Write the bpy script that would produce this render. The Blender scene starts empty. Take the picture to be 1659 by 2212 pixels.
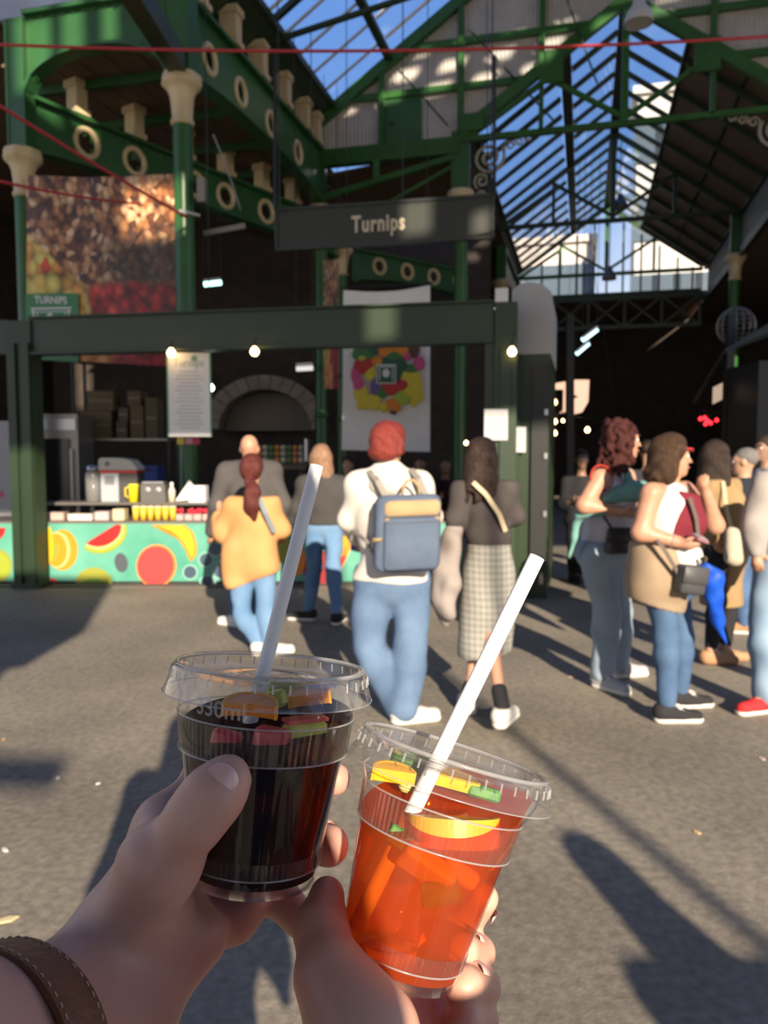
import bpy, math, random
import numpy as np
from mathutils import Vector, Matrix, noise as mnoise

scene = bpy.context.scene
COL = scene.collection
random.seed(7)

# ------------------------------------------------------------------ camera
F_PX, CXP, CYP = 1700.0, 829.5, 1106.0
PITCH = math.radians(4.07)
CAM = Vector((0.0, 0.0, 1.5))
cam_d = bpy.data.cameras.new('camera')
cam_d.sensor_fit = 'VERTICAL'
cam_d.sensor_height = 36.0
cam_d.lens = F_PX / 2212.0 * 36.0
cam_d.clip_start = 0.02
cam_d.clip_end = 400
cam_d.dof.use_dof = True
cam_d.dof.focus_distance = 0.385
cam_d.dof.aperture_fstop = 15.5
cam = bpy.data.objects.new('camera', cam_d)
cam.location = CAM
cam.rotation_euler = (math.pi / 2 - PITCH, 0, 0)
COL.objects.link(cam)
scene.camera = cam

# ------------------------------------------------------------------ sky
world = bpy.data.worlds.new('sky')
scene.world = world
world.use_nodes = True
wn, wl = world.node_tree.nodes, world.node_tree.links
wn.clear()
w_tc = wn.new('ShaderNodeTexCoord')
w_sep = wn.new('ShaderNodeSeparateXYZ')
w_rmp = wn.new('ShaderNodeValToRGB')
w_noi = wn.new('ShaderNodeTexNoise')
w_crm = wn.new('ShaderNodeValToRGB')
w_mix = wn.new('ShaderNodeMix')
w_mix.data_type = 'RGBA'
w_bg = wn.new('ShaderNodeBackground')
w_out = wn.new('ShaderNodeOutputWorld')
wl.new(w_tc.outputs['Generated'], w_sep.inputs[0])
wl.new(w_sep.outputs['Z'], w_rmp.inputs[0])
w_rmp.color_ramp.elements[0].position = 0.0
w_rmp.color_ramp.elements[0].color = (1.2, 1.08, 0.94, 1)
w_rmp.color_ramp.elements[1].position = 0.75
w_rmp.color_ramp.elements[1].color = (0.09, 0.21, 0.60, 1)
_e = w_rmp.color_ramp.elements.new(0.3)
_e.color = (0.18, 0.34, 0.70, 1)
_e = w_rmp.color_ramp.elements.new(0.13)
_e.color = (0.86, 0.86, 0.88, 1)
w_noi.inputs['Scale'].default_value = 2.2
w_noi.inputs['Detail'].default_value = 6
wl.new(w_tc.outputs['Generated'], w_noi.inputs['Vector'])
w_crm.color_ramp.elements[0].position = 0.52
w_crm.color_ramp.elements[1].position = 0.75
w_crm.color_ramp.elements[1].color = (0.55, 0.55, 0.55, 1)
wl.new(w_noi.outputs['Fac'], w_crm.inputs[0])
wl.new(w_crm.outputs[0], w_mix.inputs['Factor'])
wl.new(w_rmp.outputs[0], w_mix.inputs[6])
w_mix.inputs[7].default_value = (0.85, 0.88, 0.95, 1)
wl.new(w_mix.outputs[2], w_bg.inputs[0])
w_bg.inputs[1].default_value = 1.25
wl.new(w_bg.outputs[0], w_out.inputs[0])

# ------------------------------------------------------------------ sun
SUN_TRAVEL = Vector((-0.25, 1.0, -0.375)).normalized()
sun_d = bpy.data.lights.new('sun', 'SUN')
sun_d.energy = 10.5
sun_d.color = (1.0, 0.85, 0.66)
sun_d.angle = math.radians(0.53)
sun_o = bpy.data.objects.new('sun', sun_d)
sun_o.rotation_euler = SUN_TRAVEL.to_track_quat('-Z', 'Y').to_euler()
sun_o.location = (6, -20, 14)
COL.objects.link(sun_o)

# ------------------------------------------------------------------ exposure
scene.view_settings.view_transform = 'Standard'
scene.view_settings.look = 'None'
scene.view_settings.gamma = 1.0
scene.view_settings.use_curve_mapping = False
scene.view_settings.exposure = 0.1
scene.cycles.max_bounces = 10
scene.cycles.transparent_max_bounces = 40
scene.cycles.transmission_bounces = 8
scene.cycles.caustics_refractive = False
scene.cycles.caustics_reflective = False
scene.cycles.sample_clamp_indirect = 6.0

# ------------------------------------------------------------------ pixel helpers
_c, _s = math.cos(PITCH), math.sin(PITCH)
def ray(px, py):
    u = (px - CXP) / F_PX
    v = (CYP - py) / F_PX
    return Vector((u, _c + v * _s, v * _c - _s))
def P(px, py, Y):
    d = ray(px, py)
    return CAM + d * (Y / d.y)
def G(px, py, z=0.0):
    d = ray(px, py)
    return CAM + d * ((z - CAM.z) / d.z)
def Pz(px, py, z):
    return G(px, py, z)

# hall frame: E0 is the foot of the iron post at the gable, d runs down the hall, e across it
E0 = Vector((1.43, 15.0, 0)); HD = Vector((0.2462, 0.9692, 0)); HE = Vector((0.9692, -0.2462, 0))
def Hp(t, s, z=0.0):
    return E0 + HE * t + HD * s + Vector((0, 0, z))

# ------------------------------------------------------------------ materials
MATS = {}
def mat(name, col, rough=0.55, metal=0.0, col2=None, scale=8.0, bump=0.0, bscale=40.0, sss=0.0,
        spec=0.5, coat=0.0, emit=0.0, detail=4.0, stretch=None, lo=0.35, hi=0.65):
    if name in MATS:
        return MATS[name]
    m = bpy.data.materials.new(name)
    m.use_nodes = True
    nt = m.node_tree; n = nt.nodes; l = nt.links
    b = n['Principled BSDF']
    b.inputs['Base Color'].default_value = (*col, 1)
    b.inputs['Roughness'].default_value = rough
    b.inputs['Metallic'].default_value = metal
    b.inputs['Specular IOR Level'].default_value = spec
    if coat:
        b.inputs['Coat Weight'].default_value = coat
        b.inputs['Coat Roughness'].default_value = 0.12
    if sss:
        b.inputs['Subsurface Weight'].default_value = sss
        b.inputs['Subsurface Radius'].default_value = (1.0, 0.35, 0.2)
        b.inputs['Subsurface Scale'].default_value = 0.006
    if emit:
        b.inputs['Emission Color'].default_value = (*col, 1)
        b.inputs['Emission Strength'].default_value = emit
    if col2 is not None or bump:
        tc = n.new('ShaderNodeTexCoord')
        src = tc.outputs['Object']
        if stretch:
            mp = n.new('ShaderNodeMapping')
            mp.inputs['Scale'].default_value = stretch
            l.new(src, mp.inputs[0]); src = mp.outputs[0]
    if col2 is not None:
        no = n.new('ShaderNodeTexNoise')
        no.inputs['Scale'].default_value = scale
        no.inputs['Detail'].default_value = detail
        l.new(src, no.inputs['Vector'])
        r = n.new('ShaderNodeValToRGB')
        r.color_ramp.elements[0].position = lo
        r.color_ramp.elements[0].color = (*col, 1)
        r.color_ramp.elements[1].position = hi
        r.color_ramp.elements[1].color = (*col2, 1)
        l.new(no.outputs['Fac'], r.inputs[0])
        l.new(r.outputs[0], b.inputs['Base Color'])
    if bump:
        nb = n.new('ShaderNodeTexNoise')
        nb.inputs['Scale'].default_value = bscale
        nb.inputs['Detail'].default_value = 3
        l.new(src, nb.inputs['Vector'])
        bp = n.new('ShaderNodeBump')
        bp.inputs['Strength'].default_value = bump
        bp.inputs['Distance'].default_value = 0.01 if bscale < 100 else 0.002
        l.new(nb.outputs['Fac'], bp.inputs['Height'])
        l.new(bp.outputs[0], b.inputs['Normal'])
    MATS[name] = m
    return m

def thin_clear(name, tint=(1, 1, 1), gloss=1.0, rough=0.03, haze=0.0, ior=1.45):
    """clear sheet: fresnel reflection over straight-through transmission"""
    if name in MATS:
        return MATS[name]
    m = bpy.data.materials.new(name); m.use_nodes = True
    n, l = m.node_tree.nodes, m.node_tree.links
    n.clear()
    o = n.new('ShaderNodeOutputMaterial')
    tr = n.new('ShaderNodeBsdfTransparent'); tr.inputs[0].default_value = (*tint, 1)
    gl = n.new('ShaderNodeBsdfGlossy'); gl.inputs['Roughness'].default_value = rough
    gl.inputs[0].default_value = (gloss, gloss, gloss, 1)
    lw_ = n.new('ShaderNodeLayerWeight')
    pw = n.new('ShaderNodeMath'); pw.operation = 'POWER'; pw.inputs[1].default_value = 5.0
    l.new(lw_.outputs['Facing'], pw.inputs[0])
    fr = n.new('ShaderNodeMath'); fr.operation = 'MULTIPLY_ADD'; fr.use_clamp = True
    f0 = ((ior - 1) / (ior + 1)) ** 2
    l.new(pw.outputs[0], fr.inputs[0]); fr.inputs[1].default_value = 0.85 - f0; fr.inputs[2].default_value = f0
    mx = n.new('ShaderNodeMixShader')
    l.new(fr.outputs[0], mx.inputs[0]); l.new(tr.outputs[0], mx.inputs[1]); l.new(gl.outputs[0], mx.inputs[2])
    last = mx
    if haze:
        df = n.new('ShaderNodeBsdfDiffuse'); df.inputs[0].default_value = (0.8, 0.8, 0.8, 1)
        m2 = n.new('ShaderNodeMixShader'); m2.inputs[0].default_value = haze
        l.new(mx.outputs[0], m2.inputs[1]); l.new(df.outputs[0], m2.inputs[2]); last = m2
    l.new(last.outputs[0], o.inputs[0])
    MATS[name] = m
    return m

# ------------------------------------------------------------------ scene-graph helpers
def setp(o, label=None, cat=None, group=None, kind=None):
    if label: o['label'] = label
    if cat: o['category'] = cat
    if group: o['group'] = group
    if kind: o['kind'] = kind
    return o
def wloc(o):
    v = Vector((0, 0, 0))
    while o is not None:
        v = v + o.location
        o = o.parent
    return v
def thing(name, label, cat, loc, group=None):
    o = bpy.data.objects.new(name, None)
    o.empty_display_size = 0.1
    COL.objects.link(o)
    o.location = loc
    return setp(o, label, cat, group)
def link_mesh(me, name, parent=None, loc=(0, 0, 0)):
    o = bpy.data.objects.new(name, me)
    COL.objects.link(o)
    o.location = loc
    if parent is not None:
        o.parent = parent
    return o

class MB:
    """collects polygons in world space; build() links them as one mesh object"""
    def __init__(self):
        self.v = []; self.f = []
    def add(self, vs, fs):
        b = len(self.v)
        self.v.extend([tuple(x) for x in vs])
        self.f.extend([tuple(i + b for i in q) for q in fs])
        return self
    def hexa(self, c8):
        return self.add(c8, [(0, 3, 2, 1), (4, 5, 6, 7), (0, 1, 5, 4), (1, 2, 6, 5), (2, 3, 7, 6), (3, 0, 4, 7)])
    def box(self, c, size, ax=None, ay=None, az=None):
        c = Vector(c)
        ax = Vector((1, 0, 0)) if ax is None else Vector(ax).normalized()
        az = Vector((0, 0, 1)) if az is None else Vector(az).normalized()
        ay = az.cross(ax).normalized() if ay is None else Vector(ay).normalized()
        x, y, z = ax * size[0] / 2, ay * size[1] / 2, az * size[2] / 2
        return self.hexa([c - x - y - z, c + x - y - z, c + x + y - z, c - x + y - z,
                          c - x - y + z, c + x - y + z, c + x + y + z, c - x + y + z])
    def bar(self, a, b, w, h, up=(0, 0, 1)):
        a, b = Vector(a), Vector(b)
        d = b - a
        L = d.length
        d.normalize()
        up = Vector(up)
        if abs(d.dot(up)) > 0.98:
            up = Vector((0, 1, 0))
        sx = d.cross(up).normalized()
        uz = sx.cross(d).normalized()
        return self.box((a + b) / 2, (L, w, h), d, None, uz)
    def tube(self, pts, r, n=8, cap=True, closed=False):
        pts = [Vector(p) for p in pts]
        m = len(pts)
        rs = r if isinstance(r, (list, tuple)) else [r] * m
        rings = []
        prev = None
        for i, p in enumerate(pts):
            a = pts[i - 1] if (i > 0 or closed) else p
            b = pts[(i + 1) % m] if (i < m - 1 or closed) else p
            t = (b - a)
            t = t.normalized() if t.length > 1e-9 else Vector((0, 0, 1))
            if prev is None:
                ref = Vector((0, 0, 1)) if abs(t.z) < 0.9 else Vector((1, 0, 0))
                u = t.cross(ref).normalized()
            else:
                u = (prev - t * prev.dot(t)).normalized()
            prev = u
            w = t.cross(u)
            rings.append([p + (u * math.cos(k * 2 * math.pi / n) + w * math.sin(k * 2 * math.pi / n)) * rs[i] for k in range(n)])
        vs = [q for rg in rings for q in rg]
        fs = []
        for i in range(m if closed else m - 1):
            j = (i + 1) % m
            for k in range(n):
                k2 = (k + 1) % n
                fs.append((i * n + k, i * n + k2, j * n + k2, j * n + k))
        if cap and not closed:
            fs.append(tuple(reversed(range(n))))
            fs.append(tuple((m - 1) * n + k for k in range(n)))
        return self.add(vs, fs)
    def lathe(self, prof, c=(0, 0, 0), axis=(0, 0, 1), n=24, flute=0.0, nf=8, cap=False):
        c = Vector(c); az = Vector(axis).normalized()
        ref = Vector((1, 0, 0)) if abs(az.x) < 0.9 else Vector((0, 1, 0))
        ax = (ref - az * ref.dot(az)).normalized(); ay = az.cross(ax)
        vs, fs = [], []
        for (r, z) in prof:
            for k in range(n):
                a = 2 * math.pi * k / n
                rr = r * (1 + flute * math.cos(nf * a))
                vs.append(c + az * z + (ax * math.cos(a) + ay * math.sin(a)) * rr)
        m = len(prof)
        for i in range(m - 1):
            for k in range(n):
                k2 = (k + 1) % n
                fs.append((i * n + k, i * n + k2, (i + 1) * n + k2, (i + 1) * n + k))
        if cap:
            fs.append(tuple(reversed(range(n))))
            fs.append(tuple((m - 1) * n + k for k in range(n)))
        return self.add(vs, fs)
    def prism(self, outline, o, ax, ay, depth):
        """outline in (x,y) along ax, ay from o; extruded by depth along ax x ay"""
        o = Vector(o); ax = Vector(ax); ay = Vector(ay); nz = ax.cross(ay).normalized()
        n = len(outline)
        vs = [o + ax * x + ay * y for x, y in outline] + [o + ax * x + ay * y + nz * depth for x, y in outline]
        fs = [tuple(reversed(range(n))), tuple(range(n, 2 * n))]
        fs += [(i, (i + 1) % n, n + (i + 1) % n, n + i) for i in range(n)]
        return self.add(vs, fs)
    def ball(self, c, r, n=12, m=8, rot=None):
        c = Vector(c)
        r = (r, r, r) if not isinstance(r, (list, tuple)) else r
        vs = []
        for i in range(m + 1):
            th = math.pi * i / m
            for k in range(n):
                a = 2 * math.pi * k / n
                p = Vector((r[0] * math.sin(th) * math.cos(a), r[1] * math.sin(th) * math.sin(a), r[2] * math.cos(th)))
                if rot is not None:
                    p = rot @ p
                vs.append(c + p)
        fs = []
        for i in range(m):
            for k in range(n):
                k2 = (k + 1) % n
                fs.append((i * n + k, (i + 1) * n + k, (i + 1) * n + k2, i * n + k2))
        return self.add(vs, fs)
    def torus(self, c, axis, R, r, n=24, m=8):
        c = Vector(c); az = Vector(axis).normalized()
        ref = Vector((0, 0, 1)) if abs(az.z) < 0.9 else Vector((1, 0, 0))
        ax = (ref - az * ref.dot(az)).normalized(); ay = az.cross(ax)
        return self.tube([c + (ax * math.cos(2 * math.pi * k / n) + ay * math.sin(2 * math.pi * k / n)) * R for k in range(n)], r, m, closed=True)
    def mesh(self, name, material, smooth=False, off=Vector((0, 0, 0))):
        me = bpy.data.meshes.new(name)
        me.from_pydata([(x[0] - off[0], x[1] - off[1], x[2] - off[2]) for x in self.v], [], self.f)
        me.validate(clean_customdata=False)
        if material is not None:
            me.materials.append(material)
        if smooth:
            me.polygons.foreach_set('use_smooth', [True] * len(me.polygons))
        me.update()
        return me
    def build(self, name, material, parent=None, smooth=False, label=None, cat=None, group=None, kind=None):
        if parent is not None:
            off = wloc(parent)
            o = link_mesh(self.mesh(name, material, smooth, off), name, parent)
        else:
            a = np.array(self.v)
            off = Vector(((a[:, 0].min() + a[:, 0].max()) / 2, (a[:, 1].min() + a[:, 1].max()) / 2, a[:, 2].min()))
            o = link_mesh(self.mesh(name, material, smooth, off), name, None, off)
        return setp(o, label, cat, group, kind)

def sharp(o, ang=40):
    """smooth shading with hard edges above ang"""
    me = o.data
    me.polygons.foreach_set('use_smooth', [True] * len(me.polygons))
    me.set_sharp_from_angle(angle=math.radians(ang))
    return o

def text_poly(body, size=1.0, bold=0.0, extrude=0.0, spacing=1.0):
    cu = bpy.data.curves.new('lettering', 'FONT')
    cu.body = body; cu.size = size; cu.offset = bold; cu.extrude = extrude
    cu.align_x = 'CENTER'; cu.align_y = 'CENTER'; cu.space_character = spacing
    cu.resolution_u = 4
    ob = bpy.data.objects.new('lettering', cu)
    COL.objects.link(ob)
    dg = bpy.context.evaluated_depsgraph_get()
    me = ob.evaluated_get(dg).to_mesh()
    vs = [v.co.copy() for v in me.vertices]
    fs = [tuple(p.vertices) for p in me.polygons]
    ob.evaluated_get(dg).to_mesh_clear()
    bpy.data.objects.remove(ob); bpy.data.curves.remove(cu)
    return vs, fs
def lettering(name, body, o, ax, ay, material, parent, size, bold=0.0, depth=0.004, sx=1.0, spacing=1.0):
    vs, fs = text_poly(body, size, bold, depth / 2, spacing)
    o = Vector(o); ax = Vector(ax).normalized(); ay = Vector(ay).normalized(); nz = ax.cross(ay)
    m = MB().add([o + ax * v.x * sx + ay * v.y + nz * v.z for v in vs], fs)
    return m.build(name, material, parent)

# ------------------------------------------------------------------ organic shapes: smooth unions of cones and ellipsoids, meshed by surface nets
def sdf_mesh(prims, h=0.012, k=0.03, clips=(), extra=None):
    """prims: ('c', a, b, ra, rb[, k]) round cone, ('e', centre, (rx,ry,rz), rot3x3 or None[, k]) ellipsoid; leading '-' carves"""
    lo = np.full(3, 1e9); hi = np.full(3, -1e9)
    for p in prims:
        if p[0] == 'c':
            a, b, r = np.array(p[1]), np.array(p[2]), max(p[3], p[4])
            lo = np.minimum(lo, np.minimum(a, b) - r); hi = np.maximum(hi, np.maximum(a, b) + r)
        elif p[0] == 'e':
            c, r = np.array(p[1]), max(p[2])
            lo = np.minimum(lo, c - r); hi = np.maximum(hi, c + r)
    lo = lo - 4 * h - k * 0.5; hi = hi + 4 * h + k * 0.5
    dim = np.ceil((hi - lo) / h).astype(int) + 1
    ax = [lo[i] + h * np.arange(dim[i]) for i in range(3)]
    f = np.full(dim, 9.0, dtype=np.float32)
    for p in prims:
        neg = p[0][0] == '-'
        ty = p[0][-1]
        if ty == 'c':
            a, b = np.array(p[1], float), np.array(p[2], float)
            ra, rb = p[3], p[4]
            kk = p[5] if len(p) > 5 else k
            bl = np.minimum(a - ra, b - rb); bh = np.maximum(a + ra, b + rb)
        else:
            c, rr = np.array(p[1], float), np.array(p[2], float)
            kk = p[4] if len(p) > 4 else k
            bl = c - rr.max(); bh = c + rr.max()
        mrg = kk + 3 * h
        i0 = np.maximum(0, np.floor((bl - mrg - lo) / h).astype(int))
        i1 = np.minimum(dim, np.ceil((bh + mrg - lo) / h).astype(int) + 1)
        if np.any(i1 <= i0):
            continue
        X = ax[0][i0[0]:i1[0], None, None]; Y = ax[1][None, i0[1]:i1[1], None]; Z = ax[2][None, None, i0[2]:i1[2]]
        if ty == 'c':
            ba = b - a
            L2 = max(float(ba @ ba), 1e-12)
            t = ((X - a[0]) * ba[0] + (Y - a[1]) * ba[1] + (Z - a[2]) * ba[2]) / L2
            t = np.clip(t, 0, 1)
            d = np.sqrt((X - a[0] - t * ba[0]) ** 2 + (Y - a[1] - t * ba[1]) ** 2 + (Z - a[2] - t * ba[2]) ** 2) - (ra + (rb - ra) * t)
        else:
            x, y, z = X - c[0], Y - c[1], Z - c[2]
            R = p[3]
            if R is not None:
                R = np.array(R)      # columns are the ellipsoid's own axes
                qx = x * R[0, 0] + y * R[1, 0] + z * R[2, 0]
                qy = x * R[0, 1] + y * R[1, 1] + z * R[2, 1]
                qz = x * R[0, 2] + y * R[1, 2] + z * R[2, 2]
            else:
                qx, qy, qz = x, y, z
            k0 = np.sqrt((qx / rr[0]) ** 2 + (qy / rr[1]) ** 2 + (qz / rr[2]) ** 2)
            k1 = np.sqrt((qx / rr[0] ** 2) ** 2 + (qy / rr[1] ** 2) ** 2 + (qz / rr[2] ** 2) ** 2)
            d = k0 * (k0 - 1.0) / np.maximum(k1, 1e-9)
        d = np.asarray(d, dtype=np.float32)
        sl = (slice(i0[0], i1[0]), slice(i0[1], i1[1]), slice(i0[2], i1[2]))
        cur = f[sl]
        if neg:
            d = -d
            hh = np.maximum(kk - np.abs(cur - d), 0) / kk
            f[sl] = np.maximum(cur, d) + hh * hh * kk * 0.25
        else:
            hh = np.maximum(kk - np.abs(cur - d), 0) / kk
            f[sl] = np.minimum(cur, d) - hh * hh * kk * 0.25
    for (p0, nrm) in clips:          # keep the side the normal points away from
        p0 = np.array(p0); nrm = np.array(nrm, float); nrm = nrm / np.linalg.norm(nrm)
        d = (ax[0][:, None, None] - p0[0]) * nrm[0] + (ax[1][None, :, None] - p0[1]) * nrm[1] + (ax[2][None, None, :] - p0[2]) * nrm[2]
        f = np.maximum(f, d.astype(np.float32))
    # surface nets
    sgn = f < 0
    c8 = [(i, j, q) for i in (0, 1) for j in (0, 1) for q in (0, 1)]
    nx, ny, nz = f.shape
    cnt = np.zeros((nx - 1, ny - 1, nz - 1), dtype=np.int8)
    for (i, j, q) in c8:
        cnt += sgn[i:nx - 1 + i, j:ny - 1 + j, q:nz - 1 + q]
    act = (cnt > 0) & (cnt < 8)
    idx = np.argwhere(act)
    N = len(idx)
    vid = np.full(act.shape, -1, dtype=np.int32)
    vid[act] = np.arange(N)
    vals = np.stack([f[idx[:, 0] + i, idx[:, 1] + j, idx[:, 2] + q] for (i, j, q) in c8], 1)
    acc = np.zeros((N, 3)); num = np.zeros(N)
    for a in range(8):
        for b in range(a + 1, 8):
            ca, cb = np.array(c8[a]), np.array(c8[b])
            if abs(ca - cb).sum() != 1:
                continue
            va, vb = vals[:, a], vals[:, b]
            mk = (va < 0) != (vb < 0)
            t = np.where(mk, va / np.where(mk, va - vb, 1), 0)
            acc += np.where(mk[:, None], ca + (cb - ca) * t[:, None], 0)
            num += mk
    pos = lo + h * (idx + acc / num[:, None])
    faces = []
    for axis in range(3):
        o1, o2 = [(1, 2), (2, 0), (0, 1)][axis]
        sh = list(f.shape)
        A = [slice(None)] * 3; B = [slice(None)] * 3
        A[axis] = slice(0, sh[axis] - 1); B[axis] = slice(1, sh[axis])
        chg = sgn[tuple(A)] != sgn[tuple(B)]
        e = np.argwhere(chg)
        e = e[(e[:, o1] > 0) & (e[:, o2] > 0) & (e[:, o1] < sh[o1] - 1) & (e[:, o2] < sh[o2] - 1)]
        if len(e) == 0:
            continue
        u1 = np.zeros(3, int); u1[o1] = 1
        u2 = np.zeros(3, int); u2[o2] = 1
        g = lambda q: vid[q[:, 0], q[:, 1], q[:, 2]]
        q = np.stack([g(e - u1 - u2), g(e - u2), g(e), g(e - u1)], 1)
        ins = sgn[e[:, 0], e[:, 1], e[:, 2]]
        q[~ins] = q[~ins][:, ::-1]
        q = q[(q >= 0).all(1)]
        faces.append(q)
    faces = np.concatenate(faces)
    # one pass of smoothing along the quad edges keeps clipped hems crisp enough and removes stair steps
    for _ in range(2):
        s = np.zeros_like(pos); c = np.zeros(N)
        for a in range(4):
            b = (a + 1) % 4
            np.add.at(s, faces[:, a], pos[faces[:, b]]); np.add.at(c, faces[:, a], 1)
            np.add.at(s, faces[:, b], pos[faces[:, a]]); np.add.at(c, faces[:, b], 1)
        pos = pos * 0.5 + 0.5 * s / np.maximum(c, 1)[:, None]
    return pos, faces

def organic(name, prims, material, parent=None, h=0.012, k=0.03, clips=(), warp=None, **kw):
    pos, faces = sdf_mesh(prims, h, k, clips)
    if warp is not None:
        pos = warp(pos)
    if parent is not None:
        off = np.array(wloc(parent))
    else:
        off = np.array([(pos[:, 0].min() + pos[:, 0].max()) / 2, (pos[:, 1].min() + pos[:, 1].max()) / 2, pos[:, 2].min()])
    me = bpy.data.meshes.new(name)
    p = (pos - off).astype(np.float32)
    me.vertices.add(len(p)); me.vertices.foreach_set('co', p.ravel())
    me.loops.add(faces.size); me.loops.foreach_set('vertex_index', faces.ravel().astype(np.int32))
    me.polygons.add(len(faces))
    me.polygons.foreach_set('loop_start', np.arange(0, faces.size, 4, dtype=np.int32))
    me.update(calc_edges=True)
    me.validate()
    me.materials.append(material)
    me.polygons.foreach_set('use_smooth', np.ones(len(me.polygons), dtype=bool))
    o = link_mesh(me, name, parent, (0, 0, 0) if parent is not None else tuple(off))
    return setp(o, **kw)
# ================================================================== MATERIALS OF THE PLACE
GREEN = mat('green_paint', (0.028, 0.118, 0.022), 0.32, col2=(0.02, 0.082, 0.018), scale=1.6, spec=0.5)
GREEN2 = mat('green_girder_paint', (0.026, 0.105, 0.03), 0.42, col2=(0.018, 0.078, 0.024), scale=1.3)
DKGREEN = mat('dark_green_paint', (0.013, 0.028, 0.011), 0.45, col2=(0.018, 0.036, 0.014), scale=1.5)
OLIVE = mat('stall_green_paint', (0.022, 0.036, 0.012), 0.4, col2=(0.016, 0.028, 0.011), scale=1.2)
CREAM = mat('cream_paint', (0.62, 0.50, 0.30), 0.45, col2=(0.52, 0.41, 0.24), scale=5)
CORR = mat('corrugated_sheet', (0.50, 0.46, 0.42), 0.6, col2=(0.40, 0.37, 0.34), scale=2.5)
WOODC = mat('ceiling_board', (0.16, 0.10, 0.06), 0.7, col2=(0.11, 0.07, 0.045), scale=3, stretch=(1, 6, 6))
BLACKM = mat('black_metal', (0.012, 0.013, 0.013), 0.5)
STEEL = mat('steel', (0.45, 0.45, 0.46), 0.35, 0.9)
WHITE = mat('white_paint', (0.75, 0.74, 0.72), 0.5)
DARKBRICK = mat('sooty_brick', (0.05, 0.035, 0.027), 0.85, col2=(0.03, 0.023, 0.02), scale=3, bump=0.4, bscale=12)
GLASS = thin_clear('window_glass', (0.93, 0.96, 0.98), 0.9, 0.02)
GLAZEBAR = mat('glazing_bar_paint', (0.55, 0.56, 0.54), 0.5)
IRONGREY = mat('scroll_iron', (0.32, 0.30, 0.24), 0.5)
REDROPE = mat('red_rope', (0.45, 0.03, 0.035), 0.6)

# asphalt
def asphalt():
    m = bpy.data.materials.new('asphalt'); m.use_nodes = True
    n, l = m.node_tree.nodes, m.node_tree.links
    b = n['Principled BSDF']
    tc = n.new('ShaderNodeTexCoord')
    n1 = n.new('ShaderNodeTexNoise'); n1.inputs['Scale'].default_value = 0.9; n1.inputs['Detail'].default_value = 5
    n2 = n.new('ShaderNodeTexNoise'); n2.inputs['Scale'].default_value = 28; n2.inputs['Detail'].default_value = 4
    n3 = n.new('ShaderNodeTexVoronoi'); n3.inputs['Scale'].default_value = 90
    for q in (n1, n2, n3):
        l.new(tc.outputs['Object'], q.inputs['Vector'])
    r1 = n.new('ShaderNodeValToRGB')
    r1.color_ramp.elements[0].position = 0.35; r1.color_ramp.elements[0].color = (0.170, 0.147, 0.114, 1)
    r1.color_ramp.elements[1].position = 0.68; r1.color_ramp.elements[1].color = (0.255, 0.222, 0.172, 1)
    l.new(n1.outputs['Fac'], r1.inputs[0])
    r2 = n.new('ShaderNodeValToRGB')
    r2.color_ramp.elements[0].position = 0.3; r2.color_ramp.elements[0].color = (0.72, 0.72, 0.72, 1)
    r2.color_ramp.elements[1].position = 0.72; r2.color_ramp.elements[1].color = (1.22, 1.22, 1.22, 1)
    l.new(n2.outputs['Fac'], r2.inputs[0])
    mx = n.new('ShaderNodeMix'); mx.data_type = 'RGBA'; mx.blend_type = 'MULTIPLY'; mx.inputs['Factor'].default_value = 1
    l.new(r1.outputs[0], mx.inputs[6]); l.new(r2.outputs[0], mx.inputs[7])
    l.new(mx.outputs[2], b.inputs['Base Color'])
    b.inputs['Roughness'].default_value = 0.8
    bp = n.new('ShaderNodeBump'); bp.inputs['Strength'].default_value = 0.25; bp.inputs['Distance'].default_value = 0.004
    l.new(n3.outputs['Distance'], bp.inputs['Height']); l.new(bp.outputs[0], b.inputs['Normal'])
    return m
ASPHALT = asphalt()

def corrugated(t0, t1, zlo, zhi, s, parent, name='corrugated_panel'):
    """a sheet with real ridges, in the gable plane"""
    pitch = 0.075
    n = max(2, int((t1 - t0) / pitch * 4))
    vs, fs = [], []
    for i in range(n + 1):
        t = t0 + (t1 - t0) * i / n
        w = 0.014 * math.sin(2 * math.pi * t / pitch)
        a, b = zlo(t), zhi(t)
        if b < a: b = a
        vs += [Hp(t, s + w, a), Hp(t, s + w, b)]
    for i in range(n):
        fs.append((2 * i, 2 * i + 2, 2 * i + 3, 2 * i + 1))
    o = MB().add(vs, fs).build(name, CORR, parent, smooth=True)
    return o

# ================================================================== FLOOR
MB().box((0, 8, -0.05), (60, 70, 0.1)).build('floor', ASPHALT, kind='structure')
# a shallow kerb strip of paler concrete at the foot of the counter
KERB = mat('kerb_concrete', (0.12, 0.10, 0.085), 0.85, col2=(0.09, 0.078, 0.066), scale=4)
MB().box((-1.75, 9.9, 0.006), (6.3, 2.0, 0.02)).build('trim_1', KERB, kind='structure')

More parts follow.
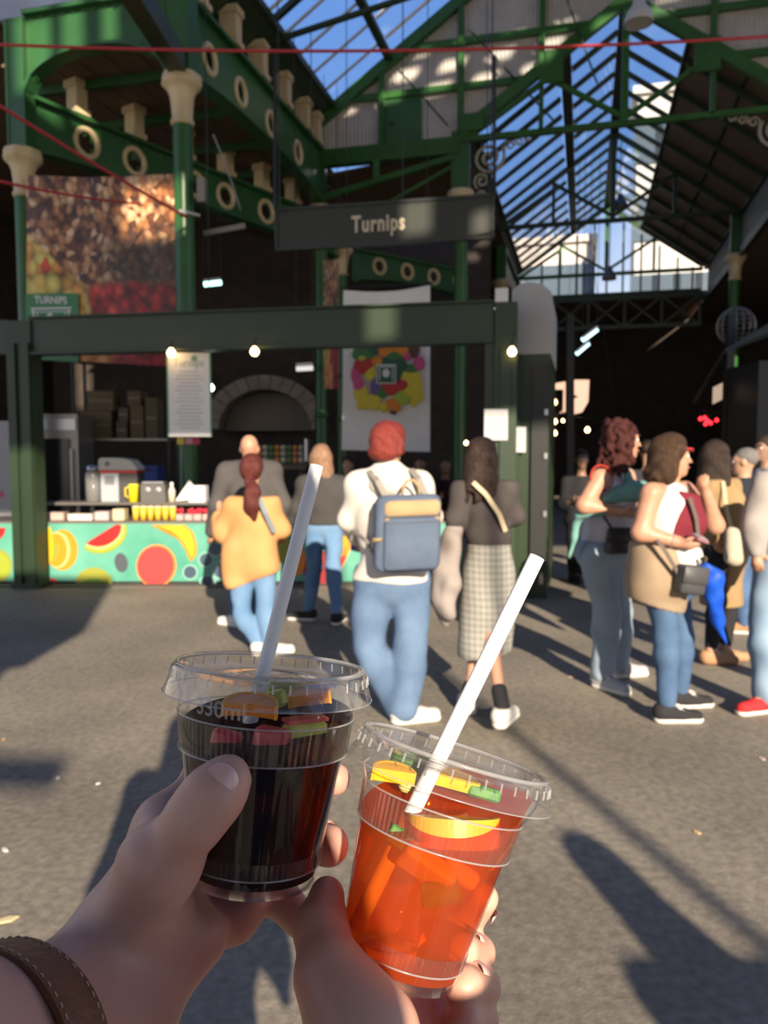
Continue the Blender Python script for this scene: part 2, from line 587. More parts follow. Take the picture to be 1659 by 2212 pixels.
# ================================================================== COLUMNS
CAP = [(0.125, 0.0), (0.15, 0.02), (0.15, 0.05), (0.13, 0.07), (0.132, 0.12), (0.14, 0.24), (0.155, 0.36), (0.185, 0.43),
       (0.20, 0.45), (0.245, 0.49), (0.255, 0.52), (0.24, 0.55), (0.25, 0.58), (0.23, 0.62), (0.0, 0.62)]
def column(pos, cap_top, label, r=0.125, post_top=None, post_w=0.30, collars=(3.2, 2.3), sc=1.0, mtl=None):
    x, y = pos[0], pos[1]
    root = thing('iron_column', label, 'column', (x, y, 0), 'green iron market columns')
    zc = cap_top - 0.62 * sc
    m = MB().lathe([(r * 1.5, 0), (r * 1.5, 0.25), (r * 1.15, 0.32), (r, 0.4), (r, zc + 0.02)], (x, y, 0), n=20)
    m.build('shaft', mtl or GREEN, root, smooth=True)
    c = MB().lathe([(a * sc * r / 0.125, b * sc) for a, b in CAP], (x, y, zc), n=32, flute=0.03, nf=8)
    sharp(c.build('capital', CREAM, root), 50)
    for z in collars:
        MB().lathe([(r, z - 0.05), (r * 1.16, z - 0.03), (r * 1.16, z + 0.03), (r, z + 0.05)], (x, y, 0), n=20).build('collar', mtl or GREEN, root, smooth=True)
    if post_top:
        MB().box((x, y, (cap_top + post_top) / 2), (post_w, post_w * 0.8, post_top - cap_top), HE, None, None).build('upper_post', mtl or GREEN2, root)
        pm = MB()
        for sx in (-1, 1):
            pm.box(Vector((x, y, (cap_top + post_top) / 2)) + HE * sx * post_w * 0.47 - HD * post_w * 0.41, (0.035, 0.02, post_top - cap_top), HE)
        pm.build('post_flange', mtl or GREEN2, root)
    return root
TB = -2.75
A_pos = Hp(-5.14, -5.45); B_pos = Hp(TB, -5.45); C_pos = Hp(TB, 0.0)
D_pos = P(738, 600, 17.0); E_pos = Hp(0, 0)
column(A_pos, 5.62, 'green column with cream capital between fruit banner edge and stall post', post_top=7.3, post_w=0.27)
column(B_pos, 6.33, 'tall green column with cream capital where the two arched girders meet', post_top=7.35, post_w=0.34)
column(C_pos, 6.33, 'green column behind the left part of the hanging Turnips sign', r=0.125, post_top=7.35, post_w=0.22)
column(D_pos, 5.93, 'slim green column with cream capital beside the white fruit cloth', r=0.12, post_top=6.4, post_w=0.2)
column(E_pos, 6.4, 'green column under the box post with scroll bracket, right of white cloth', post_top=7.45, post_w=0.31, collars=(3.6,))
for (t, s, lb) in ((0, 7.4, 'dim green column with tan capital behind the grey kiosk top'), (5.76, 6.0, 'dim green column with cream capital below the louvred eave')):
    column(Hp(t, s), 6.35, lb, post_top=7.3, post_w=0.25)

# ================================================================== ARCHED GIRDERS
def girder(p0, p1, ztop, zend, zmid, rings, label, zring, rr=0.2, mtl=None, star=True, thick=0.05, trim=(0.0, 0.0)):
    p0 = Vector((p0[0], p0[1], 0)); p1 = Vector((p1[0], p1[1], 0))
    _d = (p1 - p0).normalized(); p0 = p0 + _d * trim[0]; p1 = p1 - _d * trim[1]; rings = [x - trim[0] for x in rings]
    L = (p1 - p0).length; d = (p1 - p0) / L; nrm = Vector((d.y, -d.x, 0))
    mtl = mtl or GREEN2
    root = thing('arched_girder', label, 'girder', (p0 + p1) / 2 + Vector((0, 0, zend)), 'green arched iron girders')
    def zb(x):
        q = 2 * x / L - 1
        return zend + (zmid - zend) * math.sqrt(max(0.0, 1 - q * q * 0.995))
    def pt(x, z, o=0.0):
        return p0 + d * x + nrm * o + Vector((0, 0, z))
    m = MB()
    cells = []
    xs = sorted(rings)
    edges = [0.0] + [(xs[i] + xs[i + 1]) / 2 for i in range(len(xs) - 1)] + [L] if xs else [0.0, L]
    def strip(a, b):
        n = max(1, int((b - a) / 0.2))
        for i in range(n):
            x0, x1 = a + (b - a) * i / n, a + (b - a) * (i + 1) / n
            for o in (-thick / 2, thick / 2):
                q = [pt(x0, zb(x0), o), pt(x1, zb(x1), o), pt(x1, ztop, o), pt(x0, ztop, o)]
                m.add(q, [(0, 1, 2, 3)] if o > 0 else [(3, 2, 1, 0)])
    if not xs:
        strip(0, L)
    last = 0.0
    for x in xs:
        w = rr * 1.25
        strip(last, x - w)
        a, b = x - w, x + w
        # plate around the round opening
        cs = [(a, zb(a)), (b, zb(b)), (b, ztop), (a, ztop)]
        angs = sorted([2 * math.pi * k / 20 for k in range(20)] + [math.atan2(c[1] - zring, c[0] - x) % (2 * math.pi) for c in cs])
        inn, out = [], []
        for an in angs:
            dx, dz = math.cos(an), math.sin(an)
            best = 9
            for i in range(4):
                (ax_, az_), (bx_, bz_) = cs[i], cs[(i + 1) % 4]
                ex, ez = bx_ - ax_, bz_ - az_
                den = dx * ez - dz * ex
                if abs(den) < 1e-9: continue
                tt = ((ax_ - x) * ez - (az_ - zring) * ex) / den
                uu = ((ax_ - x) * dz - (az_ - zring) * dx) / den
                if tt > 0 and -1e-6 <= uu <= 1 + 1e-6: best = min(best, tt)
            inn.append((x + dx * rr, zring + dz * rr)); out.append((x + dx * best, zring + dz * best))
        k = len(angs)
        for o in (-thick / 2, thick / 2):
            vs = [pt(u, z, o) for u, z in inn] + [pt(u, z, o) for u, z in out]
            fs = [(i, (i + 1) % k, k + (i + 1) % k, k + i) for i in range(k)]
            m.add(vs, fs if o < 0 else [tuple(reversed(f)) for f in fs])
        last = b
    if xs: strip(last, L)
    m.build('web_plate', mtl, root)
    # flanges
    fl = MB().bar(pt(0, ztop), pt(L, ztop), 0.26, 0.05)
    fl.build('top_flange', mtl, root)
    n = 22
    bf = MB()
    for i in range(n):
        x0, x1 = L * i / n, L * (i + 1) / n
        bf.bar(pt(x0, zb(x0)), pt(x1, zb(x1)), 0.24, 0.04)
    bf.build('arch_flange', mtl, root)
    rv = MB()
    for i in range(int(L / 0.16)):
        x = 0.1 + i * 0.16
        for o in (-1, 1):
            rv.box(pt(x, zb(x) + 0.045, o * (thick / 2 + 0.008)), (0.035, 0.02, 0.035), d)
            rv.box(pt(x, ztop - 0.05, o * (thick / 2 + 0.008)), (0.035, 0.02, 0.035), d)
    o = rv.build('rivets', mtl, root); o['kind'] = 'stuff'
    for x in xs:
        rg = MB().torus(pt(x, zring, thick * 0.3), nrm, rr * 1.06, 0.045, 28, 8).build('ring', CREAM, root, smooth=True)
        if star:
            vs, fs = [], []
            N = 40
            for q in range(N):
                a = 2 * math.pi * q / N
                ri = rr * (0.66 + 0.16 * math.cos(5 * a + 0.3))
                for rad in (rr * 1.02, ri):
                    vs.append(pt(x + rad * math.cos(a), zring + rad * math.sin(a), 0))
            for q in range(N):
                e = (q + 1) % N
                fs.append((2 * q, 2 * q + 1, 2 * e + 1, 2 * e))
            MB().add(vs, fs).build('star_plate', mtl, rg)
    return root
girder(B_pos, C_pos, 7.35, 6.345, 6.56, [0.75, 1.75, 2.9, 4.15], 'green arched girder with four cream rings, running back from the tall column', 6.88, 0.17, trim=(0.13, 0.085))
girder(A_pos, B_pos, 7.35, 6.345, 6.83, [], 'broad green arched girder bridging the two front columns, sunlit at one end', 0, trim=(0.13, 0.165))
gd = Vector((D_pos.x - A_pos.x, D_pos.y - A_pos.y, 0)); gL = gd.length
girder(A_pos, (D_pos.x, D_pos.y, 0), 6.35, 5.64, 5.74, [1.0, 1.85, 3.1, 3.8, 4.85, 5.9], 'lower green girder with star-pierced cream rings above the fruit banner', 6.04, 0.18, trim=(0.12, 0.235))
girder(Hp(0, 7.4), Hp(0, 11.5), 7.2, 6.36, 6.48, [0.8, 1.6, 2.4, 3.2], 'far green girder with pale rings beside the end window', 6.76, 0.17, trim=(0.095, 0.0))
girder((D_pos.x, D_pos.y, 0), P(1010, 560, 19.3), 5.9, 5.2, 5.4, [1.0, 1.8, 2.6, 3.4], 'dim green girder with faint rings behind the Turnips sign', 5.65, 0.15, trim=(0.248, 0.0))

# cream blocks standing on the girders
ORD = ['first', 'second', 'third', 'fourth', 'fifth', 'sixth', 'seventh', 'eighth', 'ninth', 'tenth', 'eleventh', 'twelfth']
def blocks(p0, p1, us, z0, z1, lab, w=0.2):
    p0 = Vector((p0[0], p0[1], 0)); p1 = Vector((p1[0], p1[1], 0))
    for i, u in enumerate(us):
        c = p0.lerp(p1, u)
        d = (p1 - p0).normalized()
        m = MB()
        m.box(c + Vector((0, 0, (z0 + z1) / 2)), (w, w * 1.3, z1 - z0), d)
        m.box(c + Vector((0, 0, z0 + 0.04)), (w * 1.35, w * 1.6, 0.08), d)
        m.box(c + Vector((0, 0, z1 - 0.05)), (w * 1.3, w * 1.6, 0.1), d)
        m.build('bracket_block', CREAM, None, label=lab % ORD[i], cat='bracket', group='cream blocks on the girders')
blocks(B_pos, C_pos, (0.08, 0.27, 0.45, 0.64, 0.82, 0.93), 7.375, 7.92, 'cream block on the girder under the glass roof, %s from the tall column', 0.2)
blocks(A_pos, D_pos, (0.12, 0.26, 0.40, 0.53, 0.66, 0.78), 6.375, 6.86, 'shaded cream block on the lower ringed girder, %s from the fruit banner', 0.18)
# boarded soffit over the stall, carried by those blocks
sof = thing('ceiling', None, None, Hp(-4, -2, 6.85)); setp(sof, kind='structure')
for i in range(12):
    t0 = -5.6 + i * 0.225
    MB().box(Hp(t0 + 0.1125, -2.3, 6.88 + (i % 2) * 0.008), (0.218, 5.9, 0.04), HE).build('soffit_board', WOODC, sof)
for i in range(4):
    MB().bar(Hp(-5.6, -4.6 + i * 1.3, 6.8), Hp(-2.9, -4.6 + i * 1.3, 6.8), 0.08, 0.12).build('joist', GREEN2, sof)

# raking beam that comes down onto the tall column, and roof struts
rb = MB().bar(B_pos + Vector((0, 0, 6.42)), P(262, -60, 8.2), 0.22, 0.26)
rb.build('raking_beam', DKGREEN, label='dark green raking beam coming down onto the tall column capital', cat='beam')
for a, b, w, lb in ((P(520, 108, 13), P(650, -10, 12.4), 0.09, 'thin dark strut rising from the arched girder toward the glass roof'),
                    (P(520, 112, 13), P(900, -12, 12.6), 0.07, 'long thin dark tie crossing below the glass roof')):
    MB().bar(a, b, w, w).build('roof_strut', DKGREEN, label=lb, cat='strut')

# ================================================================== NEAR ROOF (glazed slope)
def zN(t):
    q = t if t < 2.88 else 5.76 - t
    return 8.1 + 0.685 * (q + 2.48)
nroof = thing('ceiling', None, None, Hp(0, -4, 9)); setp(nroof, kind='structure')
NS = Vector((0, 0, 1)) * 0.825 - HE * 0.565           # left slope normal
def slope_panel(t0, t1, s0, s1, zf, th, name, m, parent, lift=0.0):
    c = [Hp(t0, s0, zf(t0) + lift), Hp(t1, s0, zf(t1) + lift), Hp(t1, s1, zf(t1) + lift), Hp(t0, s1, zf(t0) + lift)]
    up = Vector((0, 0, th))
    return MB().hexa([c[0], c[1], c[2], c[3], c[0] + up, c[1] + up, c[2] + up, c[3] + up]).build(name, m, parent)
slope_panel(-3.3, -2.42, -6.2, 0.05, zN, 0.1, 'board_panel', DKGREEN, nroof)
slope_panel(1.35, 2.88, -6.2, 0.05, zN, 0.08, 'board_panel', WOODC, nroof)
slope_panel(6.4, 8.9, -6.2, 0.05, zN, 0.08, 'board_panel', WOODC, nroof)
def panes(t0, t1, s0, s1, n, zf, parent, bar_m, lift=0.05, bw=0.05, bh=0.03):
    ds = (s1 - s0) / n
    base = wloc(parent)
    me = None
    for i in range(n):
        a = s0 + ds * i
        if me is None:
            c = [Hp(t0, a + 0.03, zf(t0) + lift), Hp(t1, a + 0.03, zf(t1) + lift), Hp(t1, a + ds - 0.03, zf(t1) + lift), Hp(t0, a + ds - 0.03, zf(t0) + lift)]
            up = Vector((0, 0, 0.008))
            me = MB().hexa([c[0], c[1], c[2], c[3], c[0] + up, c[1] + up, c[2] + up, c[3] + up]).mesh('pane', GLASS, off=base)
            mb = MB().bar(Hp(t0, a, zf(t0) + lift), Hp(t1, a, zf(t1) + lift), bw, bh).mesh('glazing_bar', bar_m, off=base)
        link_mesh(me, 'pane', parent, HD * ds * i)
        link_mesh(mb, 'glazing_bar', parent, HD * ds * i)
    link_mesh(mb, 'glazing_bar', parent, HD * ds * n)
win1 = thing('window_1', None, None, Hp(-2, -4, 8.5)); setp(win1, kind='structure')
panes(-2.42, -1.42, -6.0, 0.0, 9, zN, win1, GLAZEBAR)
win2 = thing('window_2', None, None, Hp(-0.2, -4, 9.5)); setp(win2, kind='structure')
panes(-1.28, 1.3, -6.0, 0.0, 9, zN, win2, WHITE, bw=0.07)
win3 = thing('window_3', None, None, Hp(5, -4, 9.5)); setp(win3, kind='structure')
panes(2.98, 6.4, -6.0, 0.0, 8, zN, win3, GLAZEBAR)
for t, w in ((-1.35, 0.14), (-2.45, 0.12), (2.88, 0.18), (1.3, 0.12)):
    MB().bar(Hp(t, -6.2, zN(t) + 0.02), Hp(t, 0, zN(t) + 0.02), w, 0.1).build('purlin', DKGREEN, nroof)

# ================================================================== GABLE SCREEN between the two roofs
gab = thing('wall_gable', None, None, Hp(0, 0, 7.3)); setp(gab, kind='structure')
def zF(t):
    q = min(t, 5.76 - t)
    return 7.35 + 0.705 * q
cuts = [-2.72, -1.5, 0.0, 1.45, 2.88, 4.3, 5.76, 7.2, 8.2]
rows = [7.35, 8.25, 9.05, 10.0, 11.5]
for i in range(len(cuts) - 1):
    for j in range(len(rows) - 1):
        t0, t1, z0, z1 = cuts[i], cuts[i + 1], rows[j], rows[j + 1]
        lo = lambda t, z0=z0: max(z0, zF(t) if 0 <= t <= 5.76 else 7.35)
        hi = lambda t, z1=z1: min(z1, zN(t) - 0.05)
        if max(hi(t0 + (t1 - t0) * q / 8) - lo(t0 + (t1 - t0) * q / 8) for q in range(9)) < 0.05:
            continue
        if i == 1 and j == 0:
            # green access door beside a sheet
            corrugated(-0.74, 0.0, lo, hi, 0.0, gab)
            continue
        corrugated(t0, t1, lo, hi, 0.0, gab)
dr = MB().box(Hp(-1.11, -0.02, 7.78), (0.74, 0.05, 0.86), HE).build('access_door', GREEN2, gab)
MB().box(Hp(-1.3, -0.06, 7.74), (0.1, 0.03, 0.03), HE).build('door_handle', BLACKM, dr)
for z in (8.25, 9.05, 10.0):
    tl = (z - 8.1) / 0.685 - 2.48
    ta, tb_ = tl, 5.76 - tl
    if z < 9.3:
        q = (z - 7.35) / 0.705
        MB().bar(Hp(ta, -0.04, z), Hp(q, -0.04, z), 0.1, 0.12).build('frame_bar', GREEN, gab)
        MB().bar(Hp(5.76 - q, -0.04, z), Hp(tb_, -0.04, z), 0.1, 0.12).build('frame_bar', GREEN, gab)
    else:
        MB().bar(Hp(ta, -0.04, z), Hp(tb_, -0.04, z), 0.1, 0.12).build('frame_bar', GREEN, gab)
for t in cuts[1:-1]:
    z0 = zF(t) if 0 <= t <= 5.76 else 7.35
    MB().bar(Hp(t, -0.05, z0 - 0.05), Hp(t, -0.05, zN(t)), 0.15, 0.1, up=HE).build('frame_post', GREEN, gab)
for sgn_ in (0, 1):
    f = (lambda t: t) if sgn_ == 0 else (lambda t: 5.76 - t)
    MB().bar(Hp(f(-2.75), -0.06, zN(-2.75) - 0.02), Hp(f(2.88), -0.06, zN(2.88) - 0.02), 0.16, 0.2).build('rake_rail', GREEN, gab)
# lower rail and braced bay between the two columns under the screen
MB().bar(Hp(TB, -0.05, 7.2), Hp(0, -0.05, 7.2), 0.2, 0.3).build('frame_rail', GREEN, gab)
MB().bar(Hp(TB, -0.1, 6.45), Hp(-0.1, -0.1, 7.0), 0.1, 0.1).build('brace', GREEN, gab)
MB().bar(Hp(-1.6, -0.1, 7.05), Hp(-1.6, -0.1, 6.7), 0.12, 0.12).build('brace', GREEN, gab)
MB().bar(Hp(-1.3, -0.1, 6.3), Hp(-0.1, -0.1, 6.85), 0.06, 0.06).build('brace', GREEN, gab)
slope_panel(TB, 0.0, 0.3, 4.0, lambda t: 7.0 + 0.1 * (t + 2.75), 0.05, 'board_panel', WOODC, sof)
slope_panel(TB - 2.8, TB, 0.6, 5.0, lambda t: 6.9, 0.05, 'board_panel', WOODC, sof)
# chain and rods hanging in front of the screen
for a, b, lb in ((P(856, 145, 15.0), P(968, 272, 14.9), 'thin tie rod slanting over the gable sheet beside the green access door'), (P(1010, 60, 14.7), P(1200, 265, 14.5), 'thin tie rod slanting over the gable sheets right of the box post'), (P(1225, 0, 14.3), P(1290, 180, 14.2), 'short tie rod near the top of the front truss')):
    MB().bar(a, b, 0.03, 0.03).build('tie_rod', DKGREEN, label=lb, cat='rod', group='tie rods on the gable')

# ================================================================== FAR ROOF
froof = thing('ceiling', None, None, Hp(2.9, 6, 8)); setp(froof, kind='structure')
SF = 11.6
w4 = setp(thing('window_4', None, None, Hp(1, 6, 8)), kind='structure')
w5 = setp(thing('window_5', None, None, Hp(2.3, 6, 8.8)), kind='structure')
w6 = setp(thing('window_6', None, None, Hp(3.4, 6, 8.8)), kind='structure')
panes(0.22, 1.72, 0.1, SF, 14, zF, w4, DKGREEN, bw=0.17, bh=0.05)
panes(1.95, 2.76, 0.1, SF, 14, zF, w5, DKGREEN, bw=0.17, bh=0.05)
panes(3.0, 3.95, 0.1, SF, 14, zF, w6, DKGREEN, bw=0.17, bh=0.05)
slope_panel(-0.35, 0.22, 0.1, SF, zF, 0.08, 'board_panel', DKGREEN, froof)
slope_panel(3.95, 6.3, 0.1, SF, zF, 0.06, 'board_panel', WOODC, froof)
for t, w, mm in ((1.85, 0.2, DKGREEN), (2.88, 0.22, DKGREEN), (3.95, 0.12, DKGREEN), (4.9, 0.1, DKGREEN), (0.2, 0.14, DKGREEN)):
    MB().bar(Hp(t, 0.1, zF(t) + 0.02), Hp(t, SF, zF(t) + 0.02), w, 0.07).build('purlin', mm, froof)
for i in range(9):
    s = 0.6 + i * 1.28
    MB().bar(Hp(3.95, s, zF(3.95) - 0.06), Hp(5.8, s, zF(5.8) - 0.06), 0.07, 0.12).build('rafter', DKGREEN, froof)
def truss(s, label, m, heavy=False):
    root = thing('roof_truss', label, 'truss', Hp(2.88, s, 7.3), 'roof trusses of the far hall')
    w = 0.2 if heavy else 0.1
    zt = 7.28
    MB().bar(Hp(0, s, zt), Hp(5.76, s, zt), 0.1, 0.1).build('tie_beam', m, root)
    MB().bar(Hp(0, s, zF(0) + 0.02), Hp(2.88, s, zF(2.88) - 0.02), 0.14, w).build('rafter', m, root)
    MB().bar(Hp(5.76, s, zF(0) + 0.02), Hp(2.88, s, zF(2.88) - 0.02), 0.14, w).build('rafter', m, root)
    MB().bar(Hp(2.88, s, zt), Hp(2.88, s, zF(2.88)), 0.14, 0.12, up=HE).build('king_post', m, root)
    for q in (1.45, 4.31):
        MB().bar(Hp(q, s, zt), Hp(q, s, zF(q)), 0.1, 0.08, up=HE).build('queen_post', m, root)
    MB().bar(Hp(0.1, s, zt), Hp(1.45, s, zF(1.45) - 0.25), 0.07, 0.09).build('strut', m, root)
    MB().bar(Hp(2.88, s, zt + 0.1), Hp(1.45, s, zF(1.45) - 0.1), 0.07, 0.08).build('strut', m, root)
    MB().bar(Hp(2.88, s, zt + 0.1), Hp(4.31, s, zF(4.31) - 0.1), 0.07, 0.08).build('strut', m, root)
    if heavy:
        # gusset plates on the front truss
        for q, zz in ((1.62, 8.35), (4.2, 8.25), (0.22, 7.55)):
            MB().box(Hp(q, s - 0.08, zz), (0.42, 0.04, 0.55 if q > 1 else 0.3), HE).build('gusset', m, root)
    return root
truss(-0.12, 'heavy green front truss under the gable screen with gusset plates', GREEN, True)
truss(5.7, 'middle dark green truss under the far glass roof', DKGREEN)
tr3 = truss(SF, 'sunlit end truss standing before the far gable window', GREEN)

# ------- end window of the far hall
w7 = setp(thing('window_7', None, None, Hp(2.9, SF + 0.3, 7.3)), kind='structure')
zsill = 6.7
edges = [0.3, 0.85, 1.4, 1.95, 2.5, 2.9, 3.4, 3.95, 4.5, 5.05, 5.5]
for a, b in zip(edges[:-1], edges[1:]):
    za, zb_ = zF(a) - 0.1, zF(b) - 0.1
    s = SF + 0.3
    c = [Hp(a + 0.03, s, zsill), Hp(b - 0.03, s, zsill), Hp(b - 0.03, s, zb_), Hp(a + 0.03, s, za)]
    dd = HD * 0.01
    MB().hexa([c[0], c[1], c[2], c[3], c[0] + dd, c[1] + dd, c[2] + dd, c[3] + dd]).build('pane', GLASS, w7)
    MB().bar(Hp(b, s, zsill), Hp(b, s, zb_), 0.06, 0.06, up=HE).build('glazing_bar', DKGREEN, w7)
MB().bar(Hp(0, SF + 0.3, zsill - 0.06), Hp(5.76, SF + 0.3, zsill - 0.06), 0.15, 0.2).build('sill', DKGREEN, w7)

# ------- louvred right eave
lv = setp(thing('wall_eave', None, None, Hp(5.9, 5, 6.4)), kind='structure')
for i in range(40):
    s = 0.3 + i * 0.28
    MB().box(Hp(5.88, s, 6.85), (0.03, 0.12, 0.85), HE).build('louvre_slat', mat('louvre_paint', (0.12, 0.13, 0.12), 0.5), lv)
MB().bar(Hp(5.85, 0, 6.36), Hp(5.85, SF, 6.36), 0.12, 0.2).build('rail', DKGREEN, lv)
MB().bar(Hp(5.85, 0, 7.32), Hp(5.85, SF, 7.32), 0.12, 0.14).build('rail', DKGREEN, lv)

# ------- scroll brackets
def scroll(base, ex, label):
    """pierced iron scroll: ex is the direction away from the post"""
    root = thing('scroll_bracket', label, 'bracket', base, 'iron scroll brackets')
    up = Vector((0, 0, 1))
    def spiral(c, r0, r1, turns, a0, w):
        pts = []
        n = int(16 * turns)
        for i in range(n + 1):
            a = a0 + 2 * math.pi * turns * i / n
            r = r0 + (r1 - r0) * i / n
            pts.append(base + ex * (c[0] + r * math.cos(a)) + up * (c[1] + r * math.sin(a)))
        MB().tube(pts, w, 6).build('scroll', IRONGREY, root, smooth=True)
    spiral((0.34, -0.05), 0.04, 0.30, 2.1, 0.0, 0.032)
    spiral((0.22, -0.46), 0.03, 0.15, 1.5, 1.0, 0.025)
    spiral((0.22, -0.72), 0.02, 0.09, 1.3, 1.0, 0.02)
    for i in range(4):
        spiral((0.72 + i * 0.17, 0.12 + i * 0.05), 0.02, 0.10 - i * 0.015, 1.3, 2.0, 0.018)
    MB().bar(base + up * 0.28, base + ex * 1.35 + up * 0.3, 0.04, 0.04).build('top_bar', DKGREEN, root)
    return root
scroll(Hp(0.17, -0.05, 7.0), HE, 'grey iron scroll bracket on the box post above the Turnips sign')
scroll(Hp(5.7, -0.05, 7.0), -HE, 'shaded iron scroll bracket at the far side under the truss tie')

# ================================================================== WALLS that close the place
wb = MB()
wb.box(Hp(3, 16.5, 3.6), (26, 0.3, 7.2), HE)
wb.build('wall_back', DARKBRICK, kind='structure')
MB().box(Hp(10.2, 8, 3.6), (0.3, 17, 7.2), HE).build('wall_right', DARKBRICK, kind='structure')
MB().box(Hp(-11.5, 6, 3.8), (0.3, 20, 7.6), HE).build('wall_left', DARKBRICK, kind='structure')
slope_panel(5.9, 10.3, 0, 16.5, lambda t: 6.35, 0.1, 'board_panel', WOODC, froof)
slope_panel(-11.6, 0.1, 5.0, 16.6, lambda t: 7.3, 0.1, 'board_panel', WOODC, sof)
slope_panel(-11.6, -5.6, -5.4, 5.0, lambda t: 7.35, 0.1, 'board_panel', WOODC, sof)
slope_panel(-5.6, TB - 0.14, -5.3, 5.0, lambda t: 7.4, 0.05, 'board_panel', WOODC, sof)
slope_panel(0.0, 6.0, SF + 0.4, 16.5, lambda t: 6.6, 0.1, 'board_panel', WOODC, froof)
# truss-like lattice below the end window
lat = thing('lattice_girder', 'dark green lattice girder below the end window of the far hall', 'girder', Hp(2.8, SF, 5.6))
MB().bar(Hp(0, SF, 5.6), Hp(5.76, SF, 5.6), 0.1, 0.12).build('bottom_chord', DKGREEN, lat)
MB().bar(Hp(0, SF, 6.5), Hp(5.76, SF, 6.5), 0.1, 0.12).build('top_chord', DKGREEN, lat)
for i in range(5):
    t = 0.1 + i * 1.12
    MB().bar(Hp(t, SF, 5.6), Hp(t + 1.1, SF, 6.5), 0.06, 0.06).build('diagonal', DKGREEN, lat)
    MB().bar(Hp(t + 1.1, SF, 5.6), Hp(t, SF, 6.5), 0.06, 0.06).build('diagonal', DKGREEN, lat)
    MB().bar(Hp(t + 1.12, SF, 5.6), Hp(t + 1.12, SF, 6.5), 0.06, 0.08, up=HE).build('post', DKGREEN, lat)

# ================================================================== OUTSIDE the glass
PALE = mat('pale_render', (0.72, 0.68, 0.62), 0.8, col2=(0.62, 0.57, 0.52), scale=1.0)
PINKST = mat('pinkish_stone', (0.72, 0.62, 0.55), 0.8, col2=(0.62, 0.53, 0.48), scale=1.0)
def block_building(name, c, size, label, m, nwin=4, rows_=3):
    root = thing(name, label, 'building', Vector((c[0], c[1], 0)))
    MB().box((c[0], c[1], size[2] / 2), size, HE).build('walls', m, root)
    MB().box((c[0], c[1], size[2] + 0.15), (size[0] + 0.4, size[1] + 0.4, 0.3), HE).build('parapet', m, root)
    for i in range(nwin):
        for j in range(rows_):
            x = -size[0] / 2 + size[0] * (i + 0.5) / nwin
            z = size[2] - 1.8 - j * 3.0
            f = Vector((c[0], c[1], z)) + HE * x - HD * (size[1] / 2 + 0.03)
            w = MB().box(f, (1.1, 0.08, 1.7), HE).build('window', mat('far_window', (0.1, 0.13, 0.16), 0.2), root)
    return root
block_building('building', Hp(0.6, 24), (3.8, 4, 11.0), 'pale stone building seen through the end window of the far hall', PINKST)
block_building('building', Hp(5.7, 20), (3.2, 3, 15.6), 'white sunlit building seen through the far glass roof', PALE)
wf = thing('building', 'pale parapet with white steel frame above the near glass roof', 'building', Hp(-9, -1, 0))
MB().box(Hp(-9.5, -0.5, 9.2), (5.0, 9.0, 3.3), HE).build('walls', PALE, wf)
for i in range(6):
    MB().bar(Hp(-7.4, -4.5 + i * 1.5, 10.8), Hp(-7.4, -4.5 + i * 1.5, 15.0), 0.12, 0.12).build('frame_post', WHITE, wf)
for z in (12.2, 13.6, 15.0):
    MB().bar(Hp(-7.4, -4.6, z), Hp(-7.4, 3.1, z), 0.1, 0.1).build('frame_rail', WHITE, wf)

# ================================================================== UNSEEN BLOCKERS behind the viewer: screen and roof added to shape the low sun
sun_scr = setp(thing('wall_sun_screen', None, None, (2, -8, 0)), kind='structure')
SUNBLOCK = mat('sun_block_board', (0.20, 0.18, 0.15), 0.7)
def pierced(x0, x1, z0, z1, y, holes):
    """added sun screen with holes that let dapples through"""
    xs = sorted({x0, x1} | {v for h in holes for v in (h[0], h[1])}); zs = sorted({z0, z1} | {v for h in holes for v in (h[2], h[3])})
    for i in range(len(xs) - 1):
        for j in range(len(zs) - 1):
            cx_, cz_ = (xs[i] + xs[i + 1]) / 2, (zs[j] + zs[j + 1]) / 2
            if any(h[0] < cx_ < h[1] and h[2] < cz_ < h[3] for h in holes):
                continue
            MB().box((cx_, y, cz_), (xs[i + 1] - xs[i], 0.1, zs[j + 1] - zs[j])).build('sun_screen_board', SUNBLOCK, sun_scr)
pierced(-17, 15, 7.9, 14.5, -8, [(4.62, 4.95, 10.72, 11.15), (3.85, 4.15, 8.72, 9.15), (5.4, 5.6, 10.6, 10.9), (1.2, 2.0, 11.2, 11.9), (-0.75, -0.35, 13.2, 14.4), (-0.2, 0.3, 13.4, 14.4), (0.45, 0.75, 13.6, 14.4), (1.0, 1.2, 13.8, 14.4)])  # holes placed so sun dapples reach the sign, beam, banner and girder
# unseen roof added to cut the sky fill, slatted to dapple the gable
shade_roof = setp(thing('ceiling', None, None, (0, -1, 14.5)), kind='structure')
MB().box((0, -5.2, 14.6), (32, 5.6, 0.2)).build('shade_roof_deck', SUNBLOCK, shade_roof)
MB().box((0, 4.2, 14.6), (32, 7.6, 0.2)).build('shade_roof_deck', SUNBLOCK, shade_roof)
MB().box((-7, -1, 14.6), (18, 2.8, 0.2)).build('shade_roof_deck', SUNBLOCK, shade_roof)
MB().box((12.5, -1, 14.6), (7, 2.8, 0.2)).build('shade_roof_deck', SUNBLOCK, shade_roof)
for i in range(9):
    MB().box((2.4 + i * 0.8, -1, 14.6), (0.34, 2.8, 0.1)).build('shade_roof_slat', SUNBLOCK, shade_roof)
for i in range(3):
    MB().box((5.5, -2.1 + i * 1.0, 14.55), (7, 0.3, 0.1)).build('shade_roof_slat', SUNBLOCK, shade_roof)
for x in (-15, 15):
    MB().box((x, 7.8, 7.25), (0.3, 0.3, 14.5)).build('shade_roof_post', DKGREEN, shade_roof)
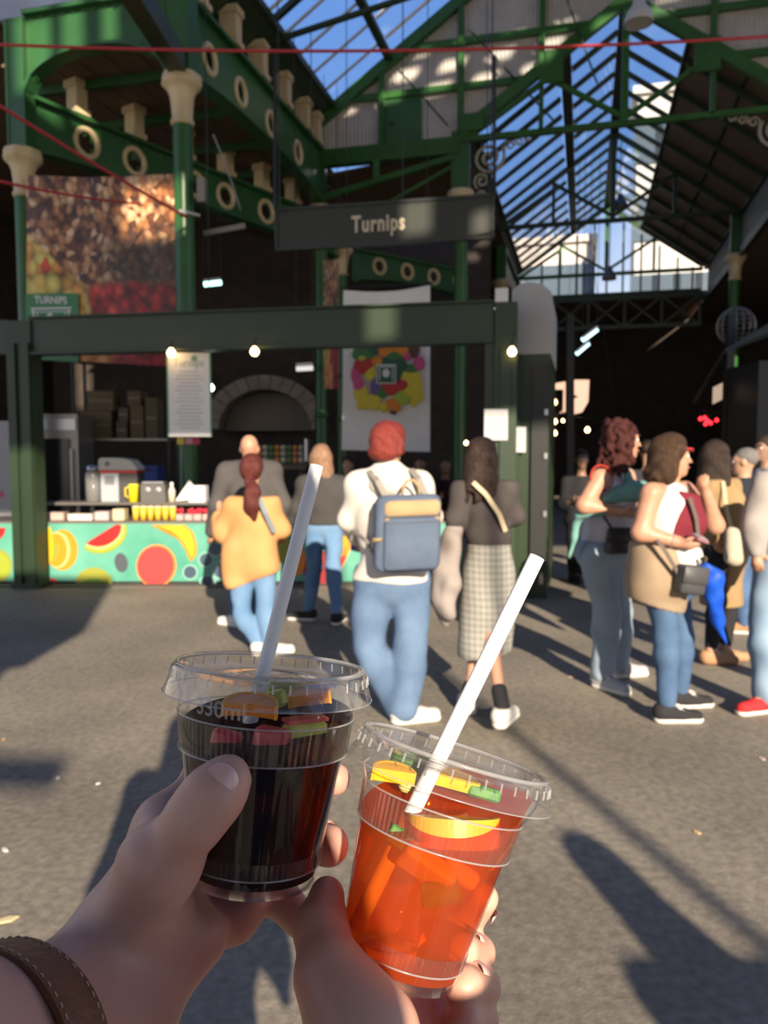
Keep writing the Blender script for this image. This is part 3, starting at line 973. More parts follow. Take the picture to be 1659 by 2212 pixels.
for x, w in ((-12, 0.3), (3.75, 0.06), (14.3, 0.3)):  # posts and tie of the added screen; their shadows streak the floor
    MB().box((x, -8, 4.0), (w, w, 8.0)).build('sun_screen_post', DKGREEN, sun_scr)
MB().bar((-12, -8.1, 4.62), (1.4, -8.1, 4.4), 0.12, 0.12).build('sun_screen_tie', DKGREEN, sun_scr)
shade_box = thing('shade_canopy', 'dark canopy box added behind the viewer to shade the floor', 'awning', (-3.6, -3, 0))
MB().box((-3.6, -3, 3.9), (6.6, 1.2, 1.0)).build('canopy', DKGREEN, shade_box)  # unseen canopy, added to shade the floor before the counter
for x in (-6.7, -3.7, -0.5):
    MB().box((x, -3.4, 1.7), (0.1, 0.1, 3.4)).build('post', DKGREEN, shade_box)
# ================================================================== STALL FRAME
POSTY = 8.92
pl = P(53, 1270, POSTY)
st = thing('stall_frame', 'dark green box frame around the fruit stall, posts and long crossbeam', 'frame', (pl.x, pl.y, 0))
bl = P(52, 728, 8.95); br = P(1094, 697, 7.97)
zb_c = 2.83
bd = Vector((br.x - bl.x, br.y - bl.y, 0)); bL = bd.length; bd.normalize()
bn = Vector((bd.y, -bd.x, 0))
bl0 = Vector((bl.x, bl.y, 0)); br0 = Vector((br.x, br.y, 0))
MB().box(bl0 + Vector((0, 0, 1.5)), (0.29, 0.20, 3.0), bd).build('post', DKGREEN, st)
for sx in (-1, 1):
    MB().box(bl0 + bd * 0.085 * sx + bn * 0.115 + Vector((0, 0, 1.4)), (0.1, 0.04, 2.7), bd).build('post_rib', DKGREEN, st)
MB().box(bl0 + Vector((0, 0, 0.03)), (0.36, 0.24, 0.06), bd).build('foot_plate', DKGREEN, st)
mid = (bl0 + br0) / 2 + Vector((0, 0, zb_c))
MB().box(mid, (bL - 0.25, 0.14, 0.37), bd).build('crossbeam', OLIVE, st)
MB().box(mid - Vector((0, 0, 0.195)) + bn * 0.02, (bL - 0.25, 0.2, 0.03), bd).build('beam_lip', DKGREEN, st)
MB().box(mid + Vector((0, 0, 0.195)) + bn * 0.02, (bL - 0.25, 0.2, 0.02), bd).build('beam_lip', DKGREEN, st)
MB().box(bl0 - bd * 0.75 + Vector((0, 0, zb_c)), (1.2, 0.14, 0.37), bd).build('crossbeam', OLIVE, st)
MB().box(br0 + Vector((0, 0, 1.506)), (0.22, 0.2, 3.012), bd).build('post', DKGREEN, st)
MB().box(br0 + bd * 0.0 + bn * 0.11 + Vector((0, 0, 1.3)), (0.1, 0.03, 2.5), bd).build('post_rib', DKGREEN, st)
MB().box(br0 - bd * 0.16 + Vector((0, 0, 1.31)), (0.09, 0.14, 2.62), bd).build('post_rib', DKGREEN, st)
# small white box lamp on the beam end
MB().box(P(1084, 639, 7.9), (0.125, 0.1, 0.13), bd).build('junction_box', WHITE, label='small white junction box on the right end of the crossbeam', cat='box')

# kiosk at the right of the stall
kc = P(1145, 1000, 8.35); kc = Vector((kc.x, kc.y, 0))
ki = thing('kiosk', 'dark green shuttered kiosk with pale curved top beside the stall', 'kiosk', kc)
kd = HD
kz = 2.55
MB().box(kc + kd * 0.8 + Vector((0, 0, kz / 2)), (0.38, 1.8, kz), HE).build('body', DKGREEN, ki)
GREYPANEL = mat('pale_grey_panel', (0.42, 0.42, 0.41), 0.55, col2=(0.36, 0.36, 0.35), scale=2)
out = [(-0.2, 0.0), (0.2, 0.0), (0.2, 0.62), (0.12, 0.70), (0.0, 0.735), (-0.12, 0.72), (-0.2, 0.66)]
MB().prism(out, kc - kd * 0.12 + Vector((0, 0, kz)), HE, (0, 0, 1), -1.7).build('curved_top', GREYPANEL, ki)
MB().box(kc - kd * 0.12 + HE * 0.1 + Vector((0, 0, 1.3)), (0.16, 0.06, 2.3), HE).build('shutter', BLACKM, ki)
MB().box(kc - kd * 0.13 - HE * 0.13 + Vector((0, 0, 1.3)), (0.06, 0.08, 2.5), HE).build('corner_post', DKGREEN, ki)
for z in (1.95, 1.5, 0.9):
    MB().box(kc - kd * 0.16 + HE * 0.17 + Vector((0, 0, z)), (0.035, 0.03, 0.06), HE).build('hinge', STEEL, ki)
# notices
PAPER = mat('paper', (0.42, 0.42, 0.43), 0.7, col2=(0.38, 0.38, 0.39), scale=6)
INK = mat('grey_ink', (0.25, 0.25, 0.26), 0.8)
def notice(px0, py0, px1, py1, Y, label, lines=6):
    a, b, c = P(px0, py0, Y), P(px1, py0, Y), P(px0, py1, Y)
    w, h = (b - a).length, (a - c).length
    cen = P((px0 + px1) / 2, (py0 + py1) / 2, Y)
    r = thing('paper_notice', label, 'notice', cen - Vector((0, 0, h / 2)), 'paper notices on the kiosk')
    MB().box(cen, (w, 0.006, h)).build('sheet', PAPER, r)
    for i in range(lines):
        z = h / 2 - h * (i + 1.5) / (lines + 2)
        MB().box(cen + Vector((0, -0.004, z)), (w * (0.5 if i % 2 else 0.7), 0.002, h * 0.03)).build('printed_line', INK, r)
notice(1046, 884, 1097, 951, 7.835, 'larger white paper notice taped to the stall post')
notice(1098, 922, 1136, 977, 8.17, 'smaller white paper notice taped to the kiosk', 5)

# ================================================================== HANGING SIGN
SIGNM = mat('sign_board', (0.024, 0.027, 0.021), 0.5, col2=(0.02, 0.023, 0.018), scale=2)
SIGNF = mat('sign_edge', (0.02, 0.026, 0.024), 0.45)
SIGNT = mat('sign_letters', (0.58, 0.50, 0.36), 0.5)
sl, sr = P(597, 498, 10.0), P(1068, 470, 9.44)
sl.z = sr.z = 4.29
sd = Vector((sr.x - sl.x, sr.y - sl.y, 0)); sL = sd.length; sd.normalize(); sn = Vector((sd.y, -sd.x, 0))
sc = (sl + sr) / 2
sg = thing('hanging_sign', 'long dark green hanging sign reading Turnips in cream letters', 'sign', sc - Vector((0, 0, 0.26)))
MB().box(sc, (sL, 0.08, 0.50), sd).build('board', SIGNM, sg)
for z in (-0.24, 0.24):
    MB().box(sc + Vector((0, 0, z)) + sn * 0.03, (sL, 0.06, 0.035), sd).build('edge_moulding', SIGNF, sg)
for x in (-1, 1):
    MB().box(sc + sd * x * (sL / 2 - 0.015) + sn * 0.03, (0.035, 0.06, 0.5), sd).build('edge_moulding', SIGNF, sg)
lettering('letters', 'Turnips', sc + sn * 0.046 - sd * 0.04 + Vector((0, 0, -0.005)), sd, (0, 0, 1), SIGNT, sg, 0.27, bold=0.008, depth=0.012, sx=0.70, spacing=1.12)
for x in (-1.3, 0.25, 1.3):
    MB().tube([sc + sd * x + Vector((0, 0, 0.25)), sc + sd * x + Vector((0, 0, 3.2))], 0.008, 6).build('hanging_chain', BLACKM, sg)
# drop rods in front of the girder
for px, y0, y1 in ((594, 110, 452), (1068, 120, 430)):
    MB().tube([P(px, y0, 10.2), P(px, y1, 9.8)], 0.022, 6).build('drop_rod', BLACKM, label='dark vertical drop rod above the %s end of the Turnips sign' % ('left' if px < 800 else 'right'), cat='rod')

# ================================================================== BANNERS
def cloth(name, TL, TR, BR, BL, m, parent=None, nx=24, ny=24, wave=0.02, seed=0, th=0.004, **kw):
    TL, TR, BR, BL = map(Vector, (TL, TR, BR, BL))
    nrm = (TR - TL).cross(BL - TL).normalized()
    if nrm.y > 0: nrm = -nrm
    vs, uv, fs = [], [], []
    for side in (0, 1):
        for j in range(ny + 1):
            for i in range(nx + 1):
                u, v = i / nx, j / ny
                p = TL.lerp(TR, u).lerp(BL.lerp(BR, u), v)
                p = p + nrm * (wave * mnoise.noise(Vector((u * 4 + seed, v * 2.5, seed))) + (0 if side == 0 else -th))
                p.z -= 0.02 * wave / 0.02 * math.sin(u * math.pi) * (1 - v)
                vs.append(p); uv.append((u, 1 - v))
    K = (nx + 1) * (ny + 1)
    for j in range(ny):
        for i in range(nx):
            a = j * (nx + 1) + i
            fs.append((a, a + nx + 1, a + nx + 2, a + 1))
            fs.append((K + a, K + a + 1, K + a + nx + 2, K + a + nx + 1))
    o = MB().add(vs, fs).build(name, m, parent, smooth=True, **kw)
    ul = o.data.uv_layers.new(name='UVMap')
    for lp in o.data.loops:
        ul.data[lp.index].uv = uv[lp.vertex_index]
    return o

def banner_mat():
    m = bpy.data.materials.new('printed_fruit_and_nuts'); m.use_nodes = True
    n, l = m.node_tree.nodes, m.node_tree.links
    b = n['Principled BSDF']; b.inputs['Roughness'].default_value = 0.45
    uv = n.new('ShaderNodeUVMap')
    def ramp(cols, src):
        r = n.new('ShaderNodeValToRGB')
        e = r.color_ramp.elements
        for i, (p, c) in enumerate(cols):
            q = e[i] if i < 2 else e.new(p)
            q.position = p; q.color = (*c, 1)
        l.new(src, r.inputs[0]); return r.outputs[0]
    def mixc(f, a, b_, mode='MIX'):
        x = n.new('ShaderNodeMix'); x.data_type = 'RGBA'; x.blend_type = mode
        if isinstance(f, float): x.inputs['Factor'].default_value = f
        else: l.new(f, x.inputs['Factor'])
        l.new(a, x.inputs[6]); l.new(b_, x.inputs[7]); return x.outputs[2]
    dist = n.new('ShaderNodeTexNoise'); dist.inputs['Scale'].default_value = 9
    l.new(uv.outputs[0], dist.inputs['Vector'])
    wv = n.new('ShaderNodeVectorMath'); wv.operation = 'MULTIPLY_ADD'
    l.new(dist.outputs['Color'], wv.inputs[0]); wv.inputs[1].default_value = (0.06, 0.06, 0); l.new(uv.outputs[0], wv.inputs[2])
    def vor(scale, src):
        v = n.new('ShaderNodeTexVoronoi'); v.inputs['Scale'].default_value = scale; l.new(src, v.inputs['Vector']); return v
    vn = vor(24, wv.outputs[0]); vf = vor(15, uv.outputs[0]); vc = vor(19, uv.outputs[0])
    def rnd(v):
        s = n.new('ShaderNodeSeparateColor'); l.new(v.outputs['Color'], s.inputs[0]); return s.outputs[0]
    nuts = ramp([(0.0, (0.07, 0.025, 0.012)), (1.0, (0.85, 0.62, 0.40)), (0.25, (0.22, 0.08, 0.03)), (0.5, (0.50, 0.22, 0.08)), (0.75, (0.72, 0.42, 0.22))], rnd(vn))
    nsh = ramp([(0.0, (1, 1, 1)), (1.0, (0.08, 0.04, 0.03)), (0.45, (0.75, 0.7, 0.65))], vn.outputs['Distance'])
    nuts = mixc(1.0, nuts, nsh, 'MULTIPLY')
    app = ramp([(0.0, (0.75, 0.28, 0.06)), (1.0, (0.72, 0.08, 0.03)), (0.35, (0.80, 0.58, 0.12)), (0.7, (0.72, 0.70, 0.16))], rnd(vf))
    ash = ramp([(0.0, (1.1, 1.1, 1.1)), (1.0, (0.15, 0.08, 0.04)), (0.5, (0.8, 0.75, 0.7))], vf.outputs['Distance'])
    app = mixc(1.0, app, ash, 'MULTIPLY')
    che = ramp([(0.0, (0.34, 0.012, 0.012)), (1.0, (0.75, 0.10, 0.06)), (0.6, (0.55, 0.03, 0.025))], rnd(vc))
    csh = ramp([(0.0, (1.2, 1.1, 1.1)), (1.0, (0.05, 0.02, 0.02)), (0.5, (0.6, 0.55, 0.55))], vc.outputs['Distance'])
    che = mixc(1.0, che, csh, 'MULTIPLY')
    sp = n.new('ShaderNodeSeparateXYZ'); l.new(wv.outputs[0], sp.inputs[0])
    def math_(op, a, b_, c=None):
        x = n.new('ShaderNodeMath'); x.operation = op
        for i, q in enumerate((a, b_)):
            if isinstance(q, (int, float)): x.inputs[i].default_value = q
            else: l.new(q, x.inputs[i])
        x.use_clamp = True
        return x.outputs[0]
    def step(src, edge, gain, inv=False):
        a = n.new('ShaderNodeMath'); a.operation = 'MULTIPLY_ADD'
        l.new(src, a.inputs[0]); a.inputs[1].default_value = -gain if inv else gain
        a.inputs[2].default_value = (gain * edge + 0.5) if inv else (-gain * edge + 0.5); a.use_clamp = True
        return a.outputs[0]
    u, v = sp.outputs[0], sp.outputs[1]
    # dark gap in the right middle
    dark = math_('MULTIPLY', math_('MULTIPLY', step(u, 0.58, 5), step(v, 0.38, 8)), step(v, 0.74, 6, True))
    dn = n.new('ShaderNodeRGB'); dn.outputs[0].default_value = (0.03, 0.02, 0.013, 1)
    nuts = mixc(math_('MULTIPLY', dark, 0.8), nuts, dn.outputs[0])
    # slanting heap line for apples, and reds at the lower right
    hv = n.new('ShaderNodeMath'); hv.operation = 'MULTIPLY_ADD'; l.new(u, hv.inputs[0]); hv.inputs[1].default_value = 0.65; l.new(v, hv.inputs[2])
    col = mixc(step(hv.outputs[0], 0.72, 30, True), nuts, app)
    red = math_('MULTIPLY', step(u, 0.45, 25), step(v, 0.46, 25, True))
    col = mixc(red, col, che)
    low = math_('MULTIPLY', step(v, 0.22, 25, True), step(u, 0.62, 20, True))
    ora = ramp([(0.0, (0.72, 0.22, 0.06)), (1.0, (0.85, 0.45, 0.14))], rnd(vf))
    ora = mixc(1.0, ora, ash, 'MULTIPLY')
    col = mixc(low, col, ora)
    l.new(col, b.inputs['Base Color'])
    return m
BANM = banner_mat()
TL, TR, BR, BL = P(55, 378, 10.83), P(384, 374, 10.36), P(386, 792, 10.36), P(62, 774, 10.83)
TR.x = BR.x = B_pos.x - 0.124; TR.y = BR.y = B_pos.y
bn1 = cloth('fruit_banner', TL, TR, BR, BL, BANM, wave=0.03, label='large printed banner of nuts, apples and cherries hung between the green columns', cat='banner')
GPRINT = mat('green_print', (0.035, 0.20, 0.07), 0.5)
WPRINT = mat('white_print', (0.72, 0.72, 0.70), 0.5)
bx = (TR - TL).normalized(); bz = Vector((0, 0, 1)); bnn = Vector((bx.y, -bx.x, 0)).normalized()
bnn = -bnn if bnn.y > 0 else bnn
def onban(px, py, off=0.03):
    f = (px - 55) / (384 - 55)
    Y = 10.83 + (10.36 - 10.83) * f
    return P(px, py, Y) + bnn * off
q = [onban(58, 636), onban(172, 634), onban(172, 783), onban(58, 776)]
MB().add(q + [p - bnn * 0.003 for p in q], [(0, 3, 2, 1), (4, 5, 6, 7), (0, 1, 5, 4), (1, 2, 6, 5), (2, 3, 7, 6), (3, 0, 4, 7)]).build('printed_label', GPRINT, bn1)
lettering('lettering', 'TURNIPS', onban(113, 650, 0.036), bx, bz, WPRINT, bn1, 0.135, bold=0.002, depth=0.002, sx=0.92)
lm = MB()
for a, b, w in (((70, 668), (158, 666), 0.02), ((70, 675), (158, 673), 0.012), ((76, 670), (76, 760), 0.02), ((152, 670), (152, 760), 0.02), ((84, 676), (84, 700), 0.012), ((144, 676), (144, 700), 0.012), ((64, 768), (160, 766), 0.05)):
    lm.bar(onban(*a, 0.036), onban(*b, 0.036), 0.003, w, up=bz if a[0] != b[0] else bx)
lm.ball(onban(112, 690, 0.034), (0.06, 0.004, 0.08)).ball(onban(98, 697, 0.034), (0.05, 0.004, 0.03)).ball(onban(128, 697, 0.034), (0.05, 0.004, 0.03))
lm.build('printed_stall_drawing', WPRINT, bn1)
# narrow second banner seen between the two slim columns
nb = cloth('fruit_banner', P(700, 560, 14.6), P(731, 560, 14.8), P(731, 840, 14.8), P(700, 840, 14.6), BANM, nx=6, ny=16, wave=0.02, seed=3,
      label='narrow strip of printed fruit banner between the two slim columns', cat='banner')

for q in (P(702, 560, 14.6), P(729, 560, 14.8)):
    MB().tube([q, Vector((q.x, q.y, 8.3))], 0.006, 5).build('hanging_cord', BLACKM, nb)
# white cloth with a heart of printed fruit
CLOTHM = mat('white_cloth', (0.82, 0.81, 0.80), 0.8, col2=(0.74, 0.73, 0.72), scale=2.5)
WY = 11.0
wc = cloth('white_cloth_banner', P(742, 627, WY), P(929, 616, WY), P(929, 976, WY), P(738, 972, WY), CLOTHM, nx=20, ny=30, wave=0.05, seed=9,
           label='hanging white cloth banner printed with a heart of fruit', cat='banner')
FR = {}
def fc(name, c): 
    FR[name] = mat('print_' + name, c, 0.6)
for nme, c in (('green', (0.05, 0.16, 0.04)), ('lime', (0.35, 0.45, 0.05)), ('yellow', (0.62, 0.50, 0.04)), ('orange', (0.70, 0.22, 0.02)), ('red', (0.45, 0.03, 0.03)),
               ('pink', (0.55, 0.08, 0.20)), ('purple', (0.13, 0.08, 0.25)), ('brown', (0.10, 0.04, 0.02)), ('darkgreen', (0.02, 0.09, 0.05))):
    fc(nme, c)
ban_fr = [(785, 765, 24, 18, 'green'), (805, 752, 16, 14, 'darkgreen'), (838, 757, 22, 18, 'orange'), (868, 755, 18, 18, 'orange'), (893, 757, 14, 16, 'brown'), (852, 770, 20, 12, 'green'),
          (786, 790, 22, 18, 'red'), (880, 765, 12, 14, 'pink'), (905, 785, 13, 16, 'pink'), (768, 810, 10, 20, 'pink'), (775, 830, 12, 16, 'pink'), (800, 805, 14, 18, 'yellow'),
          (815, 782, 14, 12, 'orange'), (860, 790, 20, 16, 'darkgreen'), (888, 800, 16, 14, 'green'), (888, 815, 22, 18, 'yellow'), (900, 835, 14, 22, 'yellow'), (885, 845, 16, 16, 'yellow'), (810, 835, 10, 22, 'purple'),
          (845, 838, 22, 16, 'red'), (868, 832, 14, 12, 'red'), (780, 850, 16, 20, 'yellow'), (790, 868, 20, 16, 'yellow'), (808, 868, 16, 18, 'yellow'), (825, 848, 14, 12, 'green'), (868, 860, 20, 16, 'lime'), (848, 872, 16, 12, 'orange'),
          (855, 882, 12, 8, 'orange'), (778, 872, 8, 14, 'yellow'), (830, 880, 10, 12, 'yellow'), (905, 855, 10, 14, 'yellow'), (895, 868, 9, 12, 'yellow'), (850, 890, 8, 6, 'brown'), (782, 775, 10, 8, 'lime'), (840, 800, 30, 30, 'darkgreen')]
for i, (px, py, rx, ry, c) in enumerate(ban_fr):
    s_ = WY / F_PX
    MB().ball(P(px, py, WY - 0.05 - 0.001 * (i % 7)), (rx * s_, 0.012, ry * s_), 14, 8).build('printed_fruit', FR[c], wc, smooth=True)
MB().box(P(834, 808, WY - 0.075), (0.27, 0.006, 0.26)).build('printed_logo', WPRINT, wc)
MB().box(P(834, 808, WY - 0.081), (0.24, 0.006, 0.23)).build('printed_logo', FR['darkgreen'], wc)
lg = MB().ball(P(834, 806, WY - 0.086), (0.05, 0.004, 0.06), 10, 6)
lg.bar(P(818, 792, WY - 0.086), P(850, 792, WY - 0.086), 0.003, 0.015).bar(P(820, 794, WY - 0.086), P(820, 822, WY - 0.086), 0.003, 0.012, up=(1, 0, 0)).bar(P(848, 794, WY - 0.086), P(848, 822, WY - 0.086), 0.003, 0.012, up=(1, 0, 0))
lg.build('printed_logo', WPRINT, wc)
for q in (P(750, 622, WY), P(922, 614, WY)):
    MB().tube([q, Vector((q.x, q.y, 9.3))], 0.006, 5).build('hanging_cord', BLACKM, wc)

MB().tube([P(735, 622, WY + 0.02), P(935, 611, WY + 0.02)], 0.012, 6).build('hanging_rail', BLACKM, wc)

# ================================================================== HANGING PRICE POSTER
PY = 8.55
po = thing('hanging_poster', 'tall white poster with green heading hanging under the crossbeam', 'poster', P(409, 942, PY))
PMAT = mat('poster_board', (0.84, 0.82, 0.78), 0.55, col2=(0.80, 0.78, 0.75), scale=4)
pc = P(409, 853, PY)
pw, ph = 92 * PY / F_PX, 178 * PY / F_PX
MB().box(pc, (pw, 0.012, ph)).build('board', PMAT, po)
for x in (-1, 1):
    MB().box(pc + Vector((x * pw / 2, -0.002, 0)), (0.014, 0.02, ph)).build('green_edge', mat('poster_edge', (0.10, 0.30, 0.16), 0.5), po)
lettering('heading', 'Turnips', pc + Vector((0, -0.008, ph / 2 - 0.11)), (1, 0, 0), (0, 0, 1), mat('faded_green_print', (0.30, 0.42, 0.32), 0.6), po, 0.12, depth=0.002, sx=0.9)
FADE = mat('faded_grey_print', (0.40, 0.40, 0.40), 0.7)
MB().ball(pc + Vector((0.06, -0.008, ph / 2 - 0.06)), (0.035, 0.002, 0.035)).build('heading_emblem', mat('faded_green_print2', (0.22, 0.38, 0.26), 0.6), po)
for i in range(16):
    z = ph / 2 - 0.2 - i * 0.04
    MB().box(pc + Vector((0, -0.008, z)), (pw * (0.45 + 0.2 * ((i * 7) % 3) / 2), 0.002, 0.009)).build('printed_line', FADE, po)

# ================================================================== LIGHT BULBS
BULB = mat('lit_bulb', (1.0, 0.62, 0.25), 0.3, emit=14.0)
WBULB = mat('cool_lamp', (0.75, 0.95, 1.0), 0.3, emit=9.0)
REDL = mat('red_lamp', (1.0, 0.02, 0.03), 0.3, emit=5.0)
def bulb(px, py, Y, label, r=0.03, m=None, cap=True, group='string light bulbs', to=None):
    c = P(px, py, Y)
    root = thing('light_bulb', label, 'light bulb', c, group)
    pr = [(0.0, -1.0), (0.55, -0.85), (0.95, -0.3), (1.0, 0.1), (0.8, 0.6), (0.45, 1.0), (0.4, 1.2)]
    MB().lathe([(a * r, b * r) for a, b in pr], c, n=12).build('globe', m or BULB, root, smooth=True)
    MB().lathe([(0.42 * r, 1.15 * r), (0.45 * r, 2.0 * r), (0.2 * r, 2.2 * r), (0, 2.2 * r)], c, n=10).build('socket', BLACKM, root)
    top = c + Vector((0, 0, 4.5 * r)) if to is None else Vector(to)
    MB().tube([c + Vector((0, 0, 2.1 * r)), top], 0.004, 5).build('flex', BLACKM, root)
    return top
def beam_face(px, Y, z):
    x = P(px, 760, Y).x
    return Vector((x, bl.y + (x - bl.x) * bd.y / bd.x - 0.085, z))
bulb(370, 763, 8.42, 'lit warm bulb under the beam at the poster corner', 0.045, to=beam_face(370, 8.42, 2.74))
bulb(550, 760, 8.23, 'lit warm bulb under the beam between poster and white cloth', 0.045, to=beam_face(550, 8.23, 2.74))
bulb(1106, 760, 7.75, 'lit warm bulb at the right end post of the crossbeam', 0.042, to=br0 + bn * 0.1 + bd * 0.09 + Vector((0, 0, 2.74)))
bulb(455, 838, 9.9, 'cool white lamp just beside the hanging poster edge', 0.045, WBULB)
FT = [bulb(1188, 857, 13, 'warm bulb beside the kiosk, higher of a close pair', 0.05)]
FT.append(bulb(1197, 869, 13.3, 'warm bulb beside the kiosk, lower of a close pair', 0.05))
T6 = bulb(1198, 911, 14, 'small warm bulb below the close pair near the kiosk', 0.045)
FT.append(bulb(1216, 909, 15, 'tiny dim bulb next to the dark column behind the kiosk', 0.03))
T8 = bulb(1198, 936, 14.5, 'small warm bulb lowest on the string near the kiosk', 0.045)
FT.append(bulb(1269, 929, 16, 'white bulb above the man in black', 0.05))
bulb(1007, 957, 8.6, 'tiny warm bulb beside the head of long haired woman', 0.022)
bulb(1657, 900, 12, 'orange bulb at the far dark stalls beyond the grey haired man', 0.06, mat('orange_bulb', (1.0, 0.4, 0.06), 0.3, emit=10))
RT = []
for i, (px, py) in enumerate(((1513, 905), (1522, 903), (1528, 909), (1535, 914), (1524, 916), (1548, 908))):
    RT.append(bulb(px, py, 15 + (0, 0.1, 0.25, 0.5, 0.36, 0.62)[i], 'small red lamp in the cluster above the dark stall', 0.035, REDL, group='red lamps over the dark stall'))

# tube lamps and pendant lamps
def tube_lamp(a, b, label, m=None, r=0.035, ztop=6.6):
    root = thing('tube_lamp', label, 'lamp', (Vector(a) + Vector(b)) / 2, 'tube lamps')
    MB().tube([a, b], r, 8).build('tube', m or WBULB, root)
    up = Vector((0, 0, 0.06))
    MB().bar(Vector(a) + up, Vector(b) + up, 0.1, 0.05).build('housing', STEEL, root)
    for q in (a, b):
        MB().tube([Vector(q) + up, Vector((q[0], q[1], ztop))], 0.008, 5).build('suspension_rod', BLACKM, root)
tube_lamp(P(1258, 735, 20), P(1290, 711, 20), 'slanting pale blue skylight glimpse over the far alley, as a glowing bar', mat('skylight_glow', (0.55, 0.85, 1.0), 0.3, emit=2.5), 0.06, 8.95)  # skylight glimpse drawn as a glowing tube; housing and rods are added
tube_lamp(P(1245, 765, 20.6), P(1272, 742, 20.6), 'lower slanting blue skylight glimpse over the far alley, as a glowing bar', MATS['skylight_glow'], 0.05, 8.95)  # second skylight glimpse, drawn the same way
tube_lamp(P(441, 614, 15), P(478, 610, 15), 'greenish tube lamp glowing behind the tall column', mat('greenish_lamp', (0.5, 1.0, 0.85), 0.3, emit=3.0), 0.05, 6.9)
tube_lamp(P(640, 797, 13), P(676, 795, 13), 'short white strip lamp at the back of the stall', mat('dim_strip', (0.9, 0.85, 0.8), 0.4, emit=0.8), 0.04, 8.25)
def pendant(px, py, Y, r, label, m, ztop=9.42):
    c = P(px, py, Y)
    root = thing('pendant_lamp', label, 'lamp', c, 'bell pendant lamps')
    pr = [(0.98, -0.75), (1.0, -0.7), (0.97, -0.45), (0.85, -0.05), (0.62, 0.3), (0.45, 0.5), (0.42, 0.95), (0.3, 1.05), (0.0, 1.08)]
    MB().lathe([(a * r, b * r) for a, b in pr], c, n=24).build('shade', m, root, smooth=True)
    MB().lathe([(0.0, -0.68 * r), (0.94 * r, -0.68 * r)], c, n=24).build('diffuser', mat('lamp_diffuser', (0.5, 0.5, 0.48), 0.5), root)
    MB().tube([c + Vector((0, 0, r)), Vector((c.x, c.y, ztop))], 0.012, 6).build('cable', BLACKM, root)
GREYSH = mat('grey_shade', (0.30, 0.31, 0.33), 0.5)
pendant(1380, 27, 11.5, 0.2, 'large pale grey bell lamp hanging near the front truss', mat('pale_shade', (0.46, 0.46, 0.47), 0.5), 11.6)
pendant(1340, 438, 20, 0.19, 'dark bell lamp hanging in front of the end truss', mat('dark_shade', (0.10, 0.11, 0.13), 0.45))
pendant(1316, 592, 21, 0.19, 'small dark bell lamp hanging below the end window', MATS['dark_shade'])

# ================================================================== COUNTER
CY = 9.11
TEAL = mat('teal_print', (0.048, 0.235, 0.165), 0.4, col2=(0.115, 0.335, 0.255), scale=1.6)
def cpt(px, py, off=0.0):
    return P(px, py, CY) + Vector((0, -off, 0))
xa, xb = cpt(-70, 1200).x, cpt(1000, 1200).x
zt = cpt(400, 1131).z
ct = thing('market_counter', 'long stall counter with teal front printed with bright fruit', 'counter', ((xa + xb) / 2, CY, 0))
MB().box(((xa + xb) / 2, CY + 0.02, (zt + 0.04) / 2), (xb - xa, 0.04, zt - 0.04)).build('front_panel', TEAL, ct)
MB().box(((xa + xb) / 2, CY + 0.45, zt + 0.01), (xb - xa, 0.9, 0.03)).build('worktop', mat('counter_top', (0.10, 0.09, 0.08), 0.5), ct)
MB().box(((xa + xb) / 2, CY + 0.06, 0.03), (xb - xa, 0.05, 0.06)).build('plinth', BLACKM, ct)
MB().box(((xa + xb) / 2, CY + 0.88, (zt) / 2), (xb - xa, 0.03, zt)).build('back_panel', BLACKM, ct)
MB().box((cpt(250, 1200).x, CY + 0.72, zt + 0.2), (2.22, 0.42, 0.03)).build('raised_shelf', mat('counter_top', (0.1, 0.09, 0.08)), ct)
for px in (95, 250, 400):
    MB().box((cpt(px, 1200).x, CY + 0.9, zt + 0.1), (0.04, 0.04, 0.2)).build('shelf_leg', BLACKM, ct)
sC = CY / F_PX
PR = {'yel': mat('print_bright_yellow', (0.62, 0.36, 0.01), 0.4), 'lem': mat('print_lemon', (0.50, 0.22, 0.01), 0.4), 'pale': mat('print_pale', (0.52, 0.42, 0.16), 0.4), 'mel': mat('print_melon', (0.38, 0.01, 0.01), 0.4),
      'rind': mat('print_rind', (0.25, 0.30, 0.025), 0.4), 'kiwi': mat('print_kiwi', (0.24, 0.25, 0.03), 0.4), 'dkiwi': mat('print_kiwi_dark', (0.12, 0.20, 0.03), 0.4), 'seed': mat('print_seed', (0.06, 0.07, 0.08), 0.4),
      'pom': mat('print_red', (0.30, 0.012, 0.006), 0.4), 'berry': mat('print_berry', (0.035, 0.065, 0.10), 0.4), 'ora': mat('print_orange', (0.55, 0.12, 0.01), 0.4), 'dred': mat('print_dark_red', (0.22, 0.01, 0.012), 0.4), 'hal': mat('print_halo', (0.25, 0.46, 0.38), 0.4)}
_pk = [0]
def print_poly(pts, m):
    _pk[0] += 1
    off = 0.003 + 0.0007 * (_pk[0] % 14)
    vs = [cpt(x, y, off) for x, y in pts]
    c = sum(vs, Vector()) / len(vs)
    n = len(vs)
    MB().add(vs + [c] + [v + Vector((0, off, 0)) for v in vs], [((i + 1) % n, i, n) for i in range(n)] + [(i, (i + 1) % n, n + 1 + (i + 1) % n, n + 1 + i) for i in range(n)]).build('printed_fruit', PR[m], ct)
def ell(cx, cy, rx, ry, m, rot=0.0, a0=0, a1=360, n=22):
    r = math.radians(rot)
    pts = []
    for i in range(n):
        a = math.radians(a0 + (a1 - a0) * i / (n if a1 - a0 >= 360 else n - 1))
        x, y = rx * math.cos(a), ry * math.sin(a)
        pts.append((cx + x * math.cos(r) - y * math.sin(r), min(1262, max(1133, cy + x * math.sin(r) + y * math.cos(r)))))
    print_poly(pts, m)
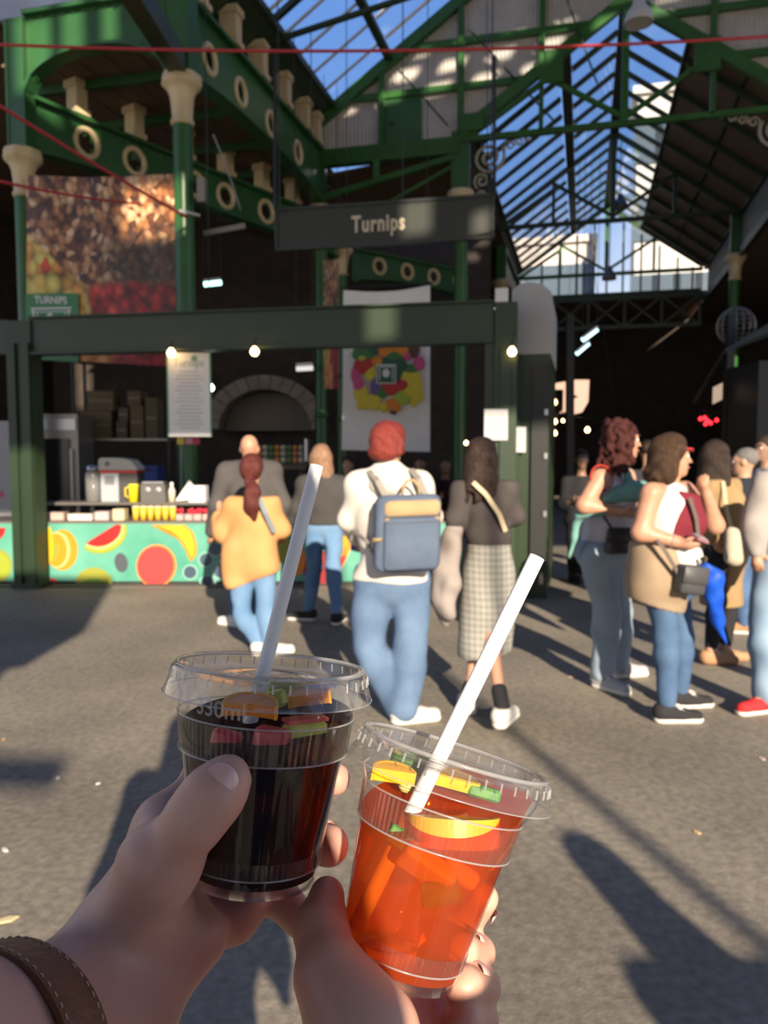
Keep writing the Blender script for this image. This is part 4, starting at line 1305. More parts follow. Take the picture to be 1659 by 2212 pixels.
ell(135, 1188, 33, 44, 'lem'); ell(125, 1188, 27, 39, 'pale'); ell(121, 1188, 24, 36, 'lem'); ell(118, 1195, 8, 22, 'kiwi', 20); ell(102, 1178, 14, 42, 'yel')
ell(222, 1150, 54, 44, 'rind', -22, -30, 160); ell(221, 1148, 48, 37, 'pale', -22, -28, 158); ell(220, 1146, 44, 33, 'mel', -22, -28, 158)
ell(203, 1262, 40, 36, 'kiwi', 0, 180, 360); ell(203, 1264, 24, 16, 'dkiwi', 0, 180, 360)
ell(262, 1215, 14, 21, 'seed', -10); ell(338, 1222, 43, 46, 'ora', 10); ell(337, 1222, 40, 43, 'pom', 10); ell(350, 1232, 14, 30, 'mel', 10); ell(112, 1258, 12, 9, 'pom')
print_poly([(325, 1134), (360, 1133), (400, 1134), (418, 1150), (426, 1180), (424, 1200), (414, 1212), (408, 1208), (402, 1190), (388, 1168), (365, 1150)], 'lem')
print_poly([(345, 1136), (395, 1135), (412, 1150), (420, 1180), (416, 1205), (408, 1190), (394, 1166), (370, 1148)], 'yel')
for x, y, r in ((445, 1209, 14), (411, 1236, 14), (478, 1232, 17), (449, 1258, 15), (466, 1186, 14), (500, 1205, 13), (520, 1240, 15)):
    ell(x, y, r * 1.18, r * 1.18, 'hal'); ell(x, y, r, r, 'berry')
ell(690, 1232, 34, 44, 'dred'); ell(556, 1200, 26, 34, 'pom'); ell(600, 1180, 26, 40, 'kiwi'); ell(640, 1210, 20, 34, 'ora')
ell(752, 1200, 36, 58, 'pale', 25, 90, 270); ell(750, 1200, 32, 54, 'ora', 25, 90, 270); ell(742, 1190, 20, 40, 'yel', 25, 90, 270); ell(738, 1225, 14, 26, 'pom', 25, 90, 270)
ell(782, 1245, 14, 24, 'rind'); ell(840, 1190, 30, 42, 'mel'); ell(930, 1170, 24, 30, 'kiwi')
ell(-6, 1222, 32, 36, 'kiwi'); ell(-2, 1222, 24, 27, 'rind'); ell(-8, 1140, 20, 26, 'mel', 0, 0, 180)

# ------- goods on the counter: everything sits on worktop or raised shelf
ZT = zt + 0.027
ZS = zt + 0.217
def onz(px, z, Y):
    return Vector((P(px, 1000, Y).x, Y, z))
YTUB = mat('yellow_tub', (0.72, 0.42, 0.04), 0.4); REDB = mat('berry_red', (0.45, 0.015, 0.04), 0.35); CLEARB = mat('punnet', (0.42, 0.30, 0.28), 0.3)
for i in range(6):
    c = onz(291 + i * 16, ZT, 9.33)
    r = thing('fruit_tub', 'yellow tub of cut fruit in the counter row, %s from the ice crusher side' % ORD[i], 'tub', c, 'yellow tubs on the counter')
    MB().lathe([(0.0, 0), (0.033, 0), (0.041, 0.15), (0.038, 0.15)], c, n=14).build('pot', YTUB, r, smooth=True)
    MB().lathe([(0.043, 0.15), (0.043, 0.162), (0.0, 0.168)], c, n=14).build('lid', mat('tub_lid', (0.7, 0.62, 0.45), 0.3), r)
rng = random.Random(3)
for i in range(4):
    c = onz(388 + i * 19.2, ZT, 9.32)
    r = thing('berry_punnet', 'clear punnet heaped with red berries, %s from the yellow tubs' % ORD[i], 'punnet', c, 'red berry punnets')
    MB().prism([(-0.042, -0.05), (0.042, -0.05), (0.05, 0.05), (-0.05, 0.05)], c + Vector((0, 0, 0.0)), (1, 0, 0), (0, 1, 0), 0.07).build('tray', CLEARB, r)
    for k in range(12):
        MB().ball(c + Vector((rng.uniform(-0.035, 0.035), rng.uniform(-0.04, 0.04), 0.075 + rng.uniform(0, 0.05))), 0.019, 8, 6).build('berry', REDB, r, smooth=True)
labs = ['pale flat carton behind the stall post on the counter', 'white paper tray lying on the counter beside the post', 'low pink box on the counter between tray and tubs', 'small cream carton next to the yellow tubs']
for (px, w, h, c_, lb) in ((120, 0.22, 0.08, (0.42, 0.30, 0.26), labs[0]), (175, 0.28, 0.06, (0.66, 0.60, 0.52), labs[1]), (222, 0.16, 0.09, (0.45, 0.35, 0.34), labs[2]), (258, 0.13, 0.12, (0.60, 0.50, 0.28), labs[3])):
    c = onz(px, ZT, 9.36)
    r = thing('carton', lb, 'carton', c)
    m_ = mat('carton_%d' % px, c_, 0.6)
    MB().box(c + Vector((0, 0, h / 2)), (w, 0.16, h)).build('base', m_, r)
    MB().box(c + Vector((0, 0, h + 0.004)), (w * 1.04, 0.17, 0.008)).build('lid', m_, r)
c = onz(412, ZT + 0.135, 9.3)
# white bowl on the punnets' right
c = onz(478, ZT, 9.34)
MB().lathe([(0.0, 0.0), (0.05, 0.0), (0.09, 0.05), (0.1, 0.09), (0.094, 0.09), (0.08, 0.05), (0.0, 0.015)], c, n=20).build('white_bowl', WHITE, smooth=True, label='white bowl on the counter beside the berry punnets', cat='bowl')
# ice crusher
c = onz(262, ZS, 9.88)
r = thing('ice_crusher', 'grey and white juicing machine with red stripe on the raised shelf', 'machine', c)
MB().box(c + Vector((-0.1, 0, 0.18)), (0.22, 0.3, 0.36)).build('body', mat('machine_grey', (0.30, 0.32, 0.35), 0.4), r)
MB().box(c + Vector((0.13, 0, 0.18)), (0.22, 0.28, 0.36)).build('side_case', mat('machine_dark', (0.05, 0.045, 0.045), 0.4), r)
MB().box(c + Vector((0.01, 0, 0.375)), (0.46, 0.33, 0.035)).build('stripe', mat('machine_red', (0.5, 0.03, 0.03), 0.4), r)
MB().prism([(-0.23, 0.0), (0.24, 0.0), (0.24, 0.03), (0.16, 0.12), (0.0, 0.15), (-0.2, 0.15), (-0.23, 0.12)], c + Vector((0.0, -0.16, 0.393)), (1, 0, 0), (0, 0, 1), -0.32).build('hood', mat('machine_cream', (0.66, 0.64, 0.55), 0.4), r)
for i in range(6):
    MB().box(c + Vector((-0.1, -0.153, 0.22 + i * 0.018)), (0.12, 0.006, 0.008)).build('vent_slot', BLACKM, r)
MB().torus(c + Vector((-0.12, -0.165, 0.47)), (0, 1, 0), 0.02, 0.006, 14, 6).build('knob', BLACKM, r)
# glass dispenser
c = onz(200, ZS, 9.78)
r = thing('juice_dispenser', 'clear glass juice dispenser beside the juicing machine', 'dispenser', c)
MB().lathe([(0.0, 0), (0.09, 0), (0.09, 0.34), (0.06, 0.4)], c, n=20).build('jar', thin_clear('jar_glass', (0.75, 0.75, 0.72), 0.9, 0.05, 0.15), r, smooth=True)
MB().lathe([(0.07, 0.4), (0.07, 0.44), (0.0, 0.46)], c, n=16).build('lid', STEEL, r, smooth=True)
# yellow scoop jug, scale, bottle, cone, boxes
c = onz(287, ZS, 9.65)
r = thing('yellow_jug', 'small bright yellow jug standing on the raised shelf', 'jug', c)
MB().lathe([(0.0, 0), (0.055, 0), (0.06, 0.2), (0.065, 0.22), (0.058, 0.22), (0.052, 0.02)], c, n=16).build('body', mat('yellow_plastic', (0.8, 0.6, 0.02), 0.35), r, smooth=True)
MB().tube([c + Vector((-0.057, 0, 0.19)), c + Vector((-0.1, 0, 0.17)), c + Vector((-0.1, 0, 0.08)), c + Vector((-0.054, 0, 0.05))], 0.009, 6).build('handle', MATS['yellow_plastic'], r, smooth=True)
c = onz(334, ZS, 9.76)
r = thing('counter_scale', 'dark counter scale with two round dials', 'scale', c)
MB().box(c + Vector((0, 0, 0.11)), (0.3, 0.22, 0.22)).build('case', mat('scale_grey', (0.09, 0.085, 0.08), 0.4), r)
for x in (-0.06, 0.07):
    MB().lathe([(0.0, 0.0), (0.035, 0.0), (0.035, 0.012), (0.0, 0.016)], c + Vector((x, -0.112, 0.15)), (0, -1, 0), 14).build('dial', STEEL, r)
MB().box(c + Vector((0, 0, 0.24)), (0.26, 0.2, 0.02)).build('pan', STEEL, r)
c = onz(370, ZS, 9.68)
r = thing('cream_bottle', 'cream bottle between the scale and the paper cone', 'bottle', c)
MB().lathe([(0.0, 0), (0.04, 0), (0.042, 0.14), (0.02, 0.19), (0.018, 0.22)], c, n=14).build('body', mat('bottle_cream', (0.6, 0.5, 0.38), 0.4), r, smooth=True)
MB().lathe([(0.021, 0.215), (0.021, 0.24), (0, 0.245)], c, n=10).build('cap', WHITE, r)
c = onz(398, ZS, 9.92)
MB().prism([(-0.12, 0.0), (0.1, 0.02), (0.11, 0.2), (0.06, 0.26)], c + Vector((0, 0, 0.0)), (1, 0, 0), (0, 0, 1), -0.012).build('folded_card', WHITE, label='folded white card leaning on the raised shelf', cat='card')
for px, w, h, cc, lb in ((428, 0.2, 0.19, (0.66, 0.65, 0.68), 'white carton on the counter near the grey jacket'), (488, 0.2, 0.24, (0.32, 0.16, 0.06), 'brown cardboard crate on the counter behind the bald man')):
    c = onz(px, ZS if px < 450 else ZT, 9.74)
    r = thing('carton', lb, 'carton', c)
    MB().box(c + Vector((0, 0, h / 2)), (w, 0.2, h)).build('base', mat('carton_%d' % px, cc, 0.7), r)
    for sx in (-1, 1):
        MB().box(c + Vector((sx * w * 0.25, 0, h + 0.006)), (w * 0.48, 0.2, 0.012)).build('flap', MATS['carton_%d' % px], r)
# produce heap in front of the grey-jacket woman's side
rng = random.Random(11)
for i, (px, Yd, lb) in enumerate(((640, 9.35, 'yellow lemon on the counter beside the blonde woman'), (628, 9.4, 'yellow lemon lying behind another by the blonde woman'))):
    c = onz(px, ZT + 0.04, Yd)
    r = organic('lemon', [('e', c, (0.05, 0.038, 0.038), None), ('e', c + Vector((0.05, 0, 0)), (0.014, 0.012, 0.012), None)], mat('lemon_skin', (0.75, 0.52, 0.03), 0.45), h=0.006, k=0.02, label=lb, cat='lemon', group='lemons on the counter')
c = onz(632, ZT, 9.55)
MB().prism([(-0.16, 0), (0.16, 0), (0.16, 0.1), (0.1, 0.17), (-0.05, 0.13), (-0.16, 0.15)], c, (1, 0, 0), (0, 0, 1), -0.25).build('paper_sack', mat('sack_white', (0.6, 0.57, 0.52), 0.8), label='crumpled white paper sack behind the lemons', cat='sack')
for i in range(7):
    c = onz(932 + i * 9.25, ZT + 0.05, 9.3 + (i % 2) * 0.085)
    MB().ball(c, 0.05, 12, 8).build('orange', mat('orange_skin', (0.80, 0.26, 0.02), 0.45), smooth=True, label='ripe orange heaped at the far end of the counter', cat='orange', group='oranges at the counter end')

# ================================================================== BEHIND THE COUNTER
STEELD = mat('dull_steel', (0.30, 0.27, 0.24), 0.4, 0.6)
c = onz(132, 0, 11.65)
r = thing('steel_cabinet', 'tall dull steel cabinet with dark glass door behind the counter', 'cabinet', c)
MB().box(c + Vector((0, 0, 1.05)), (0.75, 0.6, 2.1)).build('body', STEELD, r)
dd_ = MB().box(c + Vector((-0.02, -0.32, 1.15)), (0.55, 0.04, 1.2)).build('door', mat('oven_glass', (0.02, 0.018, 0.016), 0.15), r)
MB().tube([c + Vector((0.29, -0.36, 0.7)), c + Vector((0.29, -0.36, 1.6))], 0.015, 8).build('handle', STEEL, dd_)
MB().box(c + Vector((0, -0.31, 1.95)), (0.7, 0.03, 0.16)).build('control_strip', STEEL, r)
c = onz(10, 0, 11.65)
r = thing('steel_cabinet', 'pale steel fridge left of the stall post', 'fridge', c)
MB().box(c + Vector((0, 0, 1.0)), (0.62, 0.6, 2.0)).build('body', mat('fridge_grey', (0.35, 0.35, 0.37), 0.4), r)
MB().box(c + Vector((0, -0.31, 1.3)), (0.56, 0.03, 1.2)).build('door', MATS['fridge_grey'], r)
MB().box(c + Vector((0.05, -0.33, 0.95)), (0.14, 0.01, 0.08)).build('pink_sticker', mat('pink_sticker', (0.7, 0.1, 0.2), 0.5), r)
BLUEP = mat('blue_plastic', (0.03, 0.07, 0.28), 0.4)
def crate(c, w, h, d, label, m):
    r = thing('plastic_crate', label, 'crate', c, 'blue crates behind the counter')
    for (dx, dy, sx, sy) in ((0, -d / 2, w, 0.02), (0, d / 2, w, 0.02), (-w / 2, 0, 0.02, d), (w / 2, 0, 0.02, d)):
        MB().box(c + Vector((dx, dy, h / 2)), (sx, sy, h)).build('side', m, r)
    MB().box(c + Vector((0, 0, 0.01)), (w, d, 0.02)).build('base', m, r)
    MB().box(c + Vector((0, -d / 2 - 0.012, h * 0.75)), (w * 0.4, 0.01, 0.03)).build('grip', BLACKM, r)
# a rear bench carries crates
rb_ = thing('rear_bench', 'dark rear work bench behind the counter', 'bench', onz(355, 0, 11.3))
MB().box(onz(355, 0.88, 11.3), (2.0, 0.7, 0.04)).build('top', STEELD, rb_)
for px in (215, 355, 495):
    for dy in (-0.3, 0.3):
        MB().box(onz(px, 0.43, 11.3) + Vector((0, dy, 0)), (0.05, 0.05, 0.86)).build('leg', BLACKM, rb_)
crate(onz(325, 0.9, 11.2), 0.28, 0.24, 0.3, 'upper-shelf blue crate sitting on the rear bench near the scale', BLUEP)
crate(onz(325, 1.142, 11.2), 0.28, 0.22, 0.3, 'blue crate stacked on another on the rear bench', BLUEP)
crate(onz(226, 0.9, 11.25), 0.22, 0.3, 0.25, 'blue bin next to the steel cabinet', BLUEP)
# storage shelf with cartons
sh = thing('storage_shelf', 'dark storage shelving stacked with brown cartons at the back', 'shelf', onz(275, 0, 12.3))
for z in (0.2, 1.75, 2.95):
    MB().box(onz(275, z, 12.3), (1.5, 0.5, 0.03)).build('shelf_board', STEELD, sh)
for px in (175, 375):
    for dy in (-0.24, 0.24):
        MB().box(onz(px, 1.6, 12.3) + Vector((0, dy, 0)), (0.04, 0.04, 3.2)).build('upright', BLACKM, sh)
CARD = mat('cardboard', (0.17, 0.115, 0.055), 0.8, col2=(0.14, 0.095, 0.045), scale=4); CARD2 = mat('dark_cardboard', (0.14, 0.10, 0.055), 0.8)
for i, (px, w, h, z) in enumerate(((218, 0.46, 0.42, 1.765), (272, 0.16, 0.26, 1.765), (305, 0.2, 0.5, 1.765), (336, 0.18, 0.62, 1.765), (228, 0.4, 0.3, 2.19), (276, 0.14, 0.2, 2.03), (300, 0.2, 0.22, 2.27))):
    c = onz(px, z, 12.25)
    rr_ = thing('carton', '%s brown carton along the storage shelf behind the counter' % ORD[i], 'carton', c, 'cartons on the storage shelf')
    MB().box(c + Vector((0, 0, h / 2)), (w, 0.34, h)).build('base', CARD if i % 2 == 0 else CARD2, rr_)
    MB().box(c + Vector((0, -0.172, h * 0.5)), (w * 0.9, 0.004, 0.03)).build('tape', mat('brown_tape', (0.2, 0.15, 0.1), 0.4), rr_)
# column stickers
for i, (px, cc) in enumerate(((390, (0.7, 0.5, 0.05)), (408, (0.6, 0.25, 0.3)), (424, (0.5, 0.03, 0.06)))):
    MB().box(P(px, 953, 10.2), (0.09, 0.01, 0.08)).build('price_sticker', mat('sticker_%d' % i, cc, 0.5), label=('yellow', 'pink', 'red')[i] + ' sticker on the foot of the tall column', cat='sticker')
# brick arch at the back of the stall
arch = setp(thing('wall_arch', None, None, P(580, 930, 19.4)), kind='structure')
acx = P(580, 930, 19.4)
ARCHM = mat('arch_render', (0.30, 0.25, 0.20), 0.8, col2=(0.22, 0.18, 0.14), scale=2, bump=0.3, bscale=6)
R1, R2 = 1.29, 0.96
for i in range(15):
    a0, a1 = math.pi * i / 15, math.pi * (i + 0.94) / 15
    pts = [(R1 * 1.15 * math.cos(a), R1 * math.sin(a)) for a in (a0, (a0 + a1) / 2, a1)] + [(R2 * 1.15 * math.cos(a), R2 * math.sin(a)) for a in (a1, (a0 + a1) / 2, a0)]
    MB().prism(pts, acx, (1, 0, 0), (0, 0, 1), 0.6 + 0.03 * (i % 2)).build('arch_stone', ARCHM, arch)
MB().prism([(R2 * 1.14 * math.cos(math.pi * i / 14), R2 * 0.99 * math.sin(math.pi * i / 14)) for i in range(15)], acx + Vector((0, 0.1, 0)), (1, 0, 0), (0, 0, 1), -0.05).build('arch_panel', mat('arch_panel', (0.16, 0.13, 0.10), 0.6), arch)
MB().box(Vector((acx.x, acx.y + 0.66, 3.64)), (11, 0.1, 7.28)).build('arch_wall', DARKBRICK, arch)
# produce stand behind the bald man
stn = thing('produce_stand', 'tilted stand of oranges and greens behind the bald man', 'stand', onz(600, 0, 11.0))
MB().box(onz(605, 1.45, 11.0), (0.75, 0.5, 0.04), (1, 0, 0), None, (0, -0.5, 1)).build('tray', STEELD, stn)
for px in (560, 650):
    MB().box(onz(px, 0.7, 11.0), (0.05, 0.05, 1.4)).build('leg', BLACKM, stn)
MB().box(onz(664, 1.58, 10.9), (0.03, 0.4, 0.3)).build('end_board', STEEL, stn)
rng = random.Random(5)
for i in range(24):
    px = 560 + (i % 8) * 13; rw = i // 8
    cc = [(0.6, 0.22, 0.03), (0.5, 0.45, 0.3), (0.10, 0.2, 0.05)][(i * 7 + rw) % 3]
    p = onz(px, 1.39 + rw * 0.085, 10.82 + rw * 0.15)
    MB().ball(p + Vector((0, 0, 0.055)), 0.0425, 10, 8).build('heaped_fruit', mat('heap_%d' % ((i * 7 + rw) % 3), cc, 0.5), label='%s heaped on the tilted produce stand' % ('orange', 'pale onion', 'green apple')[(i * 7 + rw) % 3], cat='fruit', group='fruit on the produce stand', smooth=True)

# ================================================================== ROPES AND CABLES
def rope(pts, r, label, m=None, nm='rope'):
    MB().tube(pts, r, 6).build(nm, m or REDROPE, smooth=True, label=label, cat='rope')
def sag(a, b, s, n=16):
    a, b = Vector(a), Vector(b)
    return [a.lerp(b, i / n) - Vector((0, 0, s * 4 * (i / n) * (1 - i / n))) for i in range(n + 1)]
rope(sag(P(-30, 95, 7.0), P(1690, 77, 7.0), 0.09), 0.013, 'long red rope stretched right across the hall below the roof')
rope(sag(P(-30, 210, 7.2), P(405, 470, 10.1), 0.02), 0.016, 'red rope slanting down from the corner to the tall column')
rope(sag(P(-30, 385, 7.2), P(300, 440, 10.0), 0.03), 0.014, 'lower red rope running in front of the fruit banner')
rope(sag(P(460, 290, 11.0), P(520, 455, 11.5), -0.05), 0.012, 'thin grey cable drooping behind the tall column', mat('grey_cable', (0.3, 0.3, 0.3), 0.5), 'cable')
rope(sag(P(1052, 0, 12.5), sl.lerp(sr, 0.97) + Vector((0, 0, 0.252)), 0.0, 3), 0.008, 'thin dark chain dropping to the sign end', BLACKM, 'chain')
# floodlight bracket on the tall column
fb = thing('flood_light', 'grey flood light with arm clamped on the tall column', 'lamp', P(432, 415, 10.3))
MB().box(P(436, 412, 10.3), (0.1, 0.12, 0.3)).build('housing', STEELD, fb)
MB().bar(P(388, 455, 10.2), P(432, 466, 10.2), 0.03, 0.03).build('clamp_arm', STEEL, fb)
MB().bar(P(440, 505, 11), P(530, 488, 11), 0.05, 0.07).build('side_arm', STEELD, fb)

# ================================================================== FAR STALLS ON THE RIGHT
PATCHGLOW = mat('sun_patch_glow', (1.0, 0.62, 0.42), 0.5, emit=1.1)  # sunlit patch of the far wall, its light put in as glow
lit_wall = setp(thing('wall_sun_patch', None, None, P(1235, 895, 24)), kind='structure')
MB().prism([(0, 0), (0.42, 0.1), (0.42, 1.0), (-0.15, 0.9), (-0.15, 0.72), (0.12, 0.72), (0.12, 0.1)], P(1208, 893, 24), (1, 0, 0), (0, 0, 1), -0.03).build('lit_pane', PATCHGLOW, lit_wall)
MB().prism([(0, 0), (0.3, 0.08), (0.48, 0.4), (0.5, 1.05), (-0.02, 1.05), (-0.02, 0.62), (0.2, 0.55), (-0.02, 0.45)], P(1236, 896, 24), (1, 0, 0), (0, 0, 1), -0.03).build('lit_pane', PATCHGLOW, lit_wall)
MB().bar(P(1231, 680, 22), P(1231, 1103, 22), 0.2, 0.2).build('dark_post', BLACKM, label='dark post standing before the glowing peach wall patch', cat='post')
# right-hand stall with awning
ra = thing('dark_stall', 'dark stall with sloping awning and lit panels on the far right', 'stall', P(1600, 1000, 13))
AWN = mat('awning_blue_grey', (0.10, 0.13, 0.15), 0.6)
a0, a1, a2, a3 = P(1565, 762, 12.5), P(1690, 690, 9.5), P(1760, 670, 9.8), P(1640, 745, 13.0)
MB().hexa([a0, a1, a2 + Vector((0.6, 0, 0.3)), a3 + Vector((0.6, 0, 0.3))] + [p + Vector((0, 0, 0.05)) for p in (a0, a1, a2 + Vector((0.6, 0, 0.3)), a3 + Vector((0.6, 0, 0.3)))]).build('awning', AWN, ra)
MB().bar(P(1565, 762, 12.5), P(1500, 870, 14.5), 0.05, 0.05).build('awning_arm', BLACKM, ra)
MB().box(P(1572, 900, 12.6), (0.12, 0.12, 3.2)).build('post', BLACKM, ra)
MB().box(P(1700, 960, 12.0), (1.4, 1.0, 2.4)).build('counter_block', BLACKM, ra)
WARMP = mat('lit_panel_warm', (1.0, 0.72, 0.52), 0.5, emit=0.35)
MB().box(P(1550, 850, 12.4), (0.16, 0.02, 0.26), (1, 0, 0.5)).build('lit_panel', WARMP, ra)
MB().box(P(1594, 857, 12.4), (0.2, 0.02, 0.18), (1, 0, 0.4)).build('lit_panel', WARMP, ra)
# wire birdcage-like basket under the awning
wbk = thing('wire_basket', 'hanging wire basket below the capital on the right', 'basket', P(1585, 740, 13))
cb = P(1590, 705, 13)
for i in range(8):
    a = math.pi * i / 8
    MB().torus(cb, (math.cos(a), math.sin(a), 0), 0.3, 0.008, 18, 4).build('wire', STEELD, wbk)
for z in (-0.15, 0, 0.15):
    MB().torus(cb + Vector((0, 0, z)), (0, 0, 1), math.sqrt(0.09 - z * z), 0.008, 18, 4).build('wire', STEELD, wbk)
# left row of dark shop fronts in the far alley
for i, (t, s) in enumerate(((0.6, 9.5), (7.4, 9), (7.6, 12.5))):
    c = Hp(t, s)
    r = thing('dark_booth', ('dim booth with board roof beyond the kiosk', 'dim booth with board roof behind the tan coat', 'dim booth with board roof at the end of the right row')[i], 'booth', c)
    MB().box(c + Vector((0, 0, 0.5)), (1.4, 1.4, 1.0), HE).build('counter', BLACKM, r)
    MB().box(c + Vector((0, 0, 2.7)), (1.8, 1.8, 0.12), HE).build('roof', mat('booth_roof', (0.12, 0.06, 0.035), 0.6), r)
    for sx in (-0.65, 0.65):
        for sy in (-0.65, 0.65):
            MB().box(c + HE * sx + HD * sy + Vector((0, 0, 1.35)), (0.06, 0.06, 2.7), HE).build('post', BLACKM, r)
# litter on the asphalt
rng = random.Random(21)
for i, (px, py, sz, cc) in enumerate(((16, 1985, 0.035, (0.6, 0.5, 0.28)), (1505, 1797, 0.018, (0.55, 0.38, 0.18)), (1645, 1638, 0.02, (0.5, 0.4, 0.35)), (125, 1680, 0.014, (0.6, 0.55, 0.5)), (212, 1692, 0.012, (0.6, 0.57, 0.5)), (10, 1835, 0.02, (0.6, 0.58, 0.5)),
                                      (1232, 1462, 0.025, (0.5, 0.35, 0.2)), (8, 1596, 0.014, (0.6, 0.35, 0.12)))):
    g = G(px, py, 0.004)
    a = rng.uniform(0, 3)
    MB().prism([(-sz, -sz * 0.3), (sz * 0.3, -sz * 0.5), (sz, 0), (sz * 0.2, sz * 0.4), (-sz * 0.7, sz * 0.3)], g - Vector((0, 0, 0.003)), (math.cos(a), math.sin(a), 0), (-math.sin(a), math.cos(a), 0), 0.005).build(
        'litter_scrap', mat('scrap_%d' % i, cc, 0.8), label='tiny pale scrap of litter lying on the sunlit asphalt', cat='litter', group='scraps on the asphalt')

# festoon cables the small lamps hang from
_jn = FT[1].lerp(FT[2], 0.5)
rope([kc + HE * 0.19 + HD * 1.2 + Vector((0, 0, 2.45)), FT[0], FT[1], _jn, FT[2], FT[3], P(1330, 890, 18), Hp(2.26, 5.7, 7.25)], 0.006, 'thin dark festoon cable carrying the warm bulbs past the kiosk', BLACKM, 'festoon_cable')
rope([_jn, T6], 0.005, 'short dark lead down to the small warm bulb below the close pair', BLACKM, 'lamp_lead')
rope([_jn, T8], 0.005, 'longer dark lead down to the lowest warm bulb near the kiosk', BLACKM, 'lamp_lead')
rope([RT[0], RT[1], RT[2], RT[4], RT[3], RT[5], P(1572, 880, 12.66)], 0.006, 'thin dark cable carrying the red lamps to the stall post', BLACKM, 'lamp_cable')
rope([P(455, 828, 9.9), Vector((P(455, 828, 9.9).x, 9.9, 8.35))], 0.006, 'dark lead of the cool lamp beside the poster', BLACKM, 'lamp_lead')
# ================================================================== PEOPLE
def skin_mat(name, c, c2):
    return mat(name, c, 0.5, col2=c2, scale=14, sss=0.12, spec=0.4)
SKIN_A = skin_mat('skin_light', (0.46, 0.25, 0.165), (0.41, 0.21, 0.135))
SKIN_B = skin_mat('skin_tan', (0.45, 0.26, 0.17), (0.40, 0.22, 0.145))
SKIN_D = skin_mat('skin_deep', (0.26, 0.15, 0.10), (0.22, 0.12, 0.08))
def hair_mat(name, c, c2, rough=0.38):
    return mat(name, c, max(rough, 0.45), col2=c2, scale=30, bump=0.6, bscale=70, stretch=(5, 5, 0.6), spec=0.16)
def cloth_mat(name, c, c2=None, scale=4, bump=0.35, bscale=9, rough=0.85):
    return mat(name, c, rough, col2=c2 or tuple(x * 0.85 for x in c), scale=scale, bump=bump, bscale=bscale, spec=0.25)
DENIM = cloth_mat('denim_mid', (0.075, 0.125, 0.215), (0.115, 0.18, 0.285), 5)
DENIM_P = cloth_mat('denim_pale', (0.09, 0.18, 0.32), (0.14, 0.24, 0.38), 4)
DENIM_D = cloth_mat('denim_dark', (0.05, 0.095, 0.19), (0.09, 0.15, 0.27), 5)
DENIM_G = cloth_mat('denim_grey', (0.22, 0.28, 0.34), (0.30, 0.37, 0.43), 4)
EYE = mat('eye_white', (0.7, 0.68, 0.65), 0.2); IRIS = mat('eye_dark', (0.03, 0.02, 0.015), 0.2); LIP = mat('lips', (0.42, 0.16, 0.13), 0.45); BROW = mat('eyebrow', (0.05, 0.03, 0.02), 0.8)
SOLE = mat('shoe_sole_white', (0.66, 0.64, 0.58), 0.6); SHOE_W = cloth_mat('shoe_white', (0.62, 0.60, 0.55)); SHOE_K = cloth_mat('shoe_black', (0.025, 0.025, 0.028)); SHOE_R = cloth_mat('shoe_red', (0.50, 0.025, 0.03)); SHOE_T = cloth_mat('shoe_tan', (0.38, 0.22, 0.12)); SHOE_G = cloth_mat('shoe_grey', (0.42, 0.42, 0.43))
LACE = mat('shoe_lace', (0.66, 0.65, 0.62), 0.8)
BLACKC = cloth_mat('cloth_black', (0.018, 0.018, 0.021))

def wob(amp, fr, seed=0.0):
    """soft folds"""
    def f(pos):
        x, y, z = pos[:, 0], pos[:, 1], pos[:, 2]
        d = np.stack([np.sin(fr * z + 1.7 * fr * 0.5 * y + seed) * np.cos(fr * 0.6 * x + seed * 2),
                      np.sin(fr * 0.8 * z + fr * 0.9 * x + seed * 3) * np.cos(fr * 0.4 * z),
                      np.sin(fr * 0.7 * x + fr * 0.5 * z + seed) * 0.5], 1)
        return pos + amp * d
    return f

